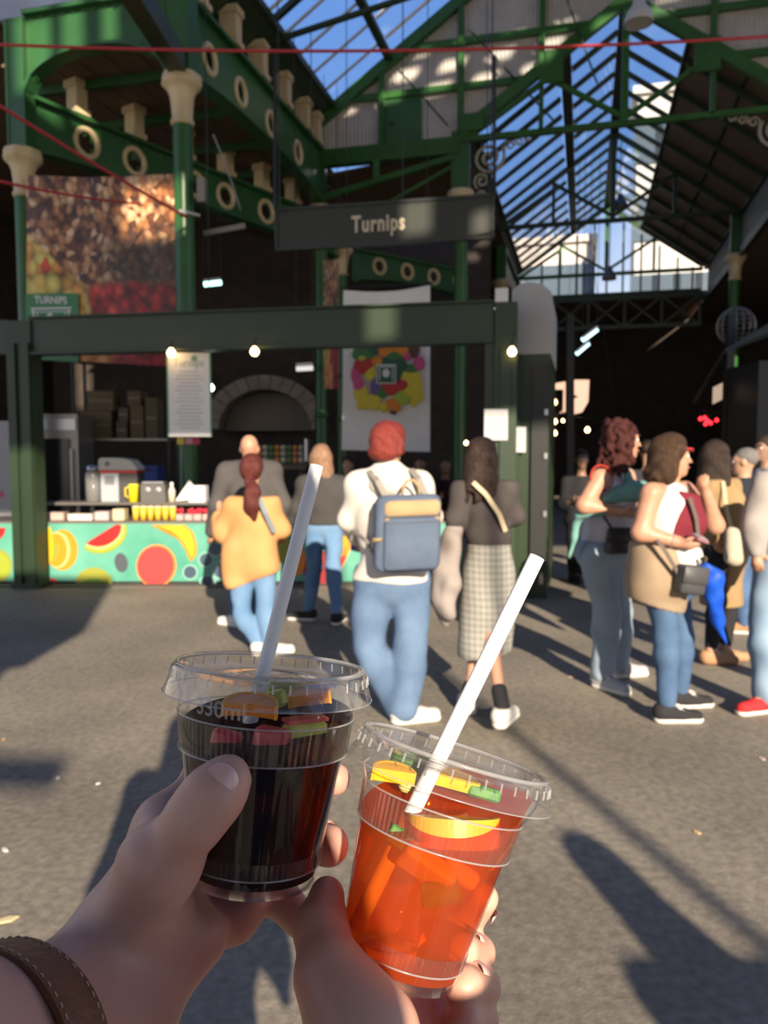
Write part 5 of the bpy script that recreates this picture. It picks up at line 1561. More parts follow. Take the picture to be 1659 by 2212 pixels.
class Hum:
    def __init__(s, label, Y, fwd, head, sh, el, wr, hip, kn, foot, face=None, g=1.0, d=0.115, skin=None, h=0.012, armr=1.0, legr=1.0, group=None, hx=1.0, cat='person'):
        """sh, el, wr, hip, kn: (left, right) as (px, py[, depth offset]); foot: (left, right) as (px, py, toe direction degrees[, lift])"""
        s.Y = Y; s.g = g; s.d = d * g; s.h = h; s.skin = skin or SKIN_A; s.armr = armr * g; s.legr = legr * g
        J = lambda q: P(q[0], q[1], Y + (q[2] if len(q) > 2 else 0.0))
        s.fw = Vector((math.cos(math.radians(fwd)), math.sin(math.radians(fwd)), 0))
        fa = fwd if face is None else face
        s.hf = Vector((math.cos(math.radians(fa)), math.sin(math.radians(fa)), 0))
        s.hs = Vector((-s.hf.y, s.hf.x, 0))
        s.head = J(head)
        s.sh = [J(q) for q in sh]; s.el = [J(q) for q in el]; s.wr = [J(q) for q in wr]; s.hip = [J(q) for q in hip]
        s.ft = []; s.ank = []; s.toe = []; s.kn = []
        for i in (0, 1):
            f = foot[i]
            lift = f[3] if len(f) > 3 else 0.0
            gp = G(f[0], f[1], lift)
            a = math.radians(f[2]); dr = Vector((math.cos(a), math.sin(a), 0))
            s.ft.append((gp, dr, lift))
            s.ank.append(gp - dr * 0.055 * g + Vector((0, 0, 0.09 * g)))
            s.toe.append(gp + dr * 0.10 * g + Vector((0, 0, 0.035 * g)))
            ky = (s.hip[i].y + s.ank[i].y) / 2 + (kn[i][2] if len(kn[i]) > 2 else 0.0)
            s.kn.append(P(kn[i][0], kn[i][1], ky))
        s.sm = (s.sh[0] + s.sh[1]) / 2; s.hm = (s.hip[0] + s.hip[1]) / 2
        s.up = (s.sm - s.hm).normalized()
        side = Vector((-s.fw.y, s.fw.x, 0)); side = (side - s.up * side.dot(s.up)).normalized()
        s.side = side
        s.R = np.array([[side[i], side.cross(s.up)[i] * -1, s.up[i]] for i in range(3)])
        s.RH = np.array([[s.hs[i], s.hf[i], (0, 0, 1)[i]] for i in range(3)])
        s.T = (s.sm - s.hm).length
        s.w = 0.19 * g * hx
        base = Vector((s.hm.x, (s.ft[0][0].y + s.ft[1][0].y) / 2, 0))
        s.root = thing('person', label, cat, base, group)
        s.body()
    # ---- shape lists
    def torso(s, o=0.0, lo=0.0, belly=1.0):
        T, w, d = s.T, s.w, s.d
        at = lambda f, fo=0.0: s.hm + s.up * T * f + s.fw * fo
        return [('e', at(0.72), (w * 0.92 + o, d * 0.95 + o, 0.33 * T + o), s.R),
                ('e', at(0.40), (w * 0.80 * belly + o, d * 0.92 * belly + o, 0.36 * T + o), s.R),
                ('e', at(0.06), (w * 0.92 + o, d * 1.08 + o, 0.26 * T + o), s.R),
                ('c', s.sh[0], s.sm + s.up * 0.03, 0.052 * s.armr + o, 0.06 * s.g + o), ('c', s.sh[1], s.sm + s.up * 0.03, 0.052 * s.armr + o, 0.06 * s.g + o)]
    def arm(s, i, o=0.0, to=1.0, flare=0.0):
        r = s.armr
        out = [('c', s.sh[i], s.el[i], 0.05 * r + o, 0.041 * r + o)]
        e = s.el[i].lerp(s.wr[i], to)
        out.append(('c', s.el[i], e, 0.041 * r + o, (0.041 - 0.013 * to) * r + o + flare))
        return out
    def upper_arm(s, i, o, f):
        return [('c', s.sh[i], s.sh[i].lerp(s.el[i], f), 0.05 * s.armr + o, 0.045 * s.armr + o)]
    def leg(s, i, o=0.0, to=1.0, flare=0.0):
        r = s.legr
        out = [('c', s.hip[i], s.kn[i], 0.088 * r + o, 0.056 * r + o)]
        e = s.kn[i].lerp(s.ank[i], to)
        mid = s.kn[i].lerp(s.ank[i], 0.3 * to)
        out += [('c', s.kn[i], mid, 0.056 * r + o, 0.057 * r + o), ('c', mid, e, 0.057 * r + o, (0.057 - 0.02 * to) * r + o + flare)]
        return out
    def hand(s, i, curl=0.5, dr=None):
        g = s.g
        d = (s.wr[i] - s.el[i]).normalized() if dr is None else Vector(dr).normalized()
        n = d.cross(Vector((0.2, 0.3, 0.93))).normalized()      # across the palm
        b = d.cross(n).normalized()
        w = s.wr[i]
        out = [('c', w, w + d * 0.075 * g, 0.024 * g, 0.03 * g, 0.02)]
        for k in range(4):
            o0 = w + d * 0.08 * g + n * (k - 1.5) * 0.019 * g
            L = (0.062, 0.072, 0.068, 0.052)[k] * g
            m1 = o0 + (d * (1 - 0.3 * curl) - b * 0.5 * curl) * L * 0.5
            m2 = m1 + (d * (1 - 1.1 * curl) - b * 1.0 * curl) * L * 0.5
            out += [('c', o0, m1, 0.0105 * g, 0.0095 * g, 0.008), ('c', m1, m2, 0.0095 * g, 0.008 * g, 0.008)]
        t0 = w + d * 0.025 * g + n * 0.024 * g
        t1 = t0 + (d * 0.6 + n * 0.6 - b * 0.4) * 0.045 * g
        out += [('c', t0, t1, 0.014 * g, 0.0115 * g, 0.012), ('c', t1, t1 + (d * 0.8 - b * 0.4) * 0.035 * g, 0.0115 * g, 0.009 * g, 0.008)]
        return out
    def hp(s, x, f, z):
        return s.head + s.hs * x * s.g + s.hf * f * s.g + Vector((0, 0, z * s.g))
    def body(s):
        g = s.g
        pr = s.torso(-0.01)
        nb = s.sm + s.up * 0.02
        pr += [('c', nb, s.head + Vector((0, 0, -0.05 * g)) - s.hf * 0.015, 0.055 * g, 0.05 * g)]
        pr += [('e', s.hp(0, -0.008, 0.02), (0.074 * g, 0.092 * g, 0.092 * g), s.RH), ('e', s.hp(0, 0.026, -0.045), (0.058 * g, 0.066 * g, 0.082 * g), s.RH),
               ('c', s.hp(0, 0.066, -0.098), s.hp(0, 0.07, -0.1), 0.024 * g, 0.022 * g, 0.02),
               ('c', s.hp(0, 0.09, 0.0), s.hp(0, 0.112, -0.035), 0.008 * g, 0.013 * g, 0.012),
               ('c', s.hp(0, 0.075, -0.068), s.hp(0, 0.088, -0.07), 0.018 * g, 0.012 * g, 0.012)]
        for x in (-1, 1):
            pr += [('e', s.hp(x * 0.077, -0.005, -0.012), (0.011 * g, 0.02 * g, 0.032 * g), s.RH, 0.008),
                   ('c', s.hp(x * 0.018, 0.088, 0.022), s.hp(x * 0.05, 0.072, 0.022), 0.009 * g, 0.009 * g, 0.012)]
        for i in (0, 1):
            pr += s.arm(i) + s.hand(i) + s.leg(i)
            pr += [('c', s.ank[i], s.toe[i], 0.036 * g, 0.026 * g)]
        s.mesh = organic('body', pr, s.skin, s.root, h=s.h, k=0.03)
        for x in (-1, 1):
            e = MB().ball(s.hp(x * 0.031, 0.076, 0.0), 0.0125 * g, 10, 8).build('eye', EYE, s.mesh, smooth=True)
            MB().ball(s.hp(x * 0.032, 0.0855, 0.0), 0.0055 * g, 8, 6).build('iris', IRIS, s.mesh, smooth=True)
            MB().tube([s.hp(x * 0.014, 0.098, 0.024), s.hp(x * 0.032, 0.093, 0.03), s.hp(x * 0.05, 0.08, 0.024)], 0.0045 * g, 6).build('eyebrow', BROW, s.mesh)
        MB().ball(s.hp(0, 0.096, -0.068), (0.02 * g, 0.006 * g, 0.008 * g), 10, 6, Matrix(s.RH.tolist())).build('mouth', LIP, s.mesh, smooth=True)
    # ---- clothing
    def wear(s, name, prims, m, k=0.04, clips=(), warp=None, h=None):
        return organic(name, prims, m, s.root, h=h or s.h, k=k, clips=clips, warp=warp)
    def shoes(s, m, sole=None, laces=False, tall=0.0):
        for i in (0, 1):
            gp, dr, lift = s.ft[i]
            g = s.g
            up = Vector((0, 0, 1))
            heel = gp - dr * 0.085 * g + up * 0.045 * g; toe = gp + dr * 0.12 * g + up * 0.036 * g
            pr = [('c', heel, toe, 0.043 * g, 0.038 * g), ('c', heel + up * 0.025, gp + dr * 0.03 + up * 0.05 * g, 0.043 * g, 0.036 * g),
                  ('c', heel + up * 0.03, s.ank[i] + up * (0.01 + tall), 0.045 * g, 0.046 * g)]
            sh = s.wear('shoe', pr, m, 0.03, [((0, 0, lift + (0.012 if sole is not None else 0.0)), (0, 0, -1)), (tuple(s.ank[i] + up * (0.02 + tall)), (0, 0, 1))], h=0.009)
            if sole is not None:
                organic('sole', [('c', heel - up * 0.02, toe - up * 0.01, 0.046 * g, 0.042 * g)], sole, sh, h=0.009, k=0.01, clips=[((0, 0, lift), (0, 0, -1)), ((0, 0, lift + 0.03), (0, 0, 1))])
            if laces:
                sd_ = Vector((-dr.y, dr.x, 0))
                for q in range(4):
                    c = gp + dr * (0.015 + q * 0.018) + up * (0.09 - q * 0.008)
                    MB().tube([c - sd_ * 0.028 - up * 0.008, c, c + sd_ * 0.028 - up * 0.008], 0.005, 5).build('lace', LACE, sh)
                MB().torus(gp + dr * 0.01 + sd_ * 0.02 + up * 0.095, (0.3, 0.3, 1), 0.016, 0.004, 12, 5).build('lace', LACE, sh)
                MB().torus(gp + dr * 0.01 - sd_ * 0.02 + up * 0.095, (0.3, -0.3, 1), 0.016, 0.004, 12, 5).build('lace', LACE, sh)
    def trousers(s, m, o=0.018, to=0.97, flare=0.0, top=0.15, warp=None, name='jeans'):
        pr = [('e', s.hm + s.up * s.T * 0.06, (s.w * 0.92 + o, s.d * 1.08 + o, 0.26 * s.T + o), s.R)]
        for i in (0, 1):
            pr += s.leg(i, o, to, flare)
        return s.wear(name, pr, m, 0.035, [(tuple(s.hm + s.up * s.T * top), tuple(s.up))], warp or wob(0.006, 22, s.Y))
    def flat_strap(s, name, pts, m, w=0.03, th=0.006, nrm=None, parent=None):
        mb = MB()
        for a, b in zip(pts[:-1], pts[1:]):
            mb.bar(a, b, w if nrm is None else th, th if nrm is None else w, up=nrm or (0, -1, 0.2))
        return mb.build(name, m, parent or s.root)

# ------------------------------------------------------------------ red-haired man with the backpack
p = Hum('person seen from behind with red hair, white hoodie, blue jeans and navy backpack', 4.5, 82, (838, 962), ((776, 1050), (906, 1048)), ((754, 1122, 0.05), (928, 1116, 0.08)), ((772, 1168, 0.2), (915, 1150, 0.3)),
        ((806, 1262), (886, 1260)), ((796, 1395), (888, 1395)), ((868, 1548, 75), (893, 1560, 15)), face=60, g=1.02, d=0.13, h=0.0105)
HOOD = cloth_mat('hoodie_white', (0.60, 0.56, 0.50), (0.54, 0.50, 0.45), 6)
pr = p.torso(0.03) + p.arm(0, 0.02, 0.9) + p.arm(1, 0.02, 0.9) + [('e', p.hm + p.up * 0.0, (p.w * 0.95 + 0.035, p.d * 1.05 + 0.03, 0.16), p.R)]
pr += [('c', p.sm - p.fw * 0.02, p.head - Vector((0, 0, 0.11)), 0.09, 0.068)]
hem = P(850, 1252, 4.5)
hd_ = p.wear('hoodie', pr, HOOD, 0.05, [(tuple(hem), (0, 0, -1)), (tuple(p.head - Vector((0, 0, 0.095))), (-0.1, 0.2, 1))], wob(0.008, 20, 1))
organic('hood', [('e', p.sm - p.fw * 0.10 + Vector((0, 0, 0.02)), (0.11, 0.065, 0.085), p.R), ('c', p.sm + p.side * 0.09 + Vector((0, 0, 0.05)), p.sm - p.side * 0.09 + Vector((0, 0, 0.05)), 0.045, 0.045)], HOOD, hd_, h=0.01, k=0.05, warp=wob(0.006, 30, 2))
p.trousers(DENIM, 0.034, 0.99, 0.018, 0.2, wob(0.010, 16, 4))
p.shoes(SHOE_W, SOLE)
RED = hair_mat('hair_red', (0.13, 0.018, 0.015), (0.22, 0.04, 0.03))
g = p.g
pr = [('e', p.hp(0, -0.018, 0.035), (0.093, 0.112, 0.105), p.RH), ('e', p.hp(0, -0.055, -0.035), (0.083, 0.07, 0.075), p.RH), ('e', p.hp(0, 0.03, 0.06), (0.085, 0.085, 0.075), p.RH)]
for i in range(14):
    a = math.pi * (0.15 + 1.7 * i / 13) + math.pi / 2
    pr.append(('c', p.hp(0.075 * math.cos(a + math.pi / 2 - math.pi / 2), 0, 0.02), p.hp(0.092 * math.cos(a), 0.1 * math.sin(a) - 0.01, -0.045), 0.02, 0.014, 0.02))
p.wear('hair', pr, RED, 0.03, [(tuple(p.hp(0, 0.05, 0)), tuple(p.hf * 1.0 + Vector((0, 0, -0.75)))), (tuple(p.hp(0, 0, -0.085)), (0, 0, -1))], wob(0.003, 90, 1), h=0.009)
# backpack (carried: a thing of its own)
NAVY = cloth_mat('backpack_navy', (0.085, 0.115, 0.17), (0.07, 0.095, 0.145), 8, 0.15); TAN = cloth_mat('backpack_tan', (0.36, 0.26, 0.14), (0.32, 0.22, 0.12), 8, 0.15)
bc = P(879, 1150, 4.5) - p.fw * 0.0
bc = Vector((bc.x, 4.5 - 0.245, bc.z)); bc = P(879, 1151, 4.255)
bvx = Vector((0.99, 0.09, 0.03)).normalized(); bvz = Vector((0.02, 0.05, 1)).normalized(); bvy = bvz.cross(bvx).normalized()
bp_ = thing('backpack', 'square navy backpack with tan top panel worn over the white hoodie', 'backpack', bc - bvz * 0.21)
def rrect(w, h, r, n=5):
    pts = []
    for cx_, cy_, a0 in ((w / 2 - r, h / 2 - r, 0), (-w / 2 + r, h / 2 - r, 90), (-w / 2 + r, -h / 2 + r, 180), (w / 2 - r, -h / 2 + r, 270)):
        for i in range(n + 1):
            a = math.radians(a0 + 90 * i / n)
            pts.append((cx_ + r * math.cos(a), cy_ + r * math.sin(a)))
    return pts
def rbox(name, c, w, h, dep, r, m, parent, bev=0.012):
    """rounded slab facing the -bvy side"""
    mb = MB()
    n = len(rrect(1, 1, 0.1))
    rings = []
    for (off, ins) in ((-dep / 2, bev), (-dep / 2 + bev, 0), (dep / 2 - bev, 0), (dep / 2, bev)):
        rings.append([c + bvx * x + bvz * z + bvy * off for x, z in rrect(w - 2 * ins, h - 2 * ins, max(0.004, r - ins))])
    vs = [v for rg in rings for v in rg]
    fs = []
    for i in range(3):
        for k in range(n):
            fs.append((i * n + k, (i + 1) * n + k, (i + 1) * n + (k + 1) % n, i * n + (k + 1) % n))
    fs.append(tuple(range(n))); fs.append(tuple(reversed(range(3 * n, 4 * n))))
    return sharp(mb.add(vs, fs).build(name, m, parent), 50)
rbox('main_compartment', bc, 0.355, 0.415, 0.13, 0.05, NAVY, bp_, 0.02)
rbox('front_pocket', bc + bvx * 0.018 - bvy * 0.07 - bvz * 0.055, 0.30, 0.285, 0.03, 0.03, NAVY, bp_)
rbox('top_panel', bc + bvx * 0.02 - bvy * 0.068 + bvz * 0.135, 0.30, 0.085, 0.024, 0.03, TAN, bp_)
rbox('zip_band', bc + bvx * 0.02 - bvy * 0.07 + bvz * 0.075, 0.30, 0.03, 0.024, 0.008, TAN, bp_)
for z in (0.092, 0.058):
    MB().bar(bc - bvx * 0.13 + bvz * z - bvy * 0.084, bc + bvx * 0.17 + bvz * z - bvy * 0.084, 0.006, 0.006).build('zip', mat('zip_dark', (0.03, 0.035, 0.05), 0.4), bp_)
rbox('side_tab', bc - bvx * 0.165 - bvy * 0.05 - bvz * 0.03, 0.05, 0.022, 0.06, 0.006, TAN, bp_)
MB().tube([bc + bvz * 0.2 + bvx * x + bvz * z for x, z in ((-0.03, 0), (-0.025, 0.05), (0.0, 0.085), (0.03, 0.085), (0.06, 0.05), (0.065, 0))], 0.009, 8).build('grab_handle', TAN, bp_, smooth=True)
STR = cloth_mat('strap_grey', (0.25, 0.23, 0.21))
for sx, shp in ((-1, p.sh[0] + Vector((0.055, -0.055, 0.085))), (1, p.sh[1] + Vector((-0.05, -0.055, 0.088)))):
    a = bc + bvz * 0.19 + bvx * sx * 0.11 + bvy * 0.05
    mb = MB()
    pts = [a, a.lerp(shp, 0.5) + Vector((0, -0.055, 0.025)), shp]
    for u, v in zip(pts[:-1], pts[1:]):
        mb.bar(u, v, 0.034, 0.012, up=(0, -1, 0.6))
    mb.build('shoulder_strap', STR, bp_)
lo_ = bc - bvz * 0.14 - bvx * 0.16 + bvy * 0.05
mb = MB(); pts = [lo_, lo_ + Vector((-0.06, 0.04, 0.1)), p.sh[0].lerp(p.hip[0], 0.45) + Vector((-0.075, -0.02, 0))]
for u, v in zip(pts[:-1], pts[1:]):
    mb.bar(u, v, 0.02, 0.008, up=(-1, -0.5, 0))
mb.build('lower_strap', STR, bp_)
# folded blue leaflet in his hand
MB().box(p.wr[0] + (p.wr[0] - p.el[0]).normalized() * 0.075 + Vector((-0.01, -0.005, 0.03)), (0.10, 0.02, 0.11), (1, 0.3, -0.3)).build('blue_leaflet', mat('leaflet_blue', (0.07, 0.11, 0.36), 0.6), label='folded blue leaflet in the hand of the red-haired man', cat='leaflet')

# ------------------------------------------------------------------ woman in the checked skirt
p = Hum('person with long black hair in charcoal sweater and grey checked midi skirt', 4.6, 75, (1042, 990), ((998, 1058), (1098, 1056)), ((984, 1120, 0.0), (1112, 1115, 0.05)), ((982, 1172, 0.12), (1090, 1130, 0.22)),
        ((1036, 1185), (1070, 1185)), ((1036, 1345, 0.04), (1056, 1345, 0.06)), ((1008, 1532, 95), (1092, 1562, 60, 0.045)), face=55, g=0.95, d=0.10, h=0.0105, hx=0.68, legr=0.78)
SWE = cloth_mat('sweater_charcoal', (0.06, 0.052, 0.05), (0.05, 0.043, 0.042), 10)
pr = p.torso(0.014)[:2] + p.torso(0.012)[3:] + p.arm(0, 0.016) + p.arm(1, 0.016) + [('e', P(1056, 1160, 4.6), (0.135, 0.125, 0.11), None)]
p.wear('sweater', pr, SWE, 0.04, [(tuple(P(1050, 1180, 4.6)), (0, 0, -1)), (tuple(p.sm + Vector((0, 0, 0.055))), (0, 0, 1))], wob(0.004, 28, 1))
def check_mat(name, a, b, c_):
    m = bpy.data.materials.new(name); m.use_nodes = True
    n, l = m.node_tree.nodes, m.node_tree.links
    bs = n['Principled BSDF']; bs.inputs['Roughness'].default_value = 0.9
    tc = n.new('ShaderNodeTexCoord')
    outs = []
    for ax_, sc_ in (('X', 30), ('Z', 26)):
        w = n.new('ShaderNodeTexWave'); w.wave_type = 'BANDS'; w.bands_direction = ax_; w.inputs['Scale'].default_value = sc_ / 3.0; w.inputs['Distortion'].default_value = 0.4
        l.new(tc.outputs['Object'], w.inputs['Vector']); outs.append(w.outputs['Fac'])
    ad = n.new('ShaderNodeMath'); ad.operation = 'ADD'; l.new(outs[0], ad.inputs[0]); l.new(outs[1], ad.inputs[1])
    hf_ = n.new('ShaderNodeMath'); hf_.operation = 'MULTIPLY'; l.new(ad.outputs[0], hf_.inputs[0]); hf_.inputs[1].default_value = 0.5
    r = n.new('ShaderNodeValToRGB'); r.color_ramp.elements[0].color = (*a, 1); r.color_ramp.elements[1].color = (*b, 1)
    e = r.color_ramp.elements.new(0.5); e.color = (*c_, 1)
    l.new(hf_.outputs[0], r.inputs[0]); l.new(r.outputs[0], bs.inputs['Base Color'])
    return m
CHK = check_mat('skirt_check', (0.17, 0.17, 0.15), (0.32, 0.31, 0.28), (0.25, 0.245, 0.22))
w0 = P(1057, 1172, 4.6); w1 = P(1055, 1230, 4.6); w2 = P(1050, 1330, 4.53); w3 = P(1046, 1412, 4.50)
R0 = np.eye(3)
p.wear('skirt', [('c', w0, w1, 0.130, 0.146), ('c', w1, w2, 0.146, 0.158), ('c', w2, w3, 0.158, 0.150)], CHK, 0.04, [(tuple(w3), (0.1, 0, -1)), (tuple(w0), (0, 0, 1))], wob(0.008, 16, 3))
p.wear('sock', [('c', p.ank[1] + Vector((0, 0, 0.02)), p.ank[1].lerp(p.kn[1], 0.22), 0.043, 0.044)], BLACKC, 0.02)
p.wear('sock', [('c', p.ank[0] + Vector((0, 0, 0.02)), p.ank[0].lerp(p.kn[0], 0.15), 0.043, 0.044)], BLACKC, 0.02)
p.shoes(SHOE_W, SOLE, tall=0.0)
BLK = hair_mat('hair_black', (0.018, 0.015, 0.014), (0.07, 0.06, 0.055), 0.25)
pr = [('e', p.hp(0, -0.015, 0.035), (0.086, 0.105, 0.095), p.RH)]
for i in range(13):
    a = math.pi * (0.05 + 0.9 * i / 12) + math.pi
    b0 = p.hp(0.074 * math.cos(a), 0.09 * math.sin(a) * 0.9, 0.02)
    b1 = p.hp(0.085 * math.cos(a), 0.095 * math.sin(a), -0.12)
    L = 0.30 + 0.05 * math.sin(i * 1.7)
    b2 = p.hp(0.10 * math.cos(a), 0.115 * math.sin(a) - 0.01, -L + 0.08)
    pr += [('c', b0, b1, 0.03, 0.026), ('c', b1, b2, 0.026, 0.012)]
BRN_T = hair_mat('hair_black_brown_ends', (0.014, 0.010, 0.009), (0.06, 0.036, 0.026), 0.25)
p.wear('hair', pr, BRN_T, 0.025, [(tuple(p.hp(0, 0.055, 0)), tuple(p.hf))], wob(0.004, 40, 2), h=0.009)
CRM = cloth_mat('strap_cream', (0.55, 0.46, 0.30))
p.flat_strap('bag_strap', [P(1022, 1042, 4.47), P(1050, 1068, 4.45), P(1078, 1110, 4.45), P(1092, 1148, 4.48)], CRM, 0.026, 0.008)
# coat over her arm
COAT = cloth_mat('coat_stone', (0.27, 0.235, 0.215), (0.22, 0.19, 0.175), 5)
cp = lambda px, py, dy=0.0: P(px, py, 4.58 + dy)
organic('folded_coat', [('c', cp(982, 1146, 0.02), cp(960, 1215, -0.03), 0.052, 0.07), ('c', cp(960, 1215, -0.03), cp(954, 1290, -0.05), 0.07, 0.066), ('c', cp(978, 1165, -0.04), cp(974, 1260, -0.10), 0.045, 0.052), ('c', cp(974, 1260, -0.10), cp(968, 1325, -0.10), 0.052, 0.045), ('c', cp(954, 1290, -0.05), cp(960, 1345, -0.05), 0.052, 0.025)],
        COAT, h=0.0105, k=0.035, warp=wob(0.012, 26, 5), label='stone grey coat draped over the arm beside the checked skirt', cat='coat')

# ------------------------------------------------------------------ bald man in the grey jacket
p = Hum('bald person in dark grey jacket walking behind the tan jacket', 6.9, 88, (539, 968), ((490, 1018), (588, 1018)), ((466, 1090), (612, 1090)), ((458, 1150, 0.1), (602, 1150, 0.1)), ((516, 1180), (562, 1180)), ((512, 1262), (562, 1262)), ((502, 1352, 150), (556, 1348, 80)), g=1.03, d=0.125)
p.wear('jacket', p.torso(0.03) + p.arm(0, 0.026) + p.arm(1, 0.026) + [('c', p.sm, p.head - Vector((0, 0, 0.13)), 0.085, 0.07)], cloth_mat('jacket_grey', (0.075, 0.068, 0.068)), 0.05, [(tuple(P(540, 1205, 6.9)), (0, 0, -1)), (tuple(p.head - Vector((0, 0, 0.1))), (0, 0, 1))], wob(0.008, 18, 2))
p.trousers(DENIM_D, 0.02)
p.shoes(SHOE_W, SOLE)
# ------------------------------------------------------------------ woman with the ponytail
p = Hum('person with dark red ponytail in peach orange jacket and blue jeans', 6.0, 78, (545, 1014), ((508, 1095), (582, 1090)), ((480, 1150, 0.05), (606, 1140, 0.05)), ((476, 1112, 0.16), (604, 1160, 0.2)), ((522, 1232), (572, 1228)), ((522, 1325), (574, 1325)), ((566, 1410, 70), (598, 1414, 30)), g=0.92, d=0.12)
PEACH = cloth_mat('jacket_peach', (0.52, 0.27, 0.11), (0.46, 0.23, 0.09), 5)
sl_ = [('e', P(542, 1180, 6.0), (0.175, 0.14, 0.24), p.R), ('c', P(512, 1185, 6.0), P(515, 1250, 6.0), 0.115, 0.125), ('c', P(565, 1185, 6.0), P(572, 1225, 6.0), 0.11, 0.115)]
p.wear('jacket', p.torso(0.03) + p.arm(0, 0.034, 0.85) + p.arm(1, 0.034, 0.85) + sl_, PEACH, 0.05, [(tuple(P(540, 1256, 6.0)), (0.32, 0, -1)), (tuple(p.sm + Vector((0, 0, 0.075))), (0, 0, 1))], wob(0.012, 15, 6))
p.trousers(DENIM_P, 0.014)
p.shoes(SHOE_W, SOLE)
MAR = hair_mat('hair_dark_red', (0.055, 0.012, 0.010), (0.13, 0.035, 0.028), 0.3)
p.wear('hair', [('e', p.hp(0, -0.015, 0.03), (0.088, 0.108, 0.1), p.RH), ('e', p.hp(0, -0.05, -0.02), (0.078, 0.065, 0.075), p.RH)], MAR, 0.03, [(tuple(p.hp(0, 0.05, 0)), tuple(p.hf + Vector((0, 0, -0.6))))], h=0.01)
b0 = p.hp(0, -0.10, -0.03)
p.wear('ponytail', [('c', b0, P(546, 1062, 5.83), 0.03, 0.055), ('c', P(546, 1062, 5.83), P(544, 1092, 5.83), 0.055, 0.06), ('c', P(544, 1092, 5.83), P(551, 1122, 5.84), 0.055, 0.018)], MAR, 0.03, warp=wob(0.005, 40, 1), h=0.01)
p.flat_strap('bag_strap', [P(560, 1075, 5.82), P(574, 1110, 5.80), P(592, 1150, 5.86)], cloth_mat('strap_slate', (0.18, 0.22, 0.24)), 0.035)
# ------------------------------------------------------------------ blonde woman in black jacket
p = Hum('person with long light brown hair in dark jacket and two-tone blue jeans', 7.25, 85, (694, 988), ((658, 1046), (735, 1046)), ((640, 1098), (745, 1100)), ((618, 1146, 0.05), (742, 1140, 0.15)), ((680, 1142), (721, 1142)), ((679, 1225), (719, 1222)), ((655, 1340, 170), (732, 1346, 75)), g=0.95, d=0.115)
p.wear('jacket', p.torso(0.03) + p.arm(0, 0.024) + p.arm(1, 0.024) + [('c', p.sm, p.head - Vector((0, 0, 0.12)), 0.08, 0.07)], cloth_mat('jacket_black', (0.05, 0.047, 0.046)), 0.05, [(tuple(P(695, 1132, 7.25)), (0, 0, -1)), (tuple(p.head - Vector((0, 0, 0.08))), (0, 0, 1))], wob(0.008, 20, 3))
p.trousers(DENIM_P, 0.014, top=0.3)
p.shoes(SHOE_K, SOLE)
LBR = hair_mat('hair_light_brown', (0.17, 0.085, 0.045), (0.32, 0.20, 0.13))
pr = [('e', p.hp(0, -0.015, 0.03), (0.09, 0.108, 0.1), p.RH)]
for i in range(9):
    a = math.pi * (0.0 + 1.0 * i / 8) + math.pi
    pr += [('c', p.hp(0.075 * math.cos(a), 0.09 * math.sin(a), 0.0), p.hp(0.098 * math.cos(a), 0.1 * math.sin(a), -0.17 - 0.03 * math.sin(i)), 0.034, 0.024)]
p.wear('hair', pr, LBR, 0.03, [(tuple(p.hp(0, 0.05, 0)), tuple(p.hf))], wob(0.004, 40, 2), h=0.011)

# ------------------------------------------------------------------ woman with curly maroon hair, facing right
p = Hum('person with curly maroon hair in pale sleeveless top and grey jeans, facing sideways', 5.1, 8, (1346, 950), ((1352, 1030, 0.17), (1296, 1034, -0.12)), ((1372, 1095, 0.15), (1262, 1092, -0.17)), ((1385, 1105, 0.0), (1338, 1104, -0.2)),
        ((1312, 1205, 0.1), (1292, 1205, -0.09)), ((1338, 1325), (1312, 1328)), ((1352, 1462, 10), (1316, 1492, -55)), face=6, g=1.02, d=0.15, armr=1.18, legr=1.15, h=0.011)
LAV = cloth_mat('top_lavender_white', (0.55, 0.52, 0.56), (0.50, 0.47, 0.52), 5)
tp = p.wear('sleeveless_top', p.torso(0.012, belly=1.08)[:3] + [('c', p.sh[1] + Vector((0.03, 0.02, 0)), p.sm + Vector((0.02, 0, 0.05)), 0.052, 0.05), ('c', p.sh[0], p.sm + Vector((0.02, 0, 0.05)), 0.052, 0.05)], LAV, 0.05, [(tuple(P(1300, 1198, 5.1)), (0.1, 0, -1)), (tuple(p.sm + Vector((0.03, 0, 0.06))), (0.5, 0, 1))], wob(0.006, 20, 2))
RIM = cloth_mat('red_trim', (0.45, 0.04, 0.03))
c0 = p.sh[1]
MB().tube([c0 + Vector((0.07 * math.cos(a), -0.045 + 0.035 * abs(math.sin(a)), 0.085 * math.sin(a) - 0.0)) for a in [math.radians(q) for q in range(-70, 200, 15)]], 0.006, 6).build('red_trim', RIM, tp, smooth=True)
TEALC = cloth_mat('teal_scarf', (0.10, 0.24, 0.22), (0.16, 0.32, 0.29), 4)
p.wear('teal_scarf', [('c', P(1352, 1010, 5.02), P(1362, 1050, 4.95), 0.022, 0.035), ('c', P(1330, 1068, 4.95), P(1385, 1062, 4.95), 0.045, 0.075), ('c', P(1310, 1078, 4.93), P(1335, 1070, 4.95), 0.03, 0.045)], TEALC, 0.03, warp=wob(0.006, 30, 1))
p.wear('tied_teal_shirt', [('c', P(1252, 1112, 4.97), P(1300, 1108, 4.9), 0.03, 0.025), ('c', P(1252, 1112, 5.0), P(1242, 1160, 5.0), 0.03, 0.028), ('c', P(1242, 1160, 5.0), P(1232, 1205, 5.0), 0.026, 0.012)], TEALC, 0.03, warp=wob(0.005, 30, 2))
p.trousers(DENIM_G, 0.018, 0.98, 0.012, 0.2)
p.shoes(SHOE_G, SOLE, laces=True)
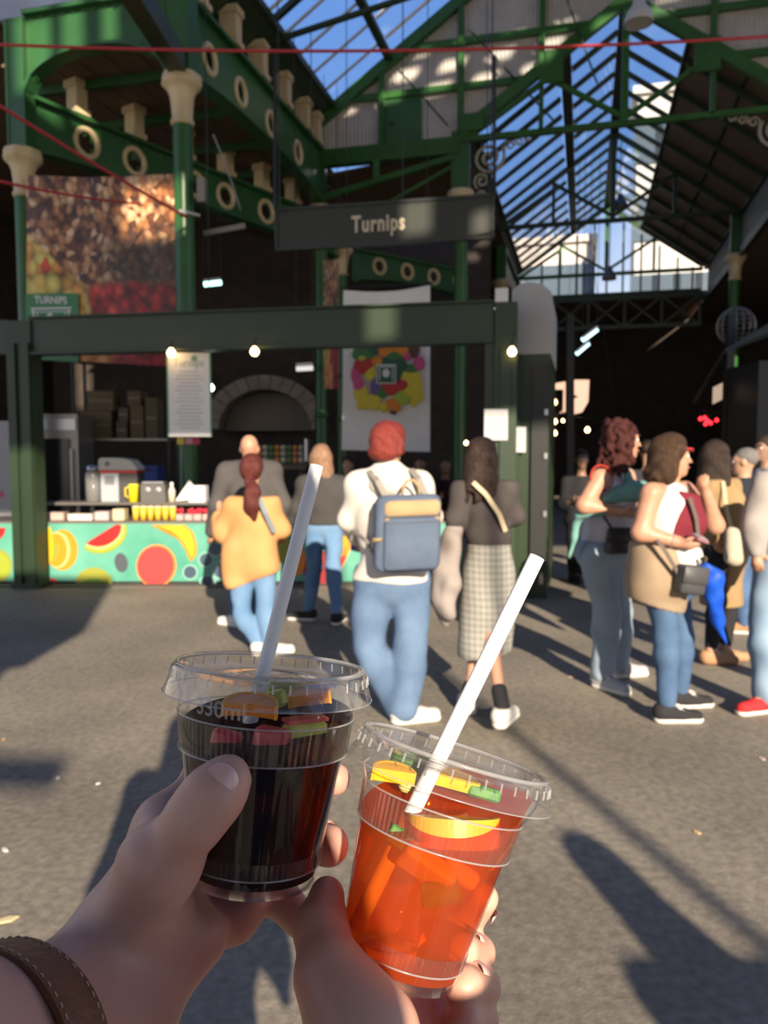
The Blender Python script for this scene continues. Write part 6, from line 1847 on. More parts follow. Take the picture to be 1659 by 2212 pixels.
CUR = hair_mat('hair_maroon', (0.032, 0.008, 0.007), (0.07, 0.02, 0.016), 0.55)
pr = [('e', p.hp(0, -0.02, 0.035), (0.092, 0.11, 0.1), p.RH)]
rng = random.Random(4)
for i in range(150):
    a = math.radians(rng.uniform(95, 265)); z = rng.uniform(-0.22, 0.12)
    rr = 0.10 + 0.045 * (0.1 - z) / 0.3 + rng.uniform(-0.01, 0.012)
    c = p.hp(math.sin(a) * rr * 0.92, math.cos(a) * rr - 0.005, z)
    pr.append(('e', c, (0.02, 0.02, 0.026), None, 0.008))
for x in (-1, 1):
    for z in (0.06, 0.02, -0.03, -0.08, -0.13):
        pr.append(('e', p.hp(x * 0.085, 0.015 + rng.uniform(-0.015, 0.01), z), (0.028, 0.034, 0.034), None, 0.012))
p.wear('hair', pr, CUR, 0.02, warp=wob(0.004, 80, 2), h=0.009)
p.flat_strap('bag_strap', [P(1302, 1112, 4.9), P(1330, 1155, 4.87)], BLACKC, 0.014)
hb = thing('handbag', 'small black handbag at the hip of the curly haired woman', 'handbag', P(1342, 1200, 4.86))
bvx = Vector((1, 0.1, 0.0)); bvx.normalize(); bvz = Vector((0.12, 0, 1)).normalized(); bvy = bvz.cross(bvx).normalized()
LEA = mat('black_leather', (0.012, 0.012, 0.014), 0.4)
rbox('body', P(1345, 1168, 4.86), 0.20, 0.16, 0.08, 0.02, LEA, hb)
rbox('flap', P(1345, 1158, 4.815), 0.20, 0.09, 0.012, 0.015, LEA, hb, 0.004)

# ------------------------------------------------------------------ woman with the tan cardigan round her waist
p = Hum('person with brown bob, white top over burgundy, tan cardigan tied at waist', 4.45, 15, (1452, 985), ((1478, 1062, 0.16), (1408, 1066, -0.13)), ((1545, 1135, 0.05), (1384, 1150, -0.15)), ((1527, 1070, 0.0), (1462, 1170, -0.2)),
        ((1452, 1268, 0.1), (1425, 1268, -0.08)), ((1472, 1375), (1440, 1378)), ((1488, 1528, 5), (1460, 1560, 0)), face=2, g=0.96, d=0.15, armr=1.25, legr=1.05, h=0.0105)
WV = cloth_mat('vest_white', (0.66, 0.64, 0.60), (0.60, 0.58, 0.54), 6)
BUR = cloth_mat('top_burgundy', (0.16, 0.018, 0.03), (0.13, 0.015, 0.025), 6)
p.wear('burgundy_top', p.torso(0.008, belly=1.1)[:2] + [('c', P(1475, 1090, 4.42), P(1492, 1130, 4.38), 0.10, 0.09)], BUR, 0.05, [(tuple(P(1450, 1182, 4.4)), (0, 0, -1)), (tuple(p.sm + Vector((0, 0, 0.02))), (0.2, 0, 1))])
p.wear('white_top', p.torso(0.02, belly=1.06)[:3] + [('c', q_, p.sm + p.up * 0.03, 0.042, 0.06) for q_ in (p.sh[0].lerp(p.sm, 0.3), p.sh[1].lerp(p.sm, 0.3))], WV, 0.05, [(tuple(P(1400, 1285, 4.4)), (0, 0, -1)), (tuple(P(1478, 1105, 4.4)), (1.0, -0.55, -0.42)), (tuple(p.sm + Vector((0, 0, 0.06))), (0.2, 0, 1))], wob(0.005, 22, 1))
p.wear('white_hem', p.torso(0.018, belly=1.0)[1:3] + [('e', P(1462, 1205, 4.4), (0.14, 0.12, 0.12), None)], WV, 0.05, [(tuple(P(1462, 1180, 4.4)), (0, 0, 1)), (tuple(P(1450, 1240, 4.4)), (0, 0, -1))], wob(0.005, 22, 3))
def rib_mat(name, c, c2):
    m = mat(name, c, 0.9, col2=c2, scale=5)
    n, l = m.node_tree.nodes, m.node_tree.links
    w = n.new('ShaderNodeTexWave'); w.bands_direction = 'Z'; w.inputs['Scale'].default_value = 32; w.inputs['Distortion'].default_value = 0.5
    tc = n.new('ShaderNodeTexCoord'); l.new(tc.outputs['Object'], w.inputs['Vector'])
    bp = n.new('ShaderNodeBump'); bp.inputs['Strength'].default_value = 0.6; bp.inputs['Distance'].default_value = 0.006
    l.new(w.outputs['Fac'], bp.inputs['Height']); l.new(bp.outputs[0], n['Principled BSDF'].inputs['Normal'])
    return m
CAR = rib_mat('cardigan_tan', (0.36, 0.265, 0.175), (0.31, 0.225, 0.145))
p.wear('tied_cardigan', [('c', P(1420, 1178, 4.43), P(1418, 1255, 4.42), 0.155, 0.165), ('c', P(1418, 1255, 4.42), P(1420, 1300, 4.42), 0.16, 0.155), ('c', P(1450, 1210, 4.3), P(1456, 1272, 4.28), 0.04, 0.045)], CAR, 0.05,
       [(tuple(P(1410, 1306, 4.4)), (-0.25, 0, -1)), (tuple(P(1420, 1170, 4.4)), (0, 0, 1))], wob(0.007, 18, 4))
p.trousers(DENIM_D if False else cloth_mat('denim_blue', (0.05, 0.095, 0.18), (0.075, 0.135, 0.235), 5), 0.010, 0.93, 0.0, 0.1)
p.shoes(SHOE_K, SOLE, laces=True)
BOB = hair_mat('hair_brown_bob', (0.028, 0.015, 0.008), (0.065, 0.037, 0.02), 0.5)
pr = [('e', p.hp(0, -0.02, 0.035), (0.093, 0.112, 0.1), p.RH)]
rng = random.Random(8)
for i in range(18):
    a = math.radians(98 + 164 * i / 17)
    b0 = p.hp(math.sin(a) * 0.08, math.cos(a) * 0.09 - 0.01, 0.03); b1 = p.hp(math.sin(a) * 0.108, math.cos(a) * 0.118 - 0.012, -0.10 + 0.02 * math.sin(i * 2.3))
    pr += [('c', b0, b1, 0.03, 0.026, 0.016), ('e', b1 + Vector((0, 0, -0.015)), (0.03, 0.03, 0.03), None, 0.015)]
p.wear('hair', pr, BOB, 0.02, [(tuple(p.hp(0, 0.045, 0)), tuple(p.hf + Vector((0, 0, -0.35))))], warp=wob(0.006, 55, 1), h=0.009)
MB().tube([p.hp(-0.083, 0.02, 0.045), p.hp(-0.07, 0.09, 0.04), p.hp(-0.03, 0.108, 0.03)], 0.006, 6).build('red_glasses', mat('red_frame', (0.4, 0.03, 0.04), 0.4), p.root)
MB().torus(p.wr[1].lerp(p.el[1], 0.12), (p.wr[1] - p.el[1]), 0.036, 0.004, 18, 6).build('bracelet', mat('bracelet_silver', (0.6, 0.55, 0.5), 0.3, 0.8), p.root)
bagc = P(1492, 1252, 4.188)
p.flat_strap('bag_strap', [P(1420, 1165, 4.22), P(1440, 1195, 4.2), P(1466, 1240, 4.19)], cloth_mat('strap_taupe', (0.12, 0.10, 0.09)), 0.02)
p.flat_strap('bag_strap', [P(1490, 1075, 4.28), P(1504, 1120, 4.26), P(1510, 1170, 4.28)], MATS['strap_taupe'], 0.02)
cb_ = thing('camera_bag', 'dark grey boxy bag hanging at the tan cardigan', 'bag', bagc - Vector((0, 0, 0.09)))
bvx = Vector((1, 0.15, -0.12)).normalized(); bvz = Vector((0.12, 0, 1)).normalized(); bvy = bvz.cross(bvx).normalized()
GLE = mat('grey_leather', (0.045, 0.045, 0.048), 0.5)
rbox('body', bagc, 0.145, 0.155, 0.09, 0.02, GLE, cb_)
rbox('flap', bagc + bvz * 0.03 - bvy * 0.048, 0.145, 0.095, 0.012, 0.015, GLE, cb_, 0.004)
ph_ = thing('mobile_phone', 'thin pink cased phone held flat in her hand', 'phone', P(1515, 1165, 4.22))
MB().box(P(1512, 1163, 4.22), (0.075, 0.07, 0.009), (1, 0.3, -0.35), None, (0.35, -0.3, 1)).build('case', mat('phone_pink', (0.35, 0.15, 0.18), 0.4), ph_)
MB().box(P(1512, 1162, 4.22) + Vector((0.002, -0.002, 0.006)), (0.068, 0.063, 0.003), (1, 0.3, -0.35), None, (0.35, -0.3, 1)).build('screen', mat('phone_screen', (0.3, 0.3, 0.33), 0.15), ph_)
# blue umbrella hanging
um = thing('folded_umbrella', 'bright blue folded umbrella hanging point down', 'umbrella', P(1568, 1396, 4.3))
BLU = cloth_mat('umbrella_blue', (0.006, 0.055, 0.42), (0.008, 0.075, 0.5), 6, 0.3, 20, 0.5)
pts = [P(1524, 1226, 4.27), P(1540, 1250, 4.27), P(1542, 1290, 4.275), P(1552, 1345, 4.3), P(1567, 1393, 4.3)]
organic('canopy', [('c', pts[0], pts[1], 0.03, 0.054), ('c', pts[1], pts[2], 0.054, 0.045), ('c', pts[2], pts[3], 0.045, 0.032), ('c', pts[3], pts[4], 0.032, 0.006), ('c', P(1555, 1238, 4.28), pts[1], 0.012, 0.03)], BLU, um, h=0.009, k=0.03, warp=wob(0.006, 45, 1))
MB().tube([P(1516, 1205, 4.25), pts[0]], 0.01, 8).build('handle', BLACKM, um)
MB().torus(P(1521, 1208, 4.29), (0, 1, 0), 0.014, 0.003, 14, 6).build('wrist_ring', mat('brass', (0.5, 0.35, 0.15), 0.3, 0.8), um)

# ------------------------------------------------------------------ man at the right edge
p = Hum('person in grey jacket, pale jeans and red shoes beyond the blue umbrella', 4.7, 195, (1712, 940), ((1662, 1040, -0.2), (1760, 1040, 0.2)), ((1632, 1120, -0.22), (1790, 1130, 0.2)), ((1634, 1185, -0.25), (1770, 1195, 0.15)),
        ((1675, 1215, -0.09), (1730, 1215, 0.1)), ((1652, 1345), (1730, 1340)), ((1640, 1540, 200), (1735, 1500, 190)), g=1.04, d=0.13, armr=1.05)
p.wear('jacket', p.torso(0.03) + p.arm(0, 0.03) + p.arm(1, 0.03), cloth_mat('jacket_pale_grey', (0.33, 0.30, 0.28), (0.28, 0.26, 0.24), 6), 0.05, [(tuple(P(1700, 1215, 4.7)), (0, 0, -1)), (tuple(p.sm + Vector((0, 0, 0.07))), (0, 0, 1))], wob(0.010, 24, 1))
p.trousers(cloth_mat('denim_light', (0.16, 0.25, 0.37), (0.24, 0.33, 0.43), 4), 0.03, 0.98, 0.012)
p.shoes(SHOE_R, SOLE)
p.wear('hair', [('e', p.hp(0, -0.015, 0.035), (0.086, 0.105, 0.098), p.RH)], hair_mat('hair_dark', (0.02, 0.015, 0.012), (0.05, 0.035, 0.025)), 0.02, [(tuple(p.hp(0, 0.05, 0)), tuple(p.hf + Vector((0, 0, -0.7))))])
MB().torus(p.wr[0], p.wr[0] - p.el[0], 0.036, 0.006, 18, 6).build('wristband', BLACKC, p.root)

# ------------------------------------------------------------------ background passers-by
p = Hum('person in long camel coat with dark hair carrying a cream bag', 5.8, 25, (1548, 988), ((1572, 1050, 0.15), (1535, 1052, -0.12)), ((1598, 1115, 0.1), (1532, 1120, -0.12)), ((1580, 1130, -0.05), (1545, 1160, -0.15)), ((1572, 1195, 0.08), (1548, 1195, -0.08)), ((1575, 1300), (1548, 1300)), ((1578, 1430, 10), (1550, 1436, 0)), g=0.97, d=0.12)
CAM_ = cloth_mat('coat_camel', (0.30, 0.20, 0.10), (0.25, 0.165, 0.08), 5)
p.wear('coat', p.torso(0.03) + p.arm(0, 0.026) + p.arm(1, 0.026) + [('c', P(1560, 1190, 5.8), P(1556, 1300, 5.8), 0.16, 0.15)], CAM_, 0.05, [(tuple(P(1556, 1306, 5.8)), (0, 0, -1)), (tuple(p.sm + Vector((0, 0, 0.06))), (0, 0, 1))], wob(0.008, 18, 1))
p.trousers(BLACKC, 0.008, 0.85, name='leggings')
p.shoes(SHOE_T, None)
pr = [('e', p.hp(0, -0.02, 0.035), (0.092, 0.112, 0.1), p.RH)]
for i in range(10):
    a = math.radians(90 + 180 * i / 9)
    pr.append(('c', p.hp(math.sin(a) * 0.08, math.cos(a) * 0.09, 0.0), p.hp(math.sin(a) * 0.11, math.cos(a) * 0.12, -0.2), 0.035, 0.028))
p.wear('hair', pr, hair_mat('hair_dark_brown', (0.016, 0.010, 0.007), (0.04, 0.026, 0.018)), 0.03, warp=wob(0.004, 50, 2))
p.flat_strap('bag_strap', [P(1562, 1040, 5.6), P(1568, 1090, 5.56), P(1580, 1143, 5.53)], CRM, 0.025)
tb2 = thing('tote_bag', 'cream tote bag hanging at the camel coat', 'bag', P(1586, 1222, 5.5))
organic('sack', [('c', P(1578, 1148, 5.53), P(1580, 1205, 5.50), 0.035, 0.052), ('c', P(1590, 1150, 5.53), P(1590, 1208, 5.50), 0.032, 0.05)], cloth_mat('tote_cream', (0.42, 0.37, 0.29)), tb2, h=0.012, k=0.03)

p = Hum('older person with cropped grey hair in navy sweater and jeans', 6.7, 150, (1607, 997), ((1580, 1052, -0.14), (1630, 1052, 0.14)), ((1576, 1115, -0.16), (1648, 1115, 0.12)), ((1580, 1165, -0.2), (1640, 1165, 0.0)), ((1592, 1190, -0.08), (1622, 1190, 0.08)), ((1598, 1275), (1622, 1275)), ((1592, 1368, 165), (1620, 1362, 150)), g=1.0, d=0.13, skin=SKIN_B)
p.wear('sweater', p.torso(0.025) + p.arm(0, 0.02) + p.arm(1, 0.02), cloth_mat('sweater_navy', (0.018, 0.022, 0.032)), 0.05, [(tuple(P(1605, 1195, 6.7)), (0, 0, -1)), (tuple(p.sm + Vector((0, 0, 0.08))), (0, 0, 1))], wob(0.006, 20, 1))
p.trousers(DENIM_D, 0.022)
p.shoes(SHOE_T, SOLE)
p.wear('hair', [('e', p.hp(0, -0.022, 0.035), (0.079, 0.098, 0.086), p.RH)], hair_mat('hair_grey', (0.12, 0.11, 0.105), (0.2, 0.19, 0.18)), 0.02, [(tuple(p.hp(0, 0.035, 0)), tuple(p.hf + Vector((0, 0, -0.7))))])

def plain_person(label, Y, fwd, hx_, hy_, top, topm, legm, skin, hairm, feet, scale=1.0, arms='down'):
    """a standing passer-by in the dim background"""
    u = F_PX / Y
    sy = hy_ + 0.27 * u; hy2 = hy_ + 0.75 * u
    a = abs(math.sin(math.radians(fwd)))
    w = 0.17 * u * max(0.35, a) * (1 if math.sin(math.radians(fwd)) > 0 else -1)
    dz = 0.17 * math.cos(math.radians(fwd))
    if arms == 'down':
        el = ((hx_ - w * 1.2, sy + 0.28 * u, dz), (hx_ + w * 1.2, sy + 0.28 * u, -dz)); wr = ((hx_ - w * 1.2, sy + 0.5 * u, dz), (hx_ + w * 1.2, sy + 0.5 * u, -dz))
    else:
        el = ((hx_ - w * 1.3, sy + 0.27 * u, dz), (hx_ + w * 1.3, sy + 0.27 * u, -dz)); wr = ((hx_ - w * 0.5, sy + 0.25 * u, dz - 0.2), (hx_ + w * 0.5, sy + 0.22 * u, -dz - 0.2))
    q = Hum(label, Y, fwd, (hx_, hy_), ((hx_ - w, sy, dz), (hx_ + w, sy, -dz)), el, wr, ((hx_ - w * 0.5, hy2, dz * 0.5), (hx_ + w * 0.5, hy2, -dz * 0.5)), ((hx_ - w * 0.5, hy2 + 0.4 * u), (hx_ + w * 0.5, hy2 + 0.4 * u)), feet, g=scale, skin=skin, h=0.016)
    q.wear('shirt', q.torso(0.02) + q.arm(0, 0.018, 0.4 if arms != 'down' else 0.95) + q.arm(1, 0.018, 0.4 if arms != 'down' else 0.95), topm, 0.05, [(tuple(q.hm - Vector((0, 0, 0.04))), (0, 0, -1)), (tuple(q.sm + Vector((0, 0, 0.07))), (0, 0, 1))], wob(0.006, 20, 1))
    q.trousers(legm, 0.02, name='trousers')
    q.shoes(SHOE_K, None)
    q.wear('hair', [('e', q.hp(0, -0.018, 0.036), (0.083, 0.1, 0.092), q.RH)], hairm, 0.02, [(tuple(q.hp(0, 0.04, 0)), tuple(q.hf + Vector((0, 0, -0.75))))])
    return q
HDK = MATS['hair_dark']
plain_person('person in black tee walking out of the dark alley beside the kiosk', 9.4, 265, 1256, 992, None, BLACKC, BLACKC, SKIN_D, HDK, ((1246, 1258, 265), (1236, 1254, 250)), arms='bent')
plain_person('person with black hair and pale blue shirt beyond the grey haired man', 7.6, 200, 1652, 968, None, cloth_mat('shirt_pale_blue', (0.25, 0.30, 0.38)), BLACKC, SKIN_D, HDK, ((1646, 1322, 200), (1660, 1320, 200)))
plain_person('stall keeper in black standing behind the counter near the backpack', 10.4, 270, 908, 1000, None, BLACKC, BLACKC, SKIN_D, HDK, ((900, 1220, 270), (916, 1220, 270)), 0.95)
plain_person('stall keeper with dark top behind the oranges at the counter end', 10.6, 265, 962, 1003, None, cloth_mat('shirt_maroon', (0.05, 0.02, 0.02)), BLACKC, SKIN_D, HDK, ((954, 1220, 270), (970, 1220, 270)), 0.95)
plain_person('stall keeper in blue jacket partly hidden behind the blonde woman', 10.2, 260, 752, 1003, None, cloth_mat('jacket_blue', (0.02, 0.06, 0.25)), BLACKC, SKIN_B, HDK, ((744, 1224, 270), (760, 1224, 270)), 0.95)
plain_person('person with dark hair walking away between the two women', 8.6, 80, 1398, 975, None, cloth_mat('shirt_dusk', (0.03, 0.03, 0.04)), BLACKC, SKIN_B, HDK, ((1390, 1282, 80), (1404, 1280, 80)))

# ------------------------------------------------------------------ the people whose shadows fall into the picture: the photographer and a bystander
def stander(label, x, y, H, topm):
    k_ = H / 1.75
    Z = lambda z: z * k_
    root = thing('person', label, 'person', (x, y, 0))
    pt = lambda dx, dy, z: Vector((x + dx, y + dy, Z(z)))
    body = [('e', pt(0, 0.01, 1.62), (0.085, 0.1, 0.125), None), ('c', pt(0, -0.02, 1.35), pt(0, 0, 1.55), 0.06, 0.052), ('e', pt(0, -0.03, 1.2), (0.19, 0.12, 0.24), None), ('e', pt(0, -0.03, 0.98), (0.17, 0.125, 0.16), None),
            ('c', pt(-0.19, -0.03, 1.38), pt(0.19, -0.03, 1.38), 0.06, 0.06)]
    for sx in (-1, 1):
        body += [('c', pt(sx * 0.2, -0.03, 1.38), pt(sx * 0.27, -0.05, 1.08), 0.052, 0.042), ('c', pt(sx * 0.27, -0.05, 1.08), pt(sx * 0.25, 0.08, 0.9), 0.042, 0.03), ('c', pt(sx * 0.25, 0.08, 0.9), pt(sx * 0.24, 0.12, 0.82), 0.034, 0.022),
                 ('c', pt(sx * 0.09, -0.03, 0.92), pt(sx * 0.1, -0.02, 0.5), 0.088, 0.058), ('c', pt(sx * 0.1, -0.02, 0.5), pt(sx * 0.1, -0.05, 0.08), 0.058, 0.04), ('c', pt(sx * 0.1, -0.06, 0.05), pt(sx * 0.12, 0.12, 0.04), 0.045, 0.038),
                 ('e', pt(sx * 0.085, 0.0, 1.61), (0.014, 0.022, 0.032), None, 0.01)]
    body += [('c', pt(0, 0.1, 1.62), pt(0, 0.122, 1.585), 0.009, 0.013, 0.01)]
    organic('body', body, SKIN_A, root, h=0.018, k=0.04)
    organic('coat', [('e', pt(0, -0.03, 1.2), (0.22, 0.155, 0.27), None), ('e', pt(0, -0.03, 0.95), (0.21, 0.16, 0.2), None), ('c', pt(-0.19, -0.03, 1.38), pt(0.19, -0.03, 1.38), 0.075, 0.075)] +
            [q for sx in (-1, 1) for q in (('c', pt(sx * 0.2, -0.03, 1.38), pt(sx * 0.27, -0.05, 1.08), 0.07, 0.06), ('c', pt(sx * 0.27, -0.05, 1.08), pt(sx * 0.25, 0.08, 0.9), 0.06, 0.05))], topm, root, h=0.018, k=0.05)
    organic('trousers', [q for sx in (-1, 1) for q in (('c', pt(sx * 0.09, -0.03, 0.92), pt(sx * 0.1, -0.02, 0.5), 0.105, 0.08), ('c', pt(sx * 0.1, -0.02, 0.5), pt(sx * 0.1, -0.05, 0.1), 0.08, 0.07))], DENIM_D, root, h=0.018, k=0.04)
    organic('hair', [('e', pt(0, -0.02, 1.66), (0.1, 0.115, 0.105), None), ('e', pt(0, -0.06, 1.58), (0.105, 0.08, 0.1), None), ('e', pt(0, -0.06, 1.48), (0.125, 0.085, 0.12), None)], HDK, root, h=0.016, k=0.03)
stander('photographer standing right behind the two raised cups', 0.05, -0.30, 1.80, BLACKC)
stander('bystander whose long shadow falls across the asphalt', 1.88, -1.50, 1.70, BLACKC)
# ================================================================== THE TWO CUPS
CLEAR = thin_clear('cup_plastic', (0.965, 0.97, 0.97), 1.0, 0.06, 0.006)
CLEAR_RIB = thin_clear('cup_plastic_ribbed', (0.90, 0.90, 0.89), 1.0, 0.12, 0.02, 1.6)
LIDC = thin_clear('lid_plastic', (0.95, 0.955, 0.955), 1.0, 0.10, 0.03, 1.6)
RIMC = thin_clear('lid_rim_plastic', (0.85, 0.85, 0.85), 1.0, 0.12, 0.16, 1.7)
EMB = thin_clear('embossed_plastic', (0.80, 0.80, 0.80), 1.0, 0.1, 0.25, 1.7)
STRAW = mat('paper_straw', (0.70, 0.70, 0.70), 0.45, col2=(0.66, 0.66, 0.66), scale=40)

def liquid_mat(name, tint, body, clear, gl=0.03):
    m = bpy.data.materials.new(name); m.use_nodes = True
    n, l = m.node_tree.nodes, m.node_tree.links
    n.clear()
    o = n.new('ShaderNodeOutputMaterial')
    tr = n.new('ShaderNodeBsdfTransparent'); tr.inputs[0].default_value = (*tint, 1)
    tl = n.new('ShaderNodeBsdfTranslucent'); tl.inputs[0].default_value = (*body, 1)
    df = n.new('ShaderNodeBsdfDiffuse'); df.inputs[0].default_value = (*body, 1)
    m1 = n.new('ShaderNodeMixShader'); m1.inputs[0].default_value = 0.45
    l.new(tl.outputs[0], m1.inputs[1]); l.new(df.outputs[0], m1.inputs[2])
    m2 = n.new('ShaderNodeMixShader'); m2.inputs[0].default_value = clear
    l.new(m1.outputs[0], m2.inputs[1]); l.new(tr.outputs[0], m2.inputs[2])
    g_ = n.new('ShaderNodeBsdfGlossy'); g_.inputs['Roughness'].default_value = 0.03
    m3 = n.new('ShaderNodeMixShader'); m3.inputs[0].default_value = gl
    l.new(m2.outputs[0], m3.inputs[1]); l.new(g_.outputs[0], m3.inputs[2])
    l.new(m3.outputs[0], o.inputs[0])
    return m
LIQ1 = liquid_mat('sangria', (0.30, 0.03, 0.02), (0.012, 0.0015, 0.002), 0.40)
LIQ2 = liquid_mat('amber_punch', (1.0, 0.42, 0.06), (0.72, 0.10, 0.005), 0.58)

WALL = [(0.0303, -0.1000), (0.0310, -0.0930), (0.0316, -0.0912), (0.0316, -0.0905), (0.0325, -0.0830), (0.0328, -0.0825), (0.0390, -0.0395), (0.0393, -0.039), (0.0402, -0.0385), (0.0424, -0.022), (0.0427, -0.0215), (0.0436, -0.012), (0.0445, -0.006), (0.047, -0.003)]
def wall_r(z):
    for (r0, z0), (r1, z1) in zip(WALL[:-1], WALL[1:]):
        if z0 <= z <= z1:
            return r0 + (r1 - r0) * (z - z0) / max(1e-9, z1 - z0)
    return WALL[0][0] if z < WALL[0][1] else WALL[-1][0]
class CupF:
    def __init__(s, px, py, d, tilt, roll, k=1.0):
        s.k = k
        t, r = math.radians(tilt), math.radians(roll)
        s.T = P(px, py, d)
        s.n = Vector((math.sin(r) * math.cos(t), math.sin(t), math.cos(r) * math.cos(t))).normalized()
        s.ex = Vector((math.cos(r), 0, -math.sin(r))).normalized()
        s.eb = s.n.cross(s.ex).normalized()
    def L(s, r, phi, z):
        a = math.radians(phi)
        if z < -0.0128: r = r * s.k
        return s.T + s.n * z + (s.ex * math.cos(a) + s.eb * math.sin(a)) * r
    def lathe(s, prof, n=64, mb=None, flute=0.0):
        mb = mb or MB()
        vs, fs = [], []
        for (r, z) in prof:
            for k in range(n):
                rr = r + (flute if k % 2 else 0.0)
                vs.append(s.L(rr, 360 * k / n, z))
        for i in range(len(prof) - 1):
            for k in range(n):
                k2 = (k + 1) % n
                fs.append((i * n + k, i * n + k2, (i + 1) * n + k2, (i + 1) * n + k))
        return mb.add(vs, fs)
def make_cup(cf, name, label, liq, level_z, text=None):
    base = cf.L(0, 0, -0.1000)
    root = thing(name, label, 'cup', base, 'clear plastic takeaway cups')
    cf.lathe([(0.0, -0.0965), (0.025, -0.0965), (0.0285, -0.0985)] + WALL, 72).build('cup_wall', CLEAR, root, smooth=True)
    cf.lathe([(0.0403, -0.0382), (0.0423, -0.0226)], 176, flute=0.0006).build('rib_band', CLEAR_RIB, root)
    cf.lathe([(0.0318, -0.0902), (0.0326, -0.0832)], 150, flute=0.0005).build('rib_band', CLEAR_RIB, root)
    for z, dr in ((-0.0385, 0.0006), (-0.0218, 0.0003), (-0.0910, 0.0003)):
        MB().torus(cf.L(0, 0, z), cf.n, wall_r(z) * cf.k + dr, 0.0005, 72, 6).build('wall_step', RIMC, root, smooth=True)
    # lid
    ld = cf.lathe([(0.0, -0.0045), (0.010, -0.0045), (0.0115, -0.0035), (0.0165, -0.0035), (0.018, -0.0045), (0.0385, -0.0045), (0.0405, -0.0005), (0.043, 0.0012), (0.0465, 0.0012), (0.0478, -0.0005), (0.0482, -0.0055), (0.0488, -0.0062), (0.0508, -0.0125)], 96).build('lid', LIDC, root, smooth=True)
    MB().torus(cf.L(0, 0, 0.001), cf.n, 0.0455, 0.0011, 96, 6).build('lid_rim', RIMC, ld, smooth=True)
    MB().torus(cf.L(0, 0, -0.0125), cf.n, 0.0508, 0.00035, 96, 5).build('lid_edge', RIMC, ld, smooth=True)
    rb2 = MB()
    for k in range(40):
        rb2.bar(cf.L(0.0481, 9 * k, -0.0012), cf.L(0.0486, 9 * k, -0.0052), 0.0007, 0.0007)
    o = rb2.build('lid_ribs', RIMC, ld)
    # liquid with a level surface
    h0 = cf.L(0, 0, level_z).z
    n = 72
    zs = [-0.0958 + (0.0958 + level_z - 0.02) * i / 12 for i in range(13)]
    tops = []
    for k in range(n):
        phi = 360 * k / n
        z = level_z
        for _ in range(20):
            pnt = cf.L(wall_r(z) - 0.0007, phi, z)
            z += (h0 - pnt.z) / cf.n.z * 0.9
        tops.append(z)
    vs, fs = [], []
    M = 14
    for i in range(M):
        for k in range(n):
            z = -0.0958 + (tops[k] + 0.0958) * i / (M - 1)
            vs.append(cf.L(wall_r(z) - 0.0007, 360 * k / n, z))
    for i in range(M - 1):
        for k in range(n):
            fs.append((i * n + k, i * n + (k + 1) % n, (i + 1) * n + (k + 1) % n, (i + 1) * n + k))
    fs.append(tuple(reversed(range(n))))
    fs.append(tuple((M - 1) * n + k for k in range(n)))
    lo = MB().add(vs, fs).build('drink', liq, root, smooth=False)
    sharp(lo, 40)
    if text:
        tv, tf = text_poly(text, 0.0105, 0.0002, 0.0)
        vs = []
        for v in tv:
            z = -0.0150 + v.y
            vs.append(cf.L(wall_r(z) + 0.0003, 248 + math.degrees(v.x / 0.043), z))
        MB().add(vs, tf).build('embossed_volume', EMB, root)
    return root, h0
C1 = CupF(585, 1441, 0.382, 8.0, 4.5)
C2 = CupF(981, 1630, 0.376, 13.0, 17.0, 0.925)
cup1, lev1 = make_cup(C1, 'drink_cup', 'clear lidded plastic cup of dark sangria held by the shaded hand', LIQ1, -0.0245, '330ml')
cup2, lev2 = make_cup(C2, 'drink_cup', 'clear lidded plastic cup of amber punch held by the sunlit hand', LIQ2, -0.0245)

def straw(a, b, r, label):
    root = thing('drinking_straw', label, 'straw', b, 'white drinking straws')
    a, b = Vector(a), Vector(b)
    dirn = (a - b).normalized()
    L = (a - b).length
    MB().lathe([(r, 0), (r, L), (r * 0.86, L), (r * 0.86, L - 0.012), (r * 0.86, 0)], b, dirn, 28).build('tube', STRAW, root, smooth=False)
    for c in root.children: sharp(c, 50)
s1a, s1l = P(684, 1006, 0.402), P(573, 1436, 0.379)
straw(s1a, s1l + (s1l - s1a).normalized() * 0.034, 0.0035, 'white straw in the sangria cup, in shade')
s2a, s2l = P(1160, 1203, 0.392), P(963, 1606, 0.372)
s2e = s2l + (s2l - s2a).normalized() * 0.094
straw(s2a, s2e, 0.0040, 'sunlit white straw in the amber punch cup')

# ------------------------------------------------------------------ fruit in the cups (each piece a thing)
def fmat(name, c, c2=None, sss=0.4):
    m = mat(name, c, 0.3, col2=c2, scale=120, sss=sss, spec=0.6)
    return m
ORG = fmat('orange_flesh', (0.85, 0.30, 0.02), (0.75, 0.22, 0.015)); ORP = mat('orange_peel', (0.85, 0.40, 0.02), 0.4); YEL = fmat('orange_bright_flesh', (0.92, 0.50, 0.02), (0.85, 0.38, 0.015))
LIM = fmat('lime_flesh', (0.42, 0.50, 0.06), (0.34, 0.42, 0.04)); APP = fmat('apple_flesh', (0.62, 0.55, 0.12), (0.55, 0.62, 0.10)); APR = fmat('apple_stained', (0.55, 0.06, 0.07), (0.48, 0.035, 0.05))
STB = fmat('strawberry_flesh', (0.62, 0.03, 0.07), (0.52, 0.02, 0.05)); CUC = fmat('cucumber_flesh', (0.55, 0.52, 0.18), (0.48, 0.47, 0.14)); CUS = mat('cucumber_skin', (0.05, 0.17, 0.02), 0.35, col2=(0.09, 0.26, 0.03), scale=200); MNT = mat('mint_leaf', (0.16, 0.42, 0.02), 0.4, col2=(0.11, 0.34, 0.015), scale=150)
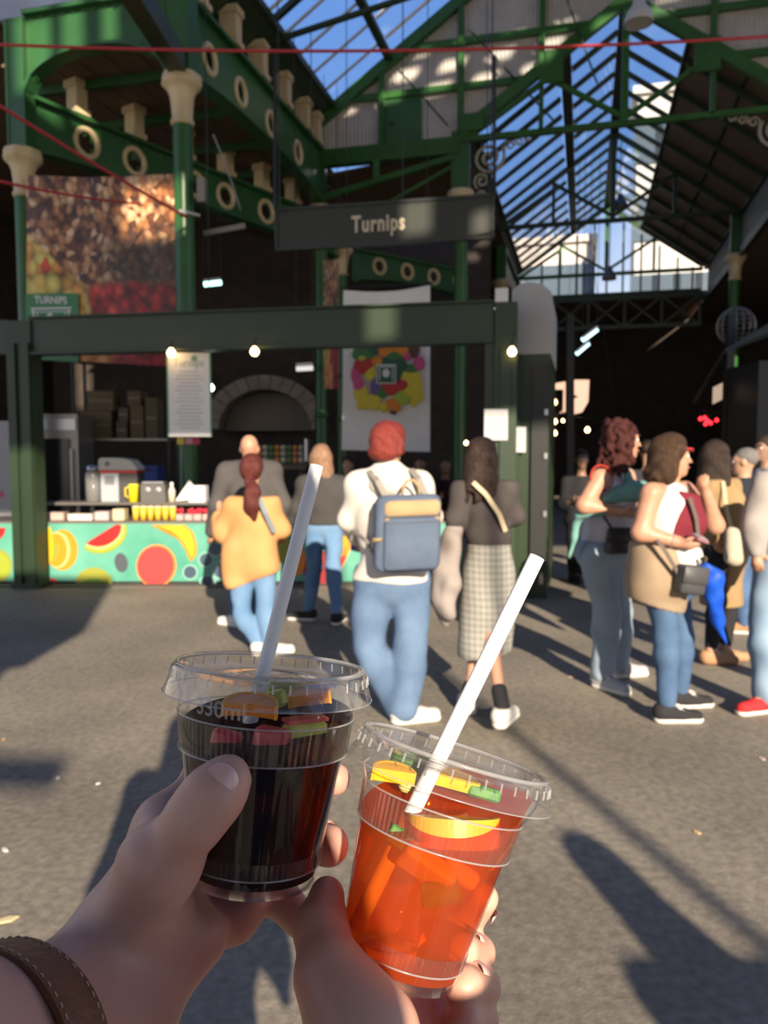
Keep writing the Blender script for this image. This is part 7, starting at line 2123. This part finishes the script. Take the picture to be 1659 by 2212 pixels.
def seg(name, c, ux, uy, R, th, a0, a1, flesh, peel, label, cat, group):
    """a sector of a citrus wheel or a chunk: flat faces, peel along the arc"""
    c = Vector(c); ux = Vector(ux).normalized(); uy = Vector(uy); uy = (uy - ux * uy.dot(ux)).normalized(); nz = ux.cross(uy)
    root = thing(name, label, cat, c, group)
    n = 22
    arc = [(R * math.cos(math.radians(a0 + (a1 - a0) * i / n)), R * math.sin(math.radians(a0 + (a1 - a0) * i / n))) for i in range(n + 1)]
    MB().prism([(0, 0)] + arc, c - nz * th / 2, ux, uy, th).build('flesh', flesh, root)
    ring = arc + [(x * 1.12, y * 1.12) for x, y in reversed(arc)]
    mb = MB()
    for i in range(n):
        q = [arc[i], arc[i + 1], (arc[i + 1][0] * 1.12, arc[i + 1][1] * 1.12), (arc[i][0] * 1.12, arc[i][1] * 1.12)]
        mb.prism(q, c - nz * (th / 2 + 0.0003), ux, uy, th + 0.0006)
    mb.build('peel', peel, root)
    return root
def chunk(name, c, size, ax, az, m, label, cat, group, skin=None):
    c = Vector(c)
    root = thing(name, label, cat, c, group)
    ax = Vector(ax).normalized(); az = Vector(az); az = (az - ax * az.dot(ax)).normalized(); ay = az.cross(ax)
    pts = []
    R3 = np.array([[ax[i], ay[i], az[i]] for i in range(3)])
    sx, sy, sz = size[0] / 2, size[1] / 2, size[2] / 2
    mb = MB()
    b = min(sx, sy, sz) * 0.4
    for zz, ins in ((-sz, b), (-sz + b, 0), (sz - b, 0), (sz, b)):
        pts.append([c + ax * x + ay * y + az * zz for x, y in rrect((sx - ins) * 2, (sy - ins) * 2, min(sx - ins, sy - ins) * 0.6, 4)])
    n = len(pts[0])
    vs = [v for r in pts for v in r]
    fs = [(i * n + k, i * n + (k + 1) % n, (i + 1) * n + (k + 1) % n, (i + 1) * n + k) for i in range(3) for k in range(n)]
    fs += [tuple(reversed(range(n))), tuple(3 * n + k for k in range(n))]
    sharp(mb.add(vs, fs).build('flesh', m, root), 40)
    if skin is not None:
        MB().box(c + az * (sz + 0.0006), (size[0] * 0.98, size[1] * 0.98, 0.0016), ax, None, az).build('skin', skin, root)
    return root
G1, G2 = 'fruit pieces in the sangria', 'fruit pieces in the amber punch'
n1, e1, b1 = C1.n, C1.ex, C1.eb
seg('orange_slice', P(540, 1533, 0.352), e1, b1 + n1 * 0.25, 0.0115, 0.006, -10, 190, ORG, ORP, 'orange wedge floating on the sangria next to the straw', 'orange slice', G1)
chunk('lime_piece', P(585, 1514, 0.372), (0.016, 0.009, 0.008), e1 + n1 * 0.4, n1, LIM, 'small yellow green lime piece touching the straw end in the sangria', 'lime piece', G1)
seg('orange_slice', P(668, 1512, 0.372), e1 + n1 * 0.2, b1 + n1 * 0.4, 0.0095, 0.006, 0, 180, ORG, ORP, 'small orange wedge between lime rim and apple chunk in the sangria', 'orange slice', G1)
chunk('lime_piece', P(622, 1492, 0.395), (0.022, 0.008, 0.008), e1, n1, LIM, 'green lime slice lying at the back of the sangria', 'lime piece', G1)
chunk('strawberry_chunk', C1.L(0.0325, 282, -0.0300), (0.0165, 0.011, 0.015), e1 - n1 * 0.12, n1, STB, 'bright red strawberry chunk against the wall of the sangria cup', 'strawberry', G1)
chunk('apple_chunk', C1.L(0.0300, 315, -0.0285), (0.020, 0.010, 0.0165), e1 + n1 * 0.10 + b1 * 0.5, n1, APP, 'yellow green apple chunk against the wall of the sangria cup', 'apple piece', G1, APR)
chunk('strawberry_chunk', C1.L(0.0330, 246, -0.0300), (0.014, 0.008, 0.009), e1 - n1 * 0.2, n1, STB, 'dim red fruit chunk under the orange wedge in the sangria', 'strawberry', G1)
n2, e2, b2 = C2.n, C2.ex, C2.eb
seg('orange_slice', C2.L(0.0140, 300, -0.0315), e2 + n2 * 0.24, -b2 + n2 * 0.12, 0.0195, 0.012, 8, 172, YEL, ORP, 'large glowing half slice of orange at the wall of the punch cup', 'orange slice', G2)
seg('orange_slice', P(985, 1694, 0.372), e2, b2 + n2 * 0.2, 0.0105, 0.006, 5, 185, YEL, ORP, 'orange wedge floating behind the large half slice of orange', 'orange slice', G2)
seg('orange_slice', P(850, 1678, 0.362), e2 + n2 * 0.1, b2 + n2 * 0.25, 0.0095, 0.006, 5, 185, YEL, ORP, 'orange wedge floating next to the ribbed wall of the punch cup', 'orange slice', G2)
chunk('cucumber_slice', C2.L(0.0272, 262, -0.0475), (0.026, 0.008, 0.015), e2 * 0.9 - n2 * 0.28, n2 * 0.6 - b2 * 0.6, CUC, 'cucumber stick with green skin under the large half slice of orange', 'cucumber', G2)
chunk('cucumber_skin_piece', C2.L(0.0295, 281, -0.0560), (0.018, 0.005, 0.0105), e2 + n2 * 0.50, n2, CUS, 'green cucumber skin end at the bottom of the cucumber stick', 'cucumber', G2)
chunk('cucumber_skin_piece', C2.L(0.0300, 236, -0.0405), (0.018, 0.004, 0.0085), e2 - n2 * 0.30, n2, CUS, 'dark green cucumber strip along the shaded wall of the punch cup', 'cucumber', G2)
chunk('apple_chunk', P(892, 1696, 0.378), (0.014, 0.009, 0.008), e2, n2, CUC, 'pale apple cube beside the straw in the punch', 'apple piece', G2)
chunk('cucumber_skin_piece', P(1045, 1712, 0.375), (0.017, 0.006, 0.006), e2, n2, CUS, 'short green cucumber piece above the large half slice of orange', 'cucumber', G2)
chunk('cucumber_slice', P(885, 1648, 0.395), (0.020, 0.006, 0.010), e2, n2, CUS, 'dark cucumber slice at the back wall of the punch cup', 'cucumber', G2)
chunk('orange_chunk', C2.L(0.0270, 300, -0.0465), (0.018, 0.008, 0.008), e2 - n2 * 0.3, n2, YEL, 'small orange chunk below the large one in the punch', 'orange slice', G2)
# mint leaf bent along the wall
lf = thing('mint_leaf', 'bright green mint leaf pressed to the wall of the punch cup', 'leaf', C2.L(0.036, 335, -0.03), G2)
vs, fs = [], []
K, W_ = 10, 5
for i in range(K + 1):
    u = i / K
    wd = 0.0085 * math.sin(math.pi * min(1, u * 0.95 + 0.05)) ** 0.7 * (1 + 0.12 * (i % 2))
    for j in range(W_):
        v = (j / (W_ - 1) - 0.5) * 2
        z = -0.0170 - 0.026 * u + v * wd * 0.5
        phi = 350 - 34 * u + math.degrees(v * wd * 0.9 / 0.04)
        vs.append(C2.L(wall_r(z) - 0.0018 - 0.0012 * (1 - abs(v)), phi, z))
for i in range(K):
    for j in range(W_ - 1):
        fs.append((i * W_ + j, i * W_ + j + 1, (i + 1) * W_ + j + 1, (i + 1) * W_ + j))
MB().add(vs, fs).build('blade', MNT, lf, smooth=True)
MB().tube([C2.L(wall_r(-0.0170 - 0.026 * u) - 0.0012, 350 - 34 * u, -0.0170 - 0.026 * u) for u in (0.05, 0.5, 0.95)], 0.0006, 5).build('midrib', LIM, lf)

# ================================================================== THE TWO HANDS
HSK1 = mat('hand_skin_cool', (0.56, 0.335, 0.265), 0.48, col2=(0.50, 0.265, 0.205), scale=35, sss=0.25, bump=0.10, bscale=650, spec=0.45, lo=0.3, hi=0.75)
HSK2 = mat('hand_skin_warm', (0.60, 0.355, 0.26), 0.46, col2=(0.54, 0.275, 0.195), scale=35, sss=0.25, bump=0.09, bscale=650, spec=0.45, lo=0.3, hi=0.75)
NAIL = mat('finger_nail', (0.66, 0.37, 0.33), 0.22, col2=(0.70, 0.45, 0.41), scale=60, sss=0.2, spec=0.6, coat=0.4)
NAILT = mat('finger_nail_tip', (0.72, 0.62, 0.55), 0.3)
def chain(pts, rs, k=0.006):
    return [('c', pts[i], pts[i + 1], rs[i], rs[i + 1], k) for i in range(len(pts) - 1)]
def nail(parent, c, along, nrm, w, L):
    along = Vector(along).normalized(); nrm = Vector(nrm); nrm = (nrm - along * nrm.dot(along)).normalized(); sd_ = along.cross(nrm)
    vs, fs = [], []
    A, B = 10, 8
    for i in range(A + 1):
        u = -1 + 2 * i / A
        half = w / 2 * (1 - 0.28 * abs(u) ** 3) * (0.86 if i in (0, A) else 1)
        for j in range(B + 1):
            v = -1 + 2 * j / B
            ar = 0.17 * w * (1 - v * v) - 0.17 * w + 0.0007
            vs.append(Vector(c) + along * (u * L / 2 * (1 - 0.14 * v * v)) + sd_ * v * half + nrm * (ar + 0.0006 * (1 - u * u)))
    for i in range(A):
        for j in range(B):
            a = i * (B + 1) + j
            fs.append((a, a + 1, a + B + 2, a + B + 1))
    o = MB().add(vs, fs).build('finger_nail', NAIL, parent, smooth=True)
    return o
def nail_on(parent, A, B, ra, rb, f, nrm, w, L):
    """nail lying on a finger segment A-B at fraction f, facing nrm"""
    A, B = Vector(A), Vector(B)
    d = (B - A).normalized(); nrm = Vector(nrm); nrm = (nrm - d * nrm.dot(d)).normalized()
    c = A.lerp(B, f) + nrm * (ra + (rb - ra) * f + 0.0011)
    return nail(parent, c, d, nrm, w, L)
def cup_gap(cf, q, r):
    """signed gap between a ball at q and the cup, with the outward direction"""
    v = Vector(q) - cf.T
    z = v.dot(cf.n); rad = v - cf.n * z; rho = rad.length
    out = rad / max(rho, 1e-6)
    R = wall_r(max(-0.1, min(z, -0.004))) * (cf.k if z < -0.0128 else 1.0)
    g_side = rho - R - r
    g_low = (-0.1 - z) - r
    if z < -0.1 and rho < R:
        return g_low, -cf.n
    if z < -0.1:
        e = math.hypot(rho - R, -0.1 - z)
        return e - r, ((out * (rho - R) - cf.n * (-0.1 - z)) / max(e, 1e-6))
    return (g_side, out) if g_side > g_low else (g_low, -cf.n)
def close_on(cf, prims, allow=0.0004, swell=0.0009):
    """push joints out of the cup until the skin just presses on it; shared joints move together"""
    joints = {}
    key = lambda v: tuple(round(x, 7) for x in v)
    for p_ in prims:
        joints.setdefault(key(p_[1]), Vector(p_[1])); joints.setdefault(key(p_[2]), Vector(p_[2]))
    for _ in range(60):
        worst = 0.0
        for p_ in prims:
            ka, kb = key(p_[1]), key(p_[2])
            A, B = joints[ka], joints[kb]
            for i in range(9):
                t = i / 8
                g_, o_ = cup_gap(cf, A.lerp(B, t), p_[3] + (p_[4] - p_[3]) * t + swell)
                if g_ < -allow:
                    worst = min(worst, g_)
                    mv = o_ * (-g_ - allow) * 0.6
                    joints[ka] = joints[ka] + mv * (1 - t); joints[kb] = joints[kb] + mv * t
                    A, B = joints[ka], joints[kb]
        if worst > -allow * 1.5:
            break
    return [(p_[0], joints[key(p_[1])], joints[key(p_[2])]) + tuple(p_[3:]) for p_ in prims], (lambda v: joints[key(v)])
h1 = lambda px, py, d: P(px, py, d)
# ---- hand 1 round the sangria cup
thumb = [h1(262, 2015, 0.338), h1(345, 1868, 0.331), h1(425, 1765, 0.324), h1(468, 1712, 0.327), h1(502, 1672, 0.3325)]
pr = chain(thumb, [0.0185, 0.0142, 0.0116, 0.0116, 0.0090], 0.008)
idx = [h1(362, 1785, 0.385), h1(446, 1676, 0.422), h1(600, 1672, 0.4330), h1(722, 1682, 0.4060)]
mid_ = [h1(345, 1860, 0.392), h1(442, 1790, 0.432), h1(620, 1800, 0.4300), h1(712, 1828, 0.4010)]
rng_ = [h1(350, 1935, 0.388), h1(450, 1915, 0.418), h1(590, 1925, 0.4180), h1(648, 1985, 0.4020)]
pin = [h1(362, 2010, 0.375), h1(440, 2005, 0.392), h1(508, 1985, 0.398), h1(538, 1950, 0.400)]
pr += chain(idx, [0.0130, 0.0108, 0.0095, 0.0088], 0.008)
pr += chain(mid_, [0.0135, 0.0112, 0.0100, 0.0105], 0.008)
pr += chain(rng_, [0.0135, 0.0115, 0.0105, 0.0098], 0.008)
pr += chain(pin, [0.0130, 0.0110, 0.0105, 0.0095], 0.008)
wr_a, wr_b = h1(150, 2178, 0.325), h1(235, 2240, 0.318)
pr += [('c', idx[0], wr_a, 0.0120, 0.0165, 0.015), ('c', mid_[0], wr_a.lerp(wr_b, 0.35), 0.0135, 0.0185, 0.015), ('c', rng_[0], wr_a.lerp(wr_b, 0.65), 0.0140, 0.0185, 0.015), ('c', pin[0], wr_b, 0.0140, 0.0175, 0.015),
       ('c', h1(330, 1960, 0.352), h1(235, 2080, 0.333), 0.0185, 0.0185, 0.015), ('c', h1(425, 2030, 0.368), h1(290, 2160, 0.332), 0.0140, 0.0165, 0.015),
       ('c', h1(345, 1868, 0.331), h1(352, 1800, 0.372), 0.0115, 0.010, 0.018)]
fa = h1(-300, 2400, 0.235)
pr += [('c', wr_a, fa + Vector((-0.012, 0, 0.012)), 0.0195, 0.032, 0.02), ('c', wr_b, fa + Vector((0.016, 0, -0.016)), 0.0190, 0.032, 0.02), ('c', wr_a.lerp(wr_b, 0.5), fa, 0.0215, 0.034, 0.02)]
hr1 = thing('hand', 'pale left hand in shade gripping the sangria cup, wearing a watch', 'hand', h1(250, 2150, 0.33))
pr, jm = close_on(C1, pr)
thumb = [jm(v) for v in thumb]; mid_ = [jm(v) for v in mid_]
hm1 = organic('hand_and_forearm', pr, HSK1, hr1, h=0.0017, k=0.008, warp=wob(0.0004, 160, 1))
tocam = lambda q: (CAM - Vector(q)).normalized()
nail_on(hm1, thumb[3], thumb[4], 0.0116, 0.0090, 0.45, tocam(thumb[4]) + Vector((-0.12, 0, 0.12)), 0.0142, 0.0165)
nail_on(hm1, mid_[2], mid_[3], 0.0100, 0.0105, 0.80, Vector((0.75, -0.35, 0.6)), 0.0105, 0.0100)
# ---- hand 2 round the punch cup
th2 = [h1(785, 2240, 0.306), h1(722, 2105, 0.324), h1(706, 2012, 0.346), h1(708, 1935, 0.366)]
pr = chain(th2, [0.0185, 0.0136, 0.0108, 0.0088], 0.010)
i2 = [h1(800, 2120, 0.405), h1(900, 2040, 0.424), h1(1000, 2000, 0.4180), h1(1048, 1940, 0.4020)]
m2_ = [h1(830, 2190, 0.400), h1(950, 2105, 0.416), h1(1030, 2062, 0.4030), h1(1000, 2054, 0.3790)]
r2_ = [h1(860, 2260, 0.392), h1(975, 2185, 0.405), h1(1036, 2128, 0.3860), h1(1002, 2128, 0.3620)]
p2_ = [h1(890, 2320, 0.382), h1(1000, 2275, 0.390), h1(1034, 2205, 0.3740), h1(1004, 2203, 0.3540)]
pr += chain(i2, [0.0125, 0.0105, 0.0092, 0.0076], 0.005)
pr += chain(m2_, [0.0125, 0.0104, 0.0096, 0.0086], 0.003)
pr += chain(r2_, [0.0125, 0.0106, 0.0102, 0.0094], 0.003)
pr += chain(p2_, [0.0120, 0.0105, 0.0096, 0.0086], 0.003)
w2a, w2b = h1(760, 2480, 0.325), h1(900, 2490, 0.330)
pr += [('c', i2[0], w2a, 0.015, 0.021, 0.02), ('c', m2_[0], w2a.lerp(w2b, 0.4), 0.016, 0.022, 0.02), ('c', r2_[0], w2a.lerp(w2b, 0.7), 0.016, 0.022, 0.02), ('c', p2_[0], w2b, 0.016, 0.021, 0.02), ('c', th2[0], w2a, 0.0185, 0.021, 0.02),
       ('c', h1(830, 2215, 0.362), h1(850, 2330, 0.350), 0.0200, 0.024, 0.02), ('c', h1(930, 2215, 0.378), h1(900, 2330, 0.365), 0.0160, 0.020, 0.018)]
fb2 = h1(860, 3300, 0.24)
pr += [('c', w2a.lerp(w2b, 0.5), fb2, 0.028, 0.038, 0.02)]
hr2 = thing('hand', 'sunlit left hand gripping the amber punch cup from below', 'hand', h1(850, 2250, 0.36))
pr, jm = close_on(C2, pr)
i2 = [jm(v) for v in i2]; m2_ = [jm(v) for v in m2_]; r2_ = [jm(v) for v in r2_]
hm2 = organic('hand_and_forearm', pr, HSK2, hr2, h=0.0017, k=0.008, warp=wob(0.0004, 160, 2))
nail_on(hm2, m2_[2], m2_[3], 0.0096, 0.0086, 0.70, Vector((0.3, -0.25, 0.9)), 0.0100, 0.0110)
nail_on(hm2, r2_[2], r2_[3], 0.0102, 0.0094, 0.70, Vector((0.25, -0.3, 0.9)), 0.0110, 0.0120)
nail_on(hm2, i2[2], i2[3], 0.0092, 0.0076, 0.66, Vector((0.75, -0.5, 0.35)), 0.0088, 0.0090)

# ---- wrist watch (worn on hand 1: a thing of its own)
wax = (fa - wr_a.lerp(wr_b, 0.5)).normalized()
wc0 = wr_a.lerp(wr_b, 0.5) + wax * 0.044
ux_ = (wr_b - wr_a); ux_ = (ux_ - wax * ux_.dot(wax)).normalized(); uy_ = wax.cross(ux_).normalized()
if uy_.y > 0: uy_ = -uy_
BRL = mat('watch_leather', (0.17, 0.075, 0.035), 0.5, col2=(0.12, 0.05, 0.025), scale=60, bump=0.3, bscale=300)
wt = thing('wrist_watch', 'brown leather strap watch with polished steel case', 'watch', wc0)
def band(r0, r1, w, m, name, n=48, a0=0, a1=360):
    vs, fs = [], []
    for k in range(n + 1):
        a = math.radians(a0 + (a1 - a0) * k / n)
        dv = ux_ * math.cos(a) * 1.22 + uy_ * math.sin(a) * 0.98
        for r, q in ((r0, -w / 2), (r1, -w / 2), (r1, w / 2), (r0, w / 2)):
            vs.append(wc0 + dv * r + wax * q)
    for k in range(n):
        for j in range(4):
            fs.append((k * 4 + j, k * 4 + (j + 1) % 4, (k + 1) * 4 + (j + 1) % 4, (k + 1) * 4 + j))
    return MB().add(vs, fs).build(name, m, wt, smooth=False)
band(0.0340, 0.0367, 0.020, BRL, 'strap')
for q in (-0.0082, 0.0082):
    bb = MB()
    N = 60
    for k in range(N):
        a = 2 * math.pi * k / N
        dv = ux_ * math.cos(a) * 1.22 + uy_ * math.sin(a) * 0.98
        bb.box(wc0 + dv * 0.0369 + wax * q, (0.0016, 0.0006, 0.0006), (uy_ * math.cos(a) - ux_ * math.sin(a)))
    bb.build('stitching', mat('stitch', (0.45, 0.3, 0.18), 0.8), wt)
cd = (-ux_ * 0.8 + uy_ * 0.55).normalized()
cc_ = wc0 + cd * 0.0415
CHR = mat('polished_steel', (0.75, 0.76, 0.78), 0.08, 1.0)
MB().lathe([(0.0, -0.003), (0.0165, -0.003), (0.0182, -0.001), (0.0182, 0.004), (0.0165, 0.0062), (0.015, 0.0062)], cc_, cd, 40).build('case', CHR, wt, smooth=True)
MB().lathe([(0.0, 0.0064), (0.0155, 0.0060)], cc_, cd, 40).build('crystal', mat('watch_glass', (0.03, 0.04, 0.08), 0.05), wt)
MB().lathe([(0.0, 0.0), (0.0025, 0.0), (0.0025, 0.004), (0.0, 0.004)], cc_ + wax.cross(cd) * 0.018, wax.cross(cd), 12).build('crown', CHR, wt)
for sx in (-1, 1):
    MB().bar(cc_ + wax.cross(cd) * 0.015 * sx + wax * 0.007, cc_ + wax.cross(cd) * 0.0215 * sx - cd * 0.005 + wax * 0.007, 0.003, 0.004).build('lug', CHR, wt)
    MB().bar(cc_ + wax.cross(cd) * 0.015 * sx - wax * 0.007, cc_ + wax.cross(cd) * 0.0215 * sx - cd * 0.005 - wax * 0.007, 0.003, 0.004).build('lug', CHR, wt)
